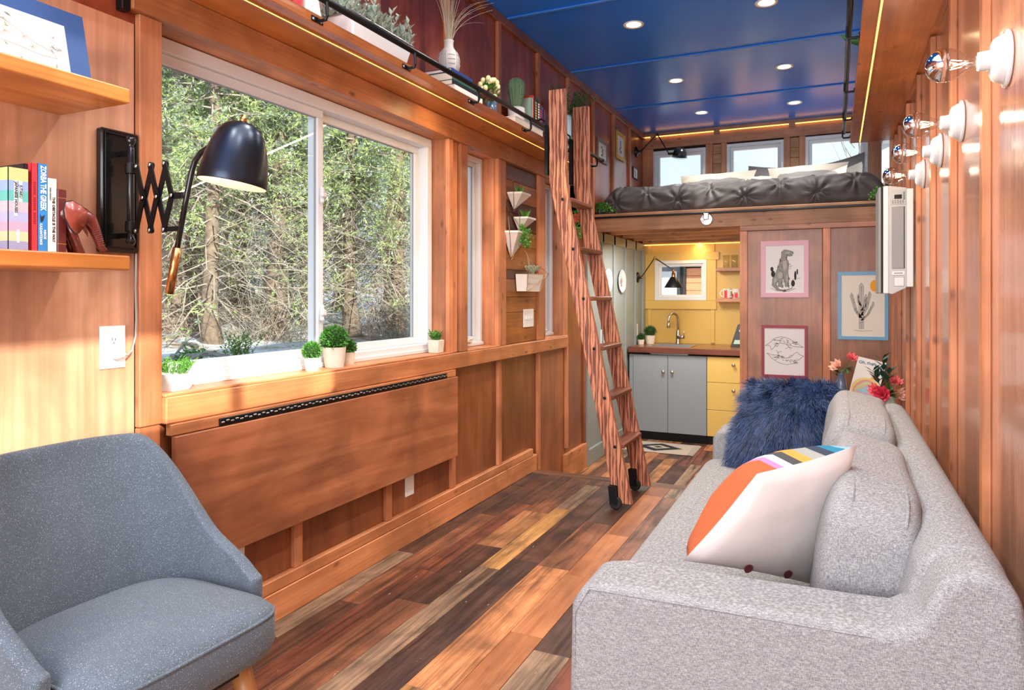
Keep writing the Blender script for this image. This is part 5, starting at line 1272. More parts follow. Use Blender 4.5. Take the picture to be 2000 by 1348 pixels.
fv = [(-0.08, 1.535, 0), (0.01, 1.535, 0), (0.01, 1.595, 0), (-0.08, 1.595, 0), (-0.085, 1.52, 0.062), (0.03, 1.50, 0.055), (0.035, 1.625, 0.045), (-0.085, 1.63, 0.055)]
mk('pot', MB().add([(x, y, z + ZS) for x, y, z in fv], [(3, 2, 1, 0), (0, 1, 5, 4), (1, 2, 6), (1, 6, 5), (2, 3, 7), (2, 7, 6), (3, 0, 4, 7), (4, 5, 6, 7)]), M['concrete'], t_)
sprigs(t_, (-0.03, 1.57, ZS + 0.045), 0.055, 34, 0.06, M['leaf_grass'], 0.016, 0.009, 0.9, 6)

# hanging wall planters
def wedge_planter(name, lb_, y0, y1, zt_, zb2, hook, kind, x0=0.012):
    t_ = thing(name, (0.03, (y0 + y1) / 2, zb2), lb_, 'planter', 'hanging wall planters'); ym = (y0 + y1) / 2; d = (y1 - y0)
    dp = min(0.09, d * 0.55) ; rim = 0.012
    A_, B_, C_, D_, E_ = (x0, y0, zt_ - rim), (x0, y1, zt_ - rim), (x0 + dp, y1 - d * 0.12, zt_ - rim), (x0 + dp, y0 + d * 0.12, zt_ - rim), (x0 + 0.004, ym, zb2)
    mk('pot', MB().add([A_, B_, C_, D_, E_], [(0, 1, 2, 3), (3, 2, 4), (2, 1, 4), (0, 3, 4), (1, 0, 4)]), M['white_matte'], t_)
    up_ = Vector((0, 0, rim)); q = [Vector(v) for v in (A_, B_, C_, D_)]; o_ = [Vector((-0.0, -0.003, 0)), Vector((0, 0.003, 0)), Vector((0.003, 0.003, 0)), Vector((0.003, -0.003, 0))]
    mk('rim', MB().add([a + b for a, b in zip(q, o_)] + [a + b + up_ for a, b in zip(q, o_)], [(3, 2, 1, 0), (4, 5, 6, 7), (0, 1, 5, 4), (1, 2, 6, 5), (2, 3, 7, 6), (3, 0, 4, 7)]), M['white_matte'], t_)
    hk_ = Vector((0.012, hook[0], hook[1]))
    mk('gold_wire', MB().tube([hk_, (x0 + dp * 0.5, y0 - 0.003, zt_), (x0 + 0.006, ym, zb2 - 0.012)], 0.0018, 6).tube([hk_, (x0 + dp * 0.5, y1 + 0.003, zt_), (x0 + 0.006, ym, zb2 - 0.012)], 0.0018, 6).tube([(0.004, hook[0], hook[1]), hk_ + Vector((0.012, 0, 0.003))], 0.003, 6), M['gold'], t_)
    c = (x0 + dp * 0.5, ym, zt_ - 0.004)
    if kind == 'spike':
        mb = MB()
        for i in range(34):
            a = Rg.uniform(0, 2 * PI); dd = Vector((math.cos(a) * 0.45, math.sin(a) * 0.45, 1)).normalized(); mb.leaf(Vector(c) + Vector((math.cos(a), math.sin(a), 0)) * 0.012, dd, Vector((-math.sin(a), math.cos(a), 0)), Rg.uniform(0.04, 0.07), 0.009, 0.1)
        mk('leaves', mb, M['leaf_grass'], t_, kind='stuff')
    elif kind == 'trail':
        mb = MB()
        for i in range(300):
            a = Rg.uniform(-1.4, 1.9); rr = Rg.uniform(0, 0.075); p = Vector(c) + Vector((abs(math.cos(a)) * rr + 0.02, math.sin(a) * rr * 0.8 + 0.012, Rg.uniform(-0.06, 0.05) - rr * 0.5)); mb.leaf(p, rdir(Rg, 0.4), rdir(Rg), 0.018, 0.014, 0.3)
        mk('leaves', mb, M['leaf_grass'], t_, kind='stuff')
    else:
        mb = MB()
        for i in range(16):
            a = i * 2.4; r1 = Rg.uniform(0.04, 0.075); pts_ = []
            for k in range(7):
                s_ = k / 6; rr = r1 * math.sin(s_ * 2.2); pts_.append(Vector(c) + Vector((math.cos(a + s_) * rr * 0.7, math.sin(a + s_) * rr, 0.035 * math.sin(s_ * 2.9) + 0.01)))
            mb.tube(pts_, [0.005 * (1 - s / 7.5) for s in range(7)], 6)
        mk('curled_leaves', mb, M['airplant'], t_, smooth=True, kind='stuff')
    return t_
wedge_planter('hanging_planter', 'small white wedge planter with spiky grass, topmost on the plank panel', 3.985, 4.165, 1.847, 1.745, (4.075, 1.93), 'spike')
wedge_planter('hanging_planter', 'small white wedge planter with spiky grass beside the large one', 4.080, 4.245, 1.700, 1.605, (4.135, 1.79), 'spike')
wedge_planter('hanging_planter', 'large white wedge planter with trailing leaves on the plank panel', 3.845 + 0.08, 4.14, 1.598, 1.43, (3.985, 1.745), 'trail')
t_ = thing('hanging_planter', (0.05, 4.3, 1.22), 'white faceted box planter with an air plant, lowest on the plank panel', 'planter', 'hanging wall planters')
mk('pot', MB().add([(0.012, 4.13, 1.222), (0.012, 4.43, 1.222), (0.07, 4.37, 1.222), (0.07, 4.16, 1.222), (0.012, 4.11, 1.333), (0.012, 4.47, 1.333), (0.08, 4.42, 1.333), (0.08, 4.14, 1.333)], [(3, 2, 1, 0), (4, 5, 6, 7), (0, 1, 5, 4), (1, 2, 6, 5), (3, 7, 6), (3, 6, 2), (3, 0, 4, 7)]), M['white_matte'], t_)
mk('gold_wire', MB().tube([(0.012, 4.26, 1.475), (0.10, 4.115, 1.335), (0.07, 4.155, 1.22), (0.10, 4.45, 1.335), (0.07, 4.372, 1.22), (0.07, 4.155, 1.22)], 0.0018, 6).tube([(0.10, 4.115, 1.335), (0.10, 4.47, 1.335), (0.012, 4.29, 1.475)], 0.0018, 6), M['gold'], t_)
mb = MB()
for i in range(18):
    a = i * 2.4; r1 = Rg.uniform(0.05, 0.10); pts_ = []
    for k in range(8):
        s_ = k / 7; rr = r1 * math.sin(s_ * 2.3); pts_.append(Vector((0.055, 4.29, 1.335)) + Vector((math.cos(a + s_) * rr * 0.5, math.sin(a + s_ * 0.7) * rr, 0.05 * math.sin(s_ * 2.9) + 0.005)))
    mb.tube(pts_, [0.006 * (1 - s / 8.5) for s in range(8)], 6)
mk('air_plant', mb, M['airplant'], t_, smooth=True, kind='stuff')
mk('raffia_loop', MB().tube([(0.018, 4.235, 1.492), (0.022, 4.262, 1.482), (0.026, 4.285, 1.44), (0.03, 4.295, 1.385), (0.035, 4.29, 1.345)], 0.0025, 6), M['straw'], t_)

# ---- things on the left high shelf
ZT = 2.1645
bx = book('hardback', 'red book leaning on a white bookend at the near end of the high shelf', 0.20, 0.14, 1.86, 1.905, ZT, 2.35, M['b_red'])
be = thing('white_bookend', (0.17, 1.96, ZT), 'white angular bookend beside the red book on the high shelf', 'bookend')
mk('block', MB().prism([(1.925, 0), (2.02, 0), (1.985, 0.13), (1.925, 0.13)], (0.12, 0, ZT), (0, 1, 0), (0, 0, 1), (0.08, 0, 0)), M['white_matte'], be, bevel=(0.003, 1))
pl = thing('trough_planter', (0.14, 2.35, ZT), 'long white enamel trough of grey green lambs ear on the high shelf', 'plant')
mk('trough', MB().add([(0.075, 2.17, ZT), (0.215, 2.17, ZT), (0.215, 2.53, ZT), (0.075, 2.53, ZT), (0.055, 2.145, ZT + 0.105), (0.235, 2.145, ZT + 0.105), (0.235, 2.56, ZT + 0.105), (0.055, 2.56, ZT + 0.105)], [(3, 2, 1, 0), (4, 5, 6, 7), (0, 1, 5, 4), (1, 2, 6, 5), (2, 3, 7, 6), (3, 0, 4, 7)]), M['white_gloss'], pl, bevel=(0.008, 3))
mk('rim', MB().tube([(0.055, 2.145, ZT + 0.105), (0.235, 2.145, ZT + 0.105), (0.235, 2.56, ZT + 0.105), (0.055, 2.56, ZT + 0.105), (0.055, 2.145, ZT + 0.105)], 0.003, 6), M['steel'], pl)
mb = MB(); 
for i in range(150):
    p0 = Vector((Rg.uniform(0.06, 0.235), Rg.uniform(2.14, 2.575), ZT + 0.095)); d = Vector((Rg.uniform(-.35, .5), Rg.uniform(-.5, .5), 1)).normalized(); H = Rg.uniform(0.02, 0.10)
    for k in range(8):
        t = 0.3 + 0.7 * k / 7; az = k * 1.6 + i; dd = Vector((math.cos(az), math.sin(az), 0.3 + t)).normalized(); mb.leaf(p0 + d * H * t, dd, ZV, Rg.uniform(0.026, 0.042), 0.017, 0.25)
mk('leaves', mb, M['leaf_sage'], pl, kind='stuff')
# stack of books under the vase
stk_ = [(0.04, 0.245, 2.90, 3.19, 0.036, 'pages', 'cream book at the bottom of the stack below the carved vase', 'b_white'), (0.045, 0.235, 2.90, 3.17, 0.026, 'pages', 'dark spined book second from the bottom below the carved vase', 'b_black'), (0.05, 0.230, 2.91, 3.15, 0.040, 'pages', 'green book in the stack below the carved vase', 'b_green'), (0.055, 0.225, 2.91, 3.12, 0.018, 'pages', 'blue book on top of the stack below the carved vase', 'b_navy')]
zc2 = ZT
for a, b, c, d, h, pg, lb_, cm in stk_:
    k_ = thing('stacked_book', ((a + b) / 2, (c + d) / 2, zc2), lb_, 'book', 'books stacked under the carved vase')
    mk('cover', MB().box(a, b, c, d, zc2 + 0.0003, zc2 + 0.0025).box(a, b, c, d, zc2 + h - 0.0025, zc2 + h - 0.0003).box(b - 0.003, b + 0.001, c, d, zc2 + 0.0003, zc2 + h - 0.0003), M[cm], k_); mk('pages', MB().box(a + 0.003, b - 0.003, c + 0.003, d - 0.003, zc2 + 0.0025, zc2 + h - 0.0025), M['pages'], k_); zc2 += h
vz = thing('carved_vase', (0.14, 3.03, zc2), 'carved grey white vase of dry grass on stacked books', 'vase')
vp = [(0, 0), (0.036, 0), (0.048, 0.02), (0.056, 0.055), (0.056, 0.085), (0.047, 0.115), (0.030, 0.135), (0.023, 0.150), (0.0225, 0.172), (0.026, 0.180), (0.022, 0.180), (0.018, 0.15), (0, 0.12)]
mk('body', MB().lathe(vp, (0.14, 3.03, zc2), n=36), M['vase_carved'], vz, smooth=True)
gr = MB()
def vr(h):
    for (r0, h0), (r1, h1) in zip(vp, vp[1:]):
        if h0 <= h <= h1 and h1 > h0: return r0 + (r1 - r0) * (h - h0) / (h1 - h0)
    return 0.03
for q in range(8):
    a0 = q * PI / 4
    for k in range(4):
        if q % 2: gr.tube([Vector((0.14 + (vr(h) + 0.0003) * math.cos(a), 3.03 + (vr(h) + 0.0003) * math.sin(a), zc2 + h)) for h, a in [(0.03 + 0.022 * k, a0 - 0.32 + 0.08 * j) for j in range(9)]], 0.0016, 4)
        else: gr.tube([Vector((0.14 + (vr(h) + 0.0003) * math.cos(a0 - 0.24 + 0.16 * k), 3.03 + (vr(h) + 0.0003) * math.sin(a0 - 0.24 + 0.16 * k), zc2 + h)) for h in (0.02, 0.04, 0.06, 0.08, 0.10, 0.118)], 0.0016, 4)
mk('carving', gr, M['vase_groove'], vz)
gm = MB()
for i in range(46):
    a = Rg.uniform(-PI, PI); bend = Rg.uniform(0.02, 0.09) if i % 4 else Rg.uniform(0.12, 0.24); H = Rg.uniform(0.28, 0.44); 
    if i % 4 == 0: a = Rg.uniform(0.3, 1.9)
    pts_ = [Vector((0.14, 3.03, zc2 + 0.14)) + Vector((math.cos(a), math.sin(a), 0)) * (0.012 + bend * (s / 6) ** 2) + ZV * (H * (s / 6) * (1 - 0.35 * (s / 6) * (bend > 0.1))) for s in range(7)]
    gm.tube(pts_, [0.0016 * (1 - s / 8) for s in range(7)], 4, False)
mk('dry_grass', gm, M['straw'], vz, kind='stuff')
yf = thing('yellow_flower_pot', (0.19, 3.41, ZT), 'pale yellow flower bunch in a small slate pot on the high shelf', 'plant')
mk('pot', MB().lathe([(0, 0), (0.026, 0), (0.034, 0.085), (0.030, 0.085), (0, 0.07)], (0.18, 3.42, ZT), n=20), M['vase_blue'], yf, smooth=True)
fb = MB(); lbm = MB()
for i in range(26):
    d = rdir(Rg, 0.8); fb.sell(Vector((0.18, 3.40, ZT + 0.155)) + Vector((d.x * 0.05, d.y * 0.062, d.z * 0.055)), (0.014, 0.014, 0.016), 1, 1, 8, 6)
for i in range(60):
    d = rdir(Rg); lbm.leaf(Vector((0.18, 3.40, ZT + 0.125)) + d * 0.035, d, ZV, 0.035, 0.014)
mk('blossoms', fb, M['cream_flower'], yf, kind='stuff', smooth=True); mk('leaves', lbm, M['leaf_bright'], yf, kind='stuff')
k_ = thing('flat_book', (0.19, 3.72, ZT), 'cream book lying flat under the cactus pot', 'book')
mk('cover', MB().box(0.10, 0.262, 3.56, 3.98, ZT + 0.0003, ZT + 0.003).box(0.10, 0.262, 3.56, 3.98, ZT + 0.036, ZT + 0.039), M['b_white'], k_); mk('pages', MB().box(0.10, 0.26, 3.563, 3.97, ZT + 0.003, ZT + 0.036), M['pages'], k_)
k2_ = thing('flat_book', (0.2, 3.9, ZT), 'thin dark book on the cream book beside the cactus', 'book'); mk('cover', MB().box(0.19, 0.262, 3.80, 3.985, ZT + 0.0395, ZT + 0.052), M['b_black'], k2_)
cz = ZT + 0.0395
cc = thing('cactus', (0.14, 3.80, cz), 'tall ribbed cactus in a round white pot on the high shelf', 'plant')
mk('pot', MB().lathe([(0, 0), (0.038, 0), (0.050, 0.03), (0.052, 0.115), (0.048, 0.118), (0.045, 0.10), (0, 0.10)], (0.145, 3.83, cz), n=30), M['white_matte'], cc, smooth=True)
nr = 15; vs = []; prof_c = [(0.026, 0.0), (0.033, 0.04), (0.042, 0.10), (0.046, 0.14), (0.043, 0.17), (0.030, 0.190), (0.012, 0.200), (0.001, 0.202)]; NA = nr * 4
for r, h in prof_c:
    for k in range(NA):
        a = 2 * PI * k / NA; rr = r * (1 + 0.13 * math.cos(nr * a)); vs.append((0.145 + rr * math.cos(a), 3.83 + rr * math.sin(a), cz + 0.10 + h))
mk('ribbed_stem', MB().add(vs, [(j * NA + k, j * NA + (k + 1) % NA, (j + 1) * NA + (k + 1) % NA, (j + 1) * NA + k) for j in range(len(prof_c) - 1) for k in range(NA)]), M['cactus'], cc, smooth=True)
sp = MB()
for k in range(nr):
    a = 2 * PI * k / nr
    for j in range(16):
        h = 0.195 * j / 16; i_ = max(0, [q for q in range(len(prof_c)) if prof_c[q][1] <= h][-1]); r0, h0 = prof_c[i_]; r1, h1 = prof_c[min(i_ + 1, len(prof_c) - 1)]; r = (r0 + (r1 - r0) * (h - h0) / max(1e-6, h1 - h0)) * 1.13
        p = Vector((0.145 + r * math.cos(a), 3.83 + r * math.sin(a), cz + 0.10 + h))
        for q in range(3): sp.blade(p, (Vector((math.cos(a), math.sin(a), 0.1)) + rdir(Rg) * 0.8).normalized(), ZV, 0.010, 0.0016)
mk('spines', sp, M['spine'], cc, kind='stuff')
yb2 = 3.962
for nme, lb_, w_, h_, cm, x1_, pr in (('upright_book', 'mint green book with its cover facing the cactus on the high shelf', 0.020, 0.252, 'b_mint', 0.188, None), ('upright_book', 'orange red book behind the mint green one on the high shelf', 0.022, 0.272, 'b_orange', 0.186, None), ('upright_book', 'black book with gold spine print in the upright row on the high shelf', 0.04, 0.272, 'b_black', 0.19, 't_gold'), ('upright_book', 'black book with white spine print in the upright row on the high shelf', 0.036, 0.26, 'b_black', 0.192, 't_white'), ('upright_book', 'maroon book with red bands in the upright row on the high shelf', 0.036, 0.24, 'b_maroon', 0.19, 'b_red'), ('upright_book', 'navy book in the upright row on the high shelf', 0.028, 0.235, 'b_navy', 0.187, None), ('upright_book', 'dark red narrow book at the far end of the upright row on the high shelf', 0.025, 0.225, 'b_maroon', 0.191, None)):
    bb = book(nme, lb_, x1_, 0.135 if 'mint' in lb_ else 0.160, yb2, yb2 + w_, ZT, ZT + h_, M[cm], 'upright books on the high shelf')
    if pr:
        lm = MB(); zz_ = ZT + 0.02
        while zz_ < ZT + h_ - 0.03: lm.box(x1_ + 0.0006, x1_ + 0.0014, yb2 + 0.007, yb2 + w_ - 0.007, zz_, zz_ + 0.010); zz_ += 0.016
        mk('spine_print', lm, M[pr], bb)
    yb2 += w_ + 0.0015
tv = thing('tall_vase', (0.12, 4.70, ZT), 'tall pale blue vase of leafy fern on the high shelf behind the ladder', 'plant')
mk('vase', MB().lathe([(0, 0), (0.045, 0), (0.048, 0.01), (0.050, 0.32), (0.046, 0.32), (0.044, 0.02), (0, 0.02)], (0.12, 4.72, ZT), n=24), M['vase_sky'], tv, smooth=True)
sprigs(tv, (0.13, 4.72, ZT + 0.31), 0.07, 60, 0.21, M['leaf_dark'], 0.024, 0.014, 1.3, 9, xmin=0.03)
sv = thing('small_fern', (0.20, 4.57, ZT), 'small leafy fern in a dark pot between the ladder rails on the high shelf', 'plant')
mk('pot', MB().lathe([(0, 0), (0.035, 0), (0.042, 0.07), (0.038, 0.07), (0, 0.06)], (0.19, 4.57, ZT), n=20), M['b_black'], sv, smooth=True)
sprigs(sv, (0.19, 4.57, ZT + 0.06), 0.06, 40, 0.10, M['leaf_grass'], 0.02, 0.012, 1.2, 7)

# ---- trailing plants on the loft edge and behind the ladder
def trailing(lb_, c, spread, down, n, side, pot=True):
    t_ = thing('trailing_plant', c, lb_, 'plant')
    mk('pot', MB().lathe([(0, 0), (0.03, 0), (0.035, 0.05), (0, 0.045)], c, n=16), M['b_black'], t_)
    mb = MB(); sm = MB()
    for i in range(n):
        a = Rg.uniform(-PI, PI); L_ = Rg.uniform(0.3, 1.0); p = Vector(c) + Vector((0, 0, 0.05)); pts_ = []
        for k in range(6):
            s_ = k / 5; pts_.append(p + Vector((math.cos(a) * spread * s_ * L_ * (0.9 if side == 0 else 1) + side * spread * s_ * L_, -abs(math.sin(a)) * spread * 0.5 * s_ * L_, 0.05 * math.sin(s_ * PI) - down * s_ * s_ * L_)))
        sm.tube(pts_, 0.001, 4, False)
        for k in range(14):
            s_ = k / 13 * 4.99; i0 = int(s_); q = pts_[i0].lerp(pts_[i0 + 1], s_ - i0); mb.leaf(q + rdir(Rg) * 0.008, rdir(Rg, 0.4), rdir(Rg), 0.015, 0.013, 0.2)
    mk('stems', sm, M['leaf_bright'], t_, kind='stuff'); mk('leaves', mb, M['leaf_grass'], t_, kind='stuff'); return t_
trailing('trailing green plant at the left end of the loft edge beside the duvet', (0.045, 5.80, 1.888), 0.12, 0.04, 34, 0.35)
trailing('trailing green plant at the right end of the loft edge by the white heater', (2.20, 5.795, 1.888), 0.10, 0.05, 40, -0.2)
hpn = thing('trailing_plant', (0.03, 5.19, 1.7), 'small vine hanging on the wall behind the ladder', 'plant')
mk('wall_pot', MB().lathe([(0, 0), (0.03, 0.01), (0.035, 0.07), (0, 0.07)], (0.036, 5.19, 1.76), n=16), M['b_orange'], hpn)
mb = MB()
for i in range(260):
    s_ = Rg.random(); mb.leaf(Vector((0.04 + Rg.uniform(-.02, .04), 5.19 + Rg.gauss(0, 0.035), 1.86 - 0.22 * s_)), rdir(Rg), rdir(Rg), 0.018, 0.014, 0.2)
mk('leaves', mb, M['leaf_grass'], hpn, kind='stuff')

# ---- loft pictures
def frame_pic(name, lb_, o, u, v, w, h, fw, fm, pmat, th=0.012, cat='picture', frame2=None):
    # o: lower-left corner on the wall, u: right, v: up as the viewer sees it
    o = Vector(o); u = Vector(u); v = Vector(v); n = u.cross(v); t_ = thing(name, o, lb_, cat)
    mb = MB(); mb.obox(o, u * w, v * fw, n * th).obox(o + v * (h - fw), u * w, v * fw, n * th).obox(o + v * fw, u * fw, v * (h - 2 * fw), n * th).obox(o + v * fw + u * (w - fw), u * fw, v * (h - 2 * fw), n * th)
    mk('frame', mb, fm, t_); s0 = o + u * fw + v * fw + n * 0.004
    mk('sheet', MB().obox(s0, u * (w - 2 * fw), v * (h - 2 * fw), n * 0.002), pmat, t_)
    return t_, s0 + n * 0.002, w - 2 * fw, h - 2 * fw
def blot(mb, mb2, s0, u, v, w, h, seed, k=5):
    r = random.Random(seed)
    for i in range(k):
        cx, cy = w * (0.5 + r.uniform(-.12, .12)), h * (0.2 + 0.6 * i / k); a = r.uniform(-.6, .6)
        fillpoly(mb, [(cx - w * .1, cy), (cx, cy - h * .05), (cx + w * (.12 + .05 * a), cy + h * .03), (cx + w * .02, cy + h * .12), (cx - w * .08, cy + h * .08)], s0, u, v, 0.0005 + i * 0.0001)
    strokes(mb2, [[(w * .5, h * .08), (w * .48, h * .5), (w * .52, h * .85)], [(w * .3, h * .15), (w * .5, h * .3), (w * .72, h * .2)]], s0, u, v, w * .02, 0.0008)
for nme, y0, w_, z0, h_, fw, fm, lb_, sd in (('loft_print', 5.835, 0.29, 2.375, 0.20, 0.03, M['grey_frame'], 'small grey framed ink print nearest the shelf end on the loft wall', 1), ('loft_print', 6.41, 0.29, 2.50, 0.26, 0.035, M['mustard'], 'mustard framed drawing on the loft wall', 2), ('loft_print', 7.02, 0.19, 2.40, 0.12, 0.012, M['b_black'], 'tiny black framed drawing on the loft wall', 3)):
    t_, s0, w2, h2 = frame_pic(nme, lb_, (0.0005, y0, z0), YV, ZV, w_, h_, fw, fm, M['paper'])
    a_, b_ = MB(), MB(); blot(a_, b_, s0, YV, ZV, w2, h2, sd); mk('drawing', a_, M['ink_grey'], t_); mk('ink_lines', b_, M['ink'], t_)

# ---- pictures on the partition
YP = 5.7645
t_, s0, w_, h_ = frame_pic('dinosaur_print', 'pencil drawing of an upright dinosaur in a pink frame', (1.362, YP, 1.180), XV, ZV, 0.343, 0.435, 0.034, M['pink_frame'], M['paper'])
def U(pts, w=w_, h=h_): return [(a * w, b * h) for a, b in pts]
bodyp = U([(0.42, 0.86), (0.50, 0.905), (0.62, 0.885), (0.72, 0.86), (0.735, 0.82), (0.66, 0.80), (0.72, 0.785), (0.65, 0.765), (0.56, 0.775), (0.555, 0.72), (0.60, 0.66), (0.61, 0.60), (0.60, 0.50), (0.59, 0.42), (0.62, 0.30), (0.60, 0.18), (0.62, 0.13), (0.52, 0.13), (0.50, 0.24), (0.46, 0.32), (0.44, 0.22), (0.45, 0.13), (0.34, 0.13), (0.33, 0.25), (0.28, 0.18), (0.36, 0.075), (0.52, 0.06), (0.72, 0.10), (0.50, 0.035), (0.30, 0.06), (0.17, 0.16), (0.19, 0.30), (0.28, 0.44), (0.34, 0.56), (0.38, 0.68), (0.42, 0.76)])
import mathutils
g_ = MB(); fill_concave(g_, bodyp, s0, XV, ZV, 0.0003); mk('pencil_shade', g_, M['ink_grey'], t_)
lt_m = plain('pencil_light', (178, 175, 163), 0.8)
for pl_ in ([(0.50, 0.84), (0.60, 0.86), (0.66, 0.84), (0.60, 0.81), (0.52, 0.82)], [(0.46, 0.66), (0.55, 0.68), (0.57, 0.56), (0.52, 0.46), (0.46, 0.50)], [(0.36, 0.44), (0.46, 0.42), (0.44, 0.32), (0.36, 0.30), (0.32, 0.38)], [(0.22, 0.26), (0.27, 0.34), (0.29, 0.26), (0.24, 0.18)], [(0.54, 0.36), (0.59, 0.38), (0.58, 0.24), (0.55, 0.22)]): lt_ = MB(); fill_concave(lt_, U(pl_), s0, XV, ZV, 0.0006); mk('pencil_highlight', lt_, lt_m, t_)
ln = [bodyp + [bodyp[0]], U([(0.56, 0.62), (0.64, 0.60), (0.67, 0.55), (0.70, 0.57)]), U([(0.58, 0.58), (0.65, 0.54), (0.66, 0.50)]), U([(0.50, 0.84), (0.52, 0.845)]), U([(0.34, 0.50), (0.44, 0.44), (0.48, 0.34)]), U([(0.40, 0.60), (0.46, 0.50)]), U([(0.14, 0.10), (0.3, 0.04), (0.6, 0.03), (0.78, 0.09)]), U([(0.70, 0.28), (0.9, 0.31)])]
Rk = random.Random(4)
for i in range(60):
    a = Rk.choice(bodyp[8:]); ln.append([(a[0] + Rk.uniform(-.01, .01), a[1] + Rk.uniform(-.01, .01)), (a[0] + Rk.uniform(-.012, .012), a[1] + Rk.uniform(-.015, .015))])
k2 = MB(); strokes(k2, ln, s0, XV, ZV, 0.0022, 0.0009); mk('pencil_lines', k2, M['ink'], t_)
k3 = MB()
for (cx, cy, rx, rz) in ((0.17, 0.50, 0.04, 0.05), (0.20, 0.40, 0.055, 0.07), (0.72, 0.20, 0.05, 0.07), (0.78, 0.36, 0.03, 0.10), (0.83, 0.44, 0.02, 0.06)): fillpoly(k3, [(w_ * (cx + rx * math.cos(a)), h_ * (cy + rz * math.sin(a))) for a in [PI * k / 6 for k in range(12)]], s0, XV, ZV, 0.0005)
mk('cactus_pads', k3, M['ink'], t_)
t_, s0, w_, h_ = frame_pic('bird_print', 'ink drawing of two mirrored birds in a crimson frame', (1.366, YP, 0.560), XV, ZV, 0.332, 0.404, 0.022, M['red_frame'], M['paper'])
def U2(pts): return [(a * w_, b * h_) for a, b in pts]
ln = [U2([(0.02, 0.62), (0.16, 0.70), (0.25, 0.78), (0.42, 0.82), (0.58, 0.79), (0.78, 0.70), (0.97, 0.60), (0.72, 0.62), (0.55, 0.66), (0.40, 0.68), (0.30, 0.66), (0.24, 0.58), (0.18, 0.53), (0.14, 0.62), (0.02, 0.62)]),
      U2([(0.06, 0.46), (0.20, 0.42), (0.36, 0.42), (0.52, 0.36), (0.66, 0.38), (0.74, 0.46), (0.82, 0.50), (0.88, 0.44), (0.98, 0.42), (0.86, 0.34), (0.74, 0.26), (0.56, 0.22), (0.36, 0.26), (0.20, 0.34), (0.06, 0.46)]),
      U2([(0.55, 0.66), (0.62, 0.60), (0.52, 0.56)]), U2([(0.62, 0.60), (0.66, 0.55)]), U2([(0.62, 0.60), (0.70, 0.58)]), U2([(0.36, 0.42), (0.34, 0.48), (0.44, 0.51)]), U2([(0.34, 0.48), (0.30, 0.52)]), U2([(0.60, 0.37), (0.66, 0.43), (0.70, 0.42)]), U2([(0.24, 0.66), (0.32, 0.60), (0.36, 0.66)])]
for i in range(90):
    t = Rk.random(); cx = 0.2 + 0.6 * t; cy = (0.74 - 0.10 * abs(t - .4) if i % 2 else 0.33 + 0.05 * math.sin(t * 6)) + Rk.uniform(-.045, .045); ln.append(U2([(cx, cy), (cx + Rk.uniform(.02, .06), cy - Rk.uniform(-.01, .025))]))
k2 = MB(); strokes(k2, ln, s0, XV, ZV, 0.0024, 0.0008); mk('ink_lines', k2, M['ink'], t_)
t_, s0, w_, h_ = frame_pic('cactus_print', 'ink drawing of a tall cactus and orange sun in a light blue frame', (1.905, YP, 0.868), XV, ZV, 0.333, 0.502, 0.024, M['blue_frame'], M['paper_cream'])
sn = MB(); fillpoly(sn, [(w_ * 0.78 + 0.032 * math.cos(a), h_ * 0.82 + 0.042 * math.sin(a)) for a in [PI * k / 12 for k in range(24)]], s0, XV, ZV, 0.0004); mk('orange_sun', sn, M['orange_sun'], t_)
arms = [([(0.47, 0.12), (0.46, 0.45), (0.47, 0.82)], 0.05), ([(0.46, 0.30), (0.34, 0.42), (0.24, 0.66)], 0.035), ([(0.48, 0.34), (0.58, 0.46), (0.66, 0.68)], 0.035), ([(0.48, 0.26), (0.62, 0.36), (0.74, 0.52)], 0.028), ([(0.48, 0.42), (0.55, 0.50), (0.57, 0.64)], 0.028), ([(0.46, 0.50), (0.40, 0.56), (0.39, 0.64)], 0.022)]
ln = []; gs = MB()
for pts_, r in arms:
    L1 = [((a - r) * w_, b * h_) for a, b in pts_]; R1 = [((a + r) * w_, b * h_) for a, b in pts_]; tip = [(pts_[-1][0] * w_, (pts_[-1][1] + 0.05) * h_)]
    ln.append(L1 + tip + R1[::-1]); ln.append([(a * w_, b * h_) for a, b in pts_]); fill_concave(gs, L1 + tip + R1[::-1], s0, XV, ZV, 0.0003)
    for k in range(10): j = Rk.randrange(len(pts_) - 1); t = Rk.random(); a = pts_[j][0] + (pts_[j + 1][0] - pts_[j][0]) * t + Rk.uniform(-r, r) * .7; b = pts_[j][1] + (pts_[j + 1][1] - pts_[j][1]) * t; ln.append([(a * w_, b * h_), (a * w_ + 0.001, (b + 0.03) * h_)])
ln.append([(0.3 * w_, 0.10 * h_), (0.5 * w_, 0.085 * h_), (0.72 * w_, 0.10 * h_)])
mk('ink_wash', gs, plain('ink_pale', (196, 192, 180), 0.8), t_); k2 = MB(); strokes(k2, ln, s0, XV, ZV, 0.0018, 0.0007); mk('ink_lines', k2, M['ink'], t_)

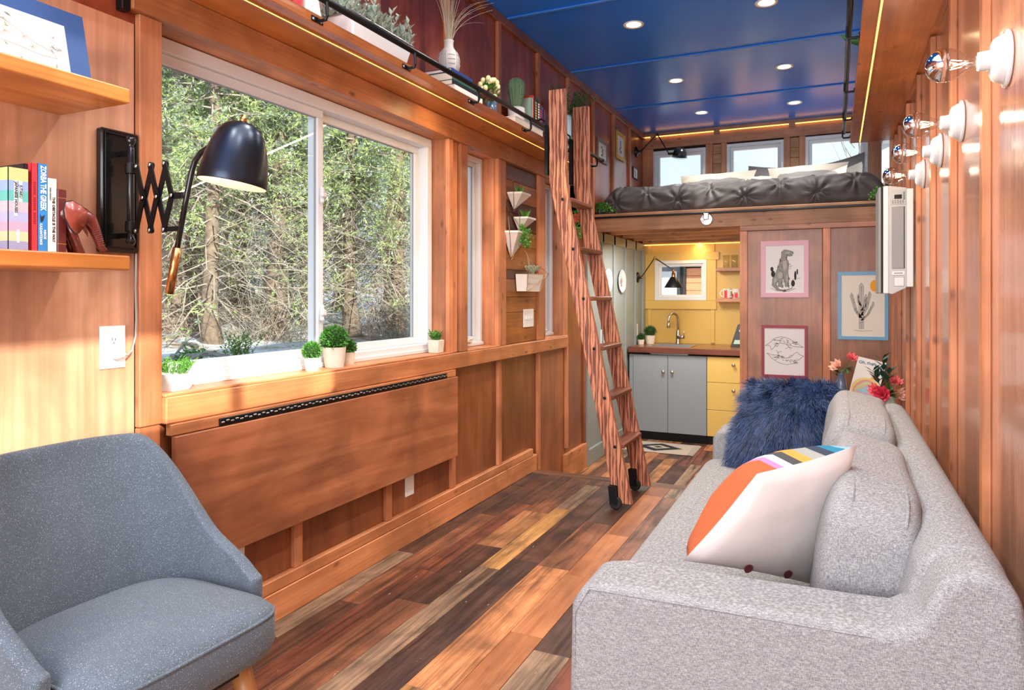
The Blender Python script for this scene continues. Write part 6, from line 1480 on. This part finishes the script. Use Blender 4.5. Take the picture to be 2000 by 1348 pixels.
# plates on the grey kitchen wall
for y, z, lb_ in ((6.09, 1.325, 'white oval plate on the grey wall half hidden by the ladder'), (6.549, 1.33, 'white oval plate with a small bird motif on the grey wall')):
    p_ = thing('wall_plate', (0.013, y, z), lb_, 'plate')
    mb = MB(); mb.lathe([(0, 0.006), (0.075, 0.007), (0.10, 0.018), (0.112, 0.02), (0.112, 0.016), (0.08, 0.002), (0, 0.0)], (0.0125, y, z), (1, 0, 0), 36)
    q = Vector((0, y, z)); mb.v = [(v[0], y + (v[1] - y) * 1.15, v[2]) for v in mb.v]; mk('dish', mb, M['white_gloss'], p_, smooth=True)
    mo = MB(); fillpoly(mo, [(-0.03, -0.02), (0.0, -0.035), (0.03, -0.01), (0.015, 0.04), (-0.005, 0.03)], (0.0205, y, z), YV, ZV, 0.0005); mk('motif', mo, M['ink_soft'], p_)
    mo = MB(); fillpoly(mo, [(-0.015, -0.05), (0.02, -0.05), (0.01, -0.03), (-0.01, -0.03)], (0.0205, y, z), YV, ZV, 0.0006); fillpoly(mo, [(-0.02, 0.0), (0.0, -0.01), (0.01, 0.02)], (0.0205, y, z), YV, ZV, 0.001); mk('red_motif', mo, M['b_orange'], p_)

# ---- sconces with articulated arms
def arm_sconce(name, lb_, base, elbow, head, shade, bell):
    t_ = thing(name, base, lb_, 'lamp'); base, elbow, head = map(Vector, (base, elbow, head))
    mk('wall_mount', MB().lathe([(0, 0), (0.055, 0), (0.058, 0.008), (0.05, 0.02), (0.02, 0.026), (0.012, 0.05), (0, 0.052)], base, (1, 0, 0), 24), M['black_gloss'], t_, smooth=True)
    mk('lower_arm', MB().tube([base + Vector((0.045, 0, 0)), elbow], 0.0055, 8), M['black'], t_); mk('upper_arm', MB().tube([elbow, head], 0.0055, 8), M['black'], t_)
    mk('joint', MB().sphere(elbow, 0.013, 12, 8).sphere(base + Vector((0.05, 0, 0)), 0.014, 12, 8).sphere(head, 0.012, 12, 8), M['brass'] if bell else M['black_gloss'], t_, smooth=True)
    if bell:
        mk('socket', MB().lathe([(0.006, 0.01), (0.012, 0), (0.012, -0.02), (0.018, -0.024), (0.019, -0.06), (0.022, -0.066)], head, (0, 0, 1), 18), M['brass'], t_, smooth=True)
        mk('shade', MB().lathe([(0.022, -0.064), (0.030, -0.07), (0.088, -0.165), (0.090, -0.170), (0.086, -0.168), (0.028, -0.074)], head, (0, 0, 1), 30), M['black'], t_, smooth=True)
    else:
        mk('stem', MB().tube([head, head + Vector((0.045, 0, -0.002))], 0.012, 12), M['black'], t_)
        mk('shade', MB().lathe([(0.012, 0.068), (0.030, 0.066), (0.055, 0.050), (0.066, 0.02), (0.068, -0.005), (0.072, -0.02), (0.070, -0.02), (0.063, -0.003), (0.05, 0.04), (0, 0.06)], head + Vector((0.105, 0, -0.02)), (0.10, 0, 1), 28), M['black_gloss'], t_, smooth=True)
        mk('cage', MB().lathe([(0.072, 0), (0.074, 0), (0.074, -0.003), (0.072, -0.003)], head + Vector((0.105, 0, -0.045)), (0.1, 0, 1), 24, True), M['black'], t_)
    return t_
arm_sconce('arm_sconce', 'black wall sconce with folding arm and dome shade over the loft bed', (0.001, 7.16, 2.69), (0.28, 6.92, 2.80), (0.395, 6.92, 2.595), None, False)
arm_sconce('arm_sconce', 'black wall sconce with folding arm and cone shade in the kitchen', (0.0125, 7.16, 1.382), (0.27, 6.85, 1.565), (0.455, 6.85, 1.44), None, True)

# ---- potted plants on the worktop
t_ = potted('worktop_topiary', 'larger round topiary in a white pot at the left end of the kitchen worktop', 0.135, 7.22, 0.6905, 0.052, 0.09, M['terracotta_white']); topiary((0.135, 7.22, 0.6905 + 0.125), 0.062, 500, M['leaf_dark'], t_, 0.014, 0.009)
t_ = potted('worktop_topiary', 'smaller round topiary in a white pot beside the grey wall on the worktop', 0.075, 7.08, 0.6905, 0.034, 0.05, M['terracotta_white']); topiary((0.075, 7.08, 0.6905 + 0.075), 0.036, 300, M['leaf_dark'], t_, 0.013, 0.008)

# ---- ceiling lights
for i, (x, y) in enumerate(CANS):
    lb_ = 'round recessed ceiling light, ' + ['left one of the pair nearest the viewer', 'right one of the pair nearest the viewer', 'left one of the middle pair', 'right one of the middle pair', 'left one of the pair by the loft end wall', 'right one of the pair by the loft end wall'][i]
    t_ = thing('ceiling_light', (x, y, CEIL), lb_, 'light', 'recessed ceiling lights')
    mk('trim_ring', MB().lathe([(0.046, -0.001), (0.062, -0.006), (0.066, -0.001), (0.066, 0.0005), (0.046, 0.0005)], (x, y, CEIL), n=30, closed=True), M['white_matte'], t_, smooth=True)
    mk('lens', MB().lathe([(0, -0.001), (0.047, -0.001), (0.047, 0.0), (0, 0.0)], (x, y, CEIL), n=24), M['led_can'], t_)
    light('can_spot', 'SPOT', (x, y, CEIL - 0.012), 22, (1.0, 0.95, 0.88), 0.04, direction=(0, 0, -1), spot_size=2.3, spot_blend=0.8)

for x in (0.716, 1.518):  # spots added along the unseen near ceiling to even out the light
    for y in (3.12, 1.86, 0.6): light('can_spot', 'SPOT', (x, y, CEIL - 0.012), 22, (1.0, 0.95, 0.88), 0.04, direction=(0, 0, -1), spot_size=2.5, spot_blend=0.8)
# ---- globe wall lights
for i, (y, lb_) in enumerate(((2.15, 'half-mirrored bulb in a white porcelain holder, nearest of the four on the right wall'), (2.86, 'half-mirrored bulb in a white porcelain holder, second nearest of the four'), (3.40, 'half-mirrored bulb in a white porcelain holder, third nearest of the four'), (4.02, 'half-mirrored bulb in a white porcelain holder, farthest of the four'))):
    z = 1.80; xb = XW - 0.001
    t_ = thing('bulb_sconce', (xb, y, z), lb_, 'light', 'bare bulb wall lights')
    mk('porcelain_base', MB().lathe([(0, 0), (0.071, 0), (0.073, 0.004), (0.071, 0.009), (0.063, 0.011), (0.062, 0.016), (0.052, 0.032), (0.040, 0.038), (0.026, 0.040), (0.0245, 0.062), (0.0225, 0.066), (0.0, 0.066)], (xb, y, z), (-1, 0, 0), 36), M['white_gloss'], t_, smooth=True)
    gp = [(0.014, 0.062), (0.015, 0.075), (0.021, 0.090), (0.034, 0.108), (0.0415, 0.125), (0.043, 0.140)]
    mk('bulb', MB().lathe(gp, (xb, y, z), (-1, 0, 0), 30), M['bulb_glass'], t_, smooth=True)
    mk('mirror_cap', MB().lathe([(0.0432, 0.1395), (0.0415, 0.153), (0.036, 0.166), (0.026, 0.176), (0.013, 0.182), (0.0, 0.1835)], (xb, y, z), (-1, 0, 0), 30), M['chrome'], t_, smooth=True)
    fm_ = MB()
    for k in range(4): a = k * PI / 2; fm_.tube([(xb - 0.10, y + 0.008 * math.cos(a), z + 0.008 * math.sin(a)), (xb - 0.125, y + 0.014 * math.cos(a + .8), z + 0.014 * math.sin(a + .8))], 0.0009, 5)
    mk('filament', fm_, M['filament'], t_); mk('glass_stem', MB().tube([(xb - 0.066, y, z), (xb - 0.10, y, z)], [0.009, 0.004], 10), M['bulb_glass'], t_, smooth=True)
    light('bulb_glow', 'POINT', (xb - 0.112, y, z), 0.5, (1.0, 0.86, 0.66), 0.007)

# ---- white wall heater / air conditioner
ac = thing('air_conditioner', (2.19, 4.4, 1.2), 'tall narrow white air conditioner mounted on end on the right wall', 'appliance')
ya, yb_ = 4.30, 4.62
mk('rear_bracket', MB().cbox(2.236, 2.268, ya - 0.01, yb_ + 0.02, 1.24, 1.768, 0.003), M['plastic_lgrey'], ac)
mk('body', MB().prism([(2.152, 1.206), (2.168, 1.200), (2.236, 1.236), (2.236, 1.775), (2.152, 1.79)], (0, ya, 0), (1, 0, 0), (0, 0, 1), (0, yb_ - ya, 0)), M['plastic_grey'], ac, bevel=(0.003, 2))
mk('front_panel', MB().cbox(2.126, 2.152, ya, yb_, 1.204, 1.79, 0.004), M['plastic_lgrey'], ac); mk('side_grille', MB().cbox(2.104, 2.118, ya + 0.03, yb_ + 0.02, 1.206, 1.788, 0.003), M['plastic_dgrey'], ac)
mk('gap_shadow', MB().box(2.118, 2.126, ya + 0.02, yb_, 1.21, 1.785), M['dark'], ac)
mk('side_inset', MB().cbox(2.166, 2.224, ya - 0.004, ya + 0.002, 1.34, 1.675, 0.002), M['plastic_dgrey'], ac); mk('inset_gap', MB().box(2.224, 2.2275, ya - 0.003, ya + 0.001, 1.34, 1.675), M['ink'], ac)
mk('control_panel', MB().cbox(2.160, 2.232, ya - 0.003, ya + 0.001, 1.685, 1.765, 0.001), plain('panel_print_grey', (180, 178, 174), 0.4), ac); mk('display', MB().box(2.178, 2.214, ya - 0.0045, ya - 0.003, 1.716, 1.739), M['lcd'], ac)
cb_ = MB()
for r_ in range(3):
    for k in range(5): cb_.box(2.168 + k * 0.012, 2.175 + k * 0.012, ya - 0.0042, ya - 0.003, 1.692 + r_ * 0.007, 1.6945 + r_ * 0.007)
for r_ in range(5): cb_.box(2.220, 2.229, ya - 0.0042, ya - 0.003, 1.712 + r_ * 0.009, 1.716 + r_ * 0.009)
mk('button_legend', cb_, M['ink'], ac)
mk('name_badge', MB().box(2.168, 2.226, ya - 0.004, ya - 0.002, 1.306, 1.324), M['plastic_white'], ac); mk('badge_print', MB().box(2.176, 2.219, ya - 0.0046, ya - 0.004, 1.312, 1.318), M['ink_grey'], ac)
mk('service_hatch', MB().cbox(2.178, 2.224, ya - 0.003, ya + 0.001, 1.245, 1.292, 0.002), M['plastic_lgrey'], ac)
mk('hatch_gap', MB().box(2.1765, 2.2255, ya - 0.0012, ya + 0.0005, 1.2435, 1.2935), M['ink_grey'], ac)

# ---- shelf plant on the right shelf
sn_ = thing('snake_plant', (2.12, 3.9, 2.366), 'dark green arching leaf plant on the right shelf behind the rail', 'plant')
mk('pot', MB().lathe([(0, 0), (0.05, 0), (0.06, 0.10), (0.055, 0.10), (0, 0.09)], (2.12, 3.9, 2.366), n=20), M['white_matte'], sn_, smooth=True)
mb = MB()
for k, (tx, ty, tz) in enumerate(((2.10, 3.84, 2.66), (2.18, 3.95, 2.64), (2.14, 4.0, 2.62))):
    b0 = Vector((2.12, 3.9, 2.45)); T_ = Vector((tx, ty, tz)); pts_ = [b0.lerp(T_, s / 7) + ZV * 0.05 * math.sin(s / 7 * PI) for s in range(8)]
    mb.tube(pts_, [0.008, 0.014, 0.018, 0.019, 0.018, 0.014, 0.009, 0.002], 8)
pts_ = [Vector((2.10, 3.92, 2.45)), Vector((2.04, 3.90, 2.47)), Vector((1.985, 3.89, 2.463)), Vector((1.945, 3.88, 2.475)), Vector((1.915, 3.87, 2.50))]
mb.tube(pts_, [0.01, 0.018, 0.02, 0.014, 0.003], 8)
mk('leaves', mb, M['succ'], sn_, smooth=True, kind='stuff')

# ---- side table and its things behind the sofa
stb = thing('low_cabinet', (2.05, 5.3, ZK), 'low wooden cabinet hidden behind the far sofa arm', 'cabinet')
ZTt = 0.43
mk('top', MB().cbox(1.80, 2.262, 4.80, 5.735, ZTt - 0.03, ZTt, 0.003), M['walnut_y'], stb); mk('body', MB().box(1.83, 2.255, 4.83, 5.72, ZK, ZTt - 0.03), M['ply_dark'], stb)
Mx = Matrix.Identity(4)
bkk = thing('picture_book', (2.13, 5.62, ZTt), 'tall picture book with a pastel swirl cover leaning against the partition', 'book')
o_ = Vector((1.962, 5.60, ZTt + 0.002)); uu = Vector((0.185, 0.0, 0)).normalized(); vv = Vector((0.085, 0.12, 0.335)); vn = vv.normalized(); H_ = 0.345; uu = (uu - vn * uu.dot(vn)).normalized(); nn = uu.cross(vn)
mk('cover', MB().obox(o_, uu * 0.185, vn * H_, nn * 0.0015).obox(o_ - nn * 0.014, uu * 0.185, vn * H_, nn * 0.0015), M['b_white'], bkk); mk('pages', MB().obox(o_ - nn * 0.0125, uu * 0.182, vn * (H_ - 0.003), nn * 0.0125), M['pages'], bkk)
cols_ = [(236, 214, 120), (226, 158, 150), (200, 214, 150), (232, 190, 130), (196, 176, 200), (150, 206, 214)]
for i, c in enumerate(cols_):
    r0 = 0.105 - i * 0.016; pm2 = MB(); cx, cy = 0.10, 0.115
    poly = [(min(0.184, max(0.001, cx + (r0) * math.cos(a) * 0.9 - 0.008 * i * math.sin(a * 2))), max(0.001, cy + r0 * math.sin(a) * 0.85)) for a in [2 * PI * k / 28 for k in range(28)]]
    fillpoly(pm2, poly, o_ + nn * 0.0015, uu, vn, 0.0002 + i * 0.0002); mk('cover_art', pm2, plain('pastel_%d' % i, c, 0.7), bkk)
pm2 = MB(); fillpoly(pm2, [(0.11, 0.20), (0.14, 0.20), (0.16, 0.27), (0.14, 0.28)], o_ + nn * 0.0015, uu, vn, 0.001); mk('orange_path', pm2, plain('pastel_o', (236, 178, 110), 0.7), bkk)
for k, (chs, a, b, rot) in enumerate((('Oh,', 0.035, 0.308, 0.1), ('the', 0.085, 0.312, 0.0), ('Places', 0.14, 0.305, -0.15))):
    r2 = (uu * math.cos(rot) + vn * math.sin(rot)); u2 = (vn * math.cos(rot) - uu * math.sin(rot)); txt(chs, 0.031, o_ + nn * 0.003 + uu * a + vn * b, r2, u2, M['t_teal'], bkk)
def flower(mb, c, d, r):
    d = Vector(d).normalized(); ux = d.orthogonal().normalized(); uy = d.cross(ux)
    for ring_, (nn_, rr, op) in enumerate(((4, 0.5, 0.25), (6, 0.8, 0.6), (8, 1.0, 1.1))):
        for k in range(nn_):
            a = 2 * PI * k / nn_ + ring_; dd = (ux * math.cos(a) + uy * math.sin(a)) * op + d; mb.leaf(Vector(c) + (ux * math.cos(a) + uy * math.sin(a)) * r * 0.12 * ring_, dd, (ux * -math.sin(a) + uy * math.cos(a)).cross(dd), r * rr, r * 0.75, 0.5)
v1 = thing('rose_vase', (1.925, 5.45, ZTt), 'slim slate blue vase with a coral and a peach rose', 'vase')
mk('vase', MB().lathe([(0, 0), (0.036, 0), (0.045, 0.06), (0.034, 0.15), (0.022, 0.21), (0.026, 0.222), (0.020, 0.222), (0, 0.19)], (1.925, 5.42, ZTt), n=24), M['vase_blue'], v1, smooth=True)
zf = ZTt + 0.22
f1, f2, f3 = MB(), MB(), MB(); flower(f1, (1.99, 5.42, zf + 0.105), (0.3, -0.6, 0.7), 0.042); flower(f2, (1.90, 5.40, zf + 0.045), (-0.6, -0.6, 0.6), 0.052)
for q in range(9): f3.leaf((1.955, 5.42, zf + 0.035), (Rg.uniform(-.4, 1), Rg.uniform(-.5, .3), Rg.uniform(-.4, .7)), ZV, 0.06, 0.03)
for q in range(6): f3.leaf((1.905, 5.41, zf + 0.0), (Rg.uniform(-1, .3), Rg.uniform(-.7, .3), Rg.uniform(-.2, .7)), ZV, 0.045, 0.025)
f3.tube([(1.925, 5.42, zf - 0.05), (1.95, 5.42, zf + 0.03), (1.985, 5.42, zf + 0.10)], 0.002, 5).tube([(1.925, 5.42, zf - 0.05), (1.91, 5.41, zf), (1.90, 5.405, zf + 0.04)], 0.002, 5)
mk('coral_rose', f1, M['rose_pink'], v1); mk('peach_rose', f2, M['rose_peach'], v1); mk('leaves', f3, M['leaf_dark'], v1)
v2 = thing('rose_vase', (2.16, 5.1, ZTt), 'celadon vase of pink and peach roses with blue green leaves', 'vase')
px_, py_ = 2.195, 5.10
mk('vase', MB().lathe([(0, 0), (0.050, 0), (0.062, 0.02), (0.060, 0.045), (0.046, 0.085), (0.042, 0.10), (0.046, 0.108), (0.039, 0.108), (0, 0.08)], (px_, py_, ZTt), n=26), M['celadon'], v2, smooth=True)
zf = ZTt + 0.105
f1, f2, f3, f4, f5 = MB(), MB(), MB(), MB(), MB()
flower(f1, (px_ - 0.035, py_ - 0.05, zf + 0.025), (-0.3, -1, 0.35), 0.058); flower(f5, (px_ - 0.075, py_ - 0.02, zf + 0.05), (-0.8, -0.6, 0.4), 0.045); flower(f5, (px_ + 0.04, py_ + 0.01, zf + 0.10), (0.3, -0.5, 0.9), 0.05); flower(f2, (px_ + 0.065, py_ - 0.03, zf + 0.03), (0.8, -0.7, 0.2), 0.046)
for q in range(18): d_ = rdir(Rg, 0.8); f3.leaf(Vector((px_, py_, zf + 0.02)), d_, ZV, 0.085, 0.035)
for sx_, hz, nl in ((0.0, 0.25, 12), (-0.055, 0.17, 12), (0.04, 0.18, 8)):
    b0 = Vector((px_ - 0.01, py_, zf)); T_ = b0 + Vector((sx_ - 0.02, 0, hz)); f3.tube([b0, T_], 0.002, 5)
    for k in range(nl):
        s_ = 0.45 + 0.55 * k / (nl - 1); a = k * 2.2; f4.leaf(b0.lerp(T_, s_), (math.cos(a), math.sin(a) * 0.6, 0.7), ZV, 0.072, 0.036, 0.15)
mk('deep_pink_rose', f1, M['rose_deep'], v2); mk('coral_rose', f5, M['rose_pink'], v2); mk('peach_rose', f2, M['rose_peach'], v2); mk('leaves', f3, M['leaf_dark'], v2); mk('blue_green_sprig', f4, M['leaf_tropic'], v2)
fc = thing('folded_card', (2.22, 4.3, 0.6), 'small dark folded card standing on the cabinet by the right wall', 'card')
mk('card', MB().add([(2.20, 4.86, ZTt), (2.258, 4.90, ZTt), (2.255, 4.90, ZTt + 0.075), (2.215, 4.86, ZTt + 0.055), (2.256, 4.93, ZTt)], [(0, 1, 2, 3), (1, 4, 2)]), M['b_black'], fc); fc.children[0].modifiers.new('s', 'SOLIDIFY').thickness = 0.002

# ================================================================ OUTSIDE
def gz(x, y):
    d = -x
    pts = [(-100, -0.75), (1.0, -0.55), (2.5, -0.25), (4.5, 0.33), (7, 0.56), (12, 0.75), (25, 1.1), (80, 2.0)]
    for (a, b), (c, e) in zip(pts, pts[1:]):
        if a <= d <= c: z = b + (e - b) * (d - a) / (c - a); break
    else: z = 2.0
    if d < 0: z = -0.75
    return z + 0.10 * noise.noise(Vector((x * 0.35, y * 0.35, 0))) * min(1, max(0, d / 3)) + 0.04 * noise.noise(Vector((x * 1.4, y * 1.4, 5)))
gn = 110; vs = []
for j in range(gn + 1):
    for i in range(gn + 1):
        x = -46 + 66 * i / gn; y = -12 + 70 * j / gn; vs.append((x, y, min(gz(x, y), -0.62 if -0.6 < x < 2.9 and -2.4 < y < 8.2 else 9)))
g_ = mk('ground', MB().add(vs, [(j * (gn + 1) + i, j * (gn + 1) + i + 1, (j + 1) * (gn + 1) + i + 1, (j + 1) * (gn + 1) + i) for j in range(gn) for i in range(gn)]), M['snow'], None, smooth=True, label='snowy woodland ground outside the windows', cat='ground', kind='structure')
Ro = random.Random(99)
def rd(r=Ro): 
    v = Vector((r.gauss(0, 1), r.gauss(0, 1), r.gauss(0, 1))); return v.normalized()
def make_tree(seed, H, crown0, R0, rt, lb_, dens=1.0):
    r = random.Random(seed); t_ = thing('cedar_tree', (0, 0, 0), lb_, 'tree', 'snow-dusted cedars outside the large window')
    pts = []; x = y = 0
    for k in range(12): pts.append(Vector((x, y, H * k / 11 - 0.1))); x += r.uniform(-.05, .05); y += r.uniform(-.05, .05)
    mb = MB(); mb.tube(pts, [rt * (1.45 if k == 0 else 1.0 - k / 12.5) for k in range(12)], 10)
    mk('trunk', mb, M['bark'], t_, smooth=True)
    br = MB(); fo = MB(); sn = MB()
    nb = int(H * 15 * dens)
    for i in range(nb):
        z = crown0 * 0.35 + (H - crown0 * 0.35) * (i / nb) ** 1.15; a = i * 2.399 + r.uniform(-.4, .4); fr_ = max(0, (z - crown0 * 0.35) / (H - crown0 * 0.35))
        Lb = R0 * (1 - fr_) ** 0.7 * r.uniform(0.6, 1.1) + 0.15; p0 = Vector((0, 0, z)); d = Vector((math.cos(a), math.sin(a), r.uniform(-.55, .45))).normalized(); pp = [p0]
        for k in range(1, 6): pp.append(p0 + d * Lb * k / 5 + Vector((r.uniform(-.14, .14), r.uniform(-.14, .14), -0.05 * k * k / 6 * Lb + r.uniform(-.12, .12))))
        dead = z < crown0; br.tube(pp, [(0.010 if dead else 0.014) * (1 - k / 6) + 0.003 for k in range(6)], 4, False)
        for q in range(5 if dead else 1):
            s0_ = pp[r.randrange(1, 5)]; dd = (d + rd(r) * 0.9).normalized(); br.tube([s0_, s0_ + dd * Lb * 0.22, s0_ + (dd + rd(r) * 0.6) * Lb * 0.42, s0_ + (dd + rd(r) * 0.7) * Lb * 0.6], [0.005, 0.004, 0.0025, 0.001], 3, False)
        nc = int((6 if dead and r.random() < 0.4 else (1 if dead else 22)) * dens * (1.0 + Lb * 0.35))
        for c in range(nc):
            s_ = r.uniform(0.25, 1.05) * 4.99; i0 = min(4, int(s_)); base = pp[i0].lerp(pp[min(5, i0 + 1)], min(1, s_ - i0)) + rd(r) * 0.14
            sg = (d * 0.6 + rd(r) * 0.8 + Vector((0, 0, -0.15))).normalized(); Ls = r.uniform(0.16, 0.34)
            snow = r.random() < 0.48
            for k in range(16):
                t = k / 15; p = base + sg * Ls * t; dd = (sg + rd(r) * 0.85).normalized()
                if snow and k % 2: sn.blade(p + Vector((0, 0, 0.012)), Vector((dd.x, dd.y, dd.z * 0.3)).normalized(), ZV, 0.07, 0.036)
                fo.blade(p, dd, rd(r), r.uniform(0.045, 0.085), 0.017)
    mk('branches', br, M['twig'], t_, kind='stuff'); mk('foliage', fo, M['foliage'], t_, kind='stuff'); mk('snow', sn, M['snowleaf'], t_, kind='stuff'); return t_
names = ['snow-dusted cedar with bare lower branches in the wood outside the large window']
P0 = make_tree(11, 8.0, 2.9, 2.3, 0.16, names[0]); P1 = make_tree(23, 9.0, 2.5, 2.6, 0.14, names[0]); P2 = make_tree(37, 7.0, 3.2, 1.9, 0.20, names[0])
def ray_pt(u, t): k = (u - 1000) / 1365.0; th = math.atan(632 / 1365.0); return 1.89 + t * (k * math.cos(th) - math.sin(th)), t * (k * math.sin(th) + math.cos(th))
spots = [(415, 10.5, 1), (535, 11.5, 2), (600, 13.5, 0), (470, 14.5, 0), (350, 14.0, 1), (690, 12.5, 1), (780, 13.0, 0), (860, 15.0, 2), (950, 14.0, 1), (320, 20, 2), (445, 21, 0), (560, 20, 1), (660, 22, 0), (760, 20, 2), (860, 21, 0), (960, 21, 1), (255, 12.5, 0), (260, 17, 1), (1080, 16, 1)]
protos = [P0, P1, P2]; used = set()
for i, (u, t, k) in enumerate(spots):
    x, y = ray_pt(u, t); Mt = TR(x, y, gz(x, y) - 0.1, Ro.uniform(0, 6.28), Ro.uniform(0.85, 1.2))
    if k not in used:
        used.add(k); o = protos[k]; o.matrix_world = Mt; WM[o] = Mt
    else: dup(protos[k], Mt)
# leaning big old trunk at the left edge of the window view
ot = thing('old_trunk', (-9, 7, 0.5), 'broad pale old tree trunk at the left edge of the large window', 'tree')
x, y = ray_pt(352, 12.0); z = gz(x, y)
mk('trunk', MB().tube([(x, y, z - 0.2), (x, y, z + 0.5), (x - 0.1, y + 0.1, z + 1.6), (x + 0.15, y - 0.1, z + 3.2), (x + 0.3, y, z + 6)], [0.55, 0.38, 0.30, 0.26, 0.12], 16), M['bark'], ot, smooth=True)
def bare_bush(seed, lb_, sc=1.0):
    r = random.Random(seed); t_ = thing('bare_bush', (0, 0, 0), lb_, 'bush', 'bare twiggy bushes under the cedars'); mb = MB()
    for i in range(70):
        p = Vector((r.uniform(-.5, .5), r.uniform(-.5, .5), -0.05)); d = (rd(r) + Vector((0, 0, 1.3))).normalized(); pts = [p]
        for k in range(6): d = (d + rd(r) * 0.35 + Vector((0, 0, -0.10 * k * 0.6))).normalized(); pts.append(pts[-1] + d * r.uniform(0.14, 0.3) * sc)
        mb.tube(pts, [0.010 * (1 - k / 7.5) for k in range(7)], 4, False)
        for q in range(4):
            s0_ = pts[r.randrange(1, 6)]; dd = (d + rd(r) * 0.9).normalized(); mb.tube([s0_, s0_ + dd * 0.15, s0_ + (dd + rd(r) * .4) * 0.3], [0.004, 0.003, 0.001], 3, False)
    mk('twigs', mb, M['twig'], t_, kind='stuff'); return t_
bb = [bare_bush(1, 'tangle of bare brown twigs under the cedars outside the large window'), bare_bush(2, 'tangle of bare brown twigs under the cedars outside the large window', 1.3)]
usedb = set()
for i in range(34):
    u = Ro.uniform(300, 960); t = Ro.choice([11.5, 13, 15, 17, 20]) + Ro.uniform(-.5, .5); x, y = ray_pt(u, t); k = i % 2
    if t < 9 and u < 620 and Ro.random() < 0.5: continue
    Mt = TR(x, y, gz(x, y) - 0.03, Ro.uniform(0, 6), Ro.uniform(0.5, 0.95))
    if k not in usedb: usedb.add(k); bb[k].matrix_world = Mt
    else: dup(bb[k], Mt)
def weed(seed, u, t, lb_, h):
    r = random.Random(seed); x, y = ray_pt(u, t); z = gz(x, y); t_ = thing('green_shrub', (x, y, z), lb_, 'shrub'); mb = MB(); sm = MB()
    for i in range(26):
        d = (Vector((r.gauss(0, .3), r.gauss(0, .3), 1))).normalized(); b0 = Vector((x + r.uniform(-.15, .15), y + r.uniform(-.15, .15), z - 0.03)); H = h * r.uniform(.5, 1); sm.tube([b0, b0 + d * H], 0.003, 4, False)
        for k in range(12): a = k * 2.4; mb.leaf(b0 + d * H * (0.25 + 0.75 * k / 11), (math.cos(a), math.sin(a), .5), ZV, 0.06, 0.03)
    mk('stems', sm, M['leaf_grass'], t_, kind='stuff'); mk('leaves', mb, M['leaf_grass'], t_, kind='stuff')
weed(1, 430, 7.2, 'bright green shrub on the snow in the lower left of the large window', 0.42); weed(2, 465, 9.0, 'smaller green shrub on the snow behind the bright one', 0.4); weed(3, 372, 8.2, 'low green shrub at the far left of the snow', 0.25); weed(4, 815, 8.0, 'green shrub low in the right window pane', 0.5)
# fallen branches on the snow
for i, (u0, t0, u1, t1, r_) in enumerate(((330, 8.2, 560, 7.6, 0.03), (318, 7.2, 470, 8.6, 0.025), (380, 9.6, 340, 8.0, 0.035), (500, 8.4, 640, 7.6, 0.02), (350, 7.0, 520, 7.1, 0.018))):
    x0, y0 = ray_pt(u0, t0); x1, y1 = ray_pt(u1, t1); pts = []
    for k in range(9):
        s_ = k / 8; x = x0 + (x1 - x0) * s_ + Ro.uniform(-.05, .05); y = y0 + (y1 - y0) * s_; pts.append((x, y, gz(x, y) + 0.03 + 0.12 * math.sin(s_ * PI) + Ro.uniform(0, .03)))
    t_ = thing('fallen_branch', pts[0], ['longest pale fallen branch lying low across the snow outside the large window', 'pale fallen branch near the left edge of the snow', 'thick fallen branch leaning towards the house on the snow', 'thin fallen branch below the right part of the left pane', 'thinnest fallen branch just beyond the window sill'][i], 'branch', 'fallen branches on the snow'); mk('limb', MB().tube(pts, [r_ * (1 - k / 11) for k in range(9)], 7), M['twig'], t_, smooth=True)
# bare sapling seen in the right loft window
bt_ = thing('bare_sapling', (2.3, 15, -0.7), 'thin bare sapling against the sky in the right loft window', 'tree'); mb = MB(); r = random.Random(8)
mb.tube([(2.5, 13, -0.75), (2.45, 13, 2), (2.2, 13, 4.2), (1.95, 13, 5.4)], [0.05, 0.035, 0.02, 0.006], 6)
for i in range(16): z = 2.4 + i * 0.18; p = Vector((2.4 - (z - 2) * 0.13, 13, z)); d = Vector((r.choice([-1, 1]) * r.uniform(.3, .7), 0.1, 1)).normalized(); mb.tube([p, p + d * 0.5, p + (d + Vector((0, 0, .2))) * 1.0], [0.012, 0.008, 0.002], 5)
mk('branches', mb, M['twig'], bt_)
# neighbouring house behind the kitchen window
nh = thing('neighbour_house', (-1, 12.5, -0.7), 'grey and orange clad neighbouring house seen through the kitchen window', 'building')
mk('grey_wall', MB().box(-4.2, -0.52, 12.5, 12.7, -0.75, 1.78), M['siding_g'], nh); mk('inner_window', MB().box(-1.05, -0.66, 12.44, 12.5, 0.95, 1.62), M['foil'], nh); mk('roof_edge', MB().box(-4.4, 2.8, 12.2, 12.8, 1.70, 1.80), M['foil'], nh)
mk('corner_board', MB().box(-0.60, -0.50, 12.42, 12.5, -0.7, 1.70), M['dark'], nh); mk('body', MB().box(-4.2, 2.6, 12.71, 14.2, -0.75, 1.78), M['siding_g'], nh)
for k in range(18): mk('siding_board', MB().cbox(-0.50, 2.6, 12.46 - 0.006 * (k % 2), 12.5, -0.7 + k * 0.132, -0.7 + k * 0.132 + 0.128, 0.006), M['siding_o'], nh)
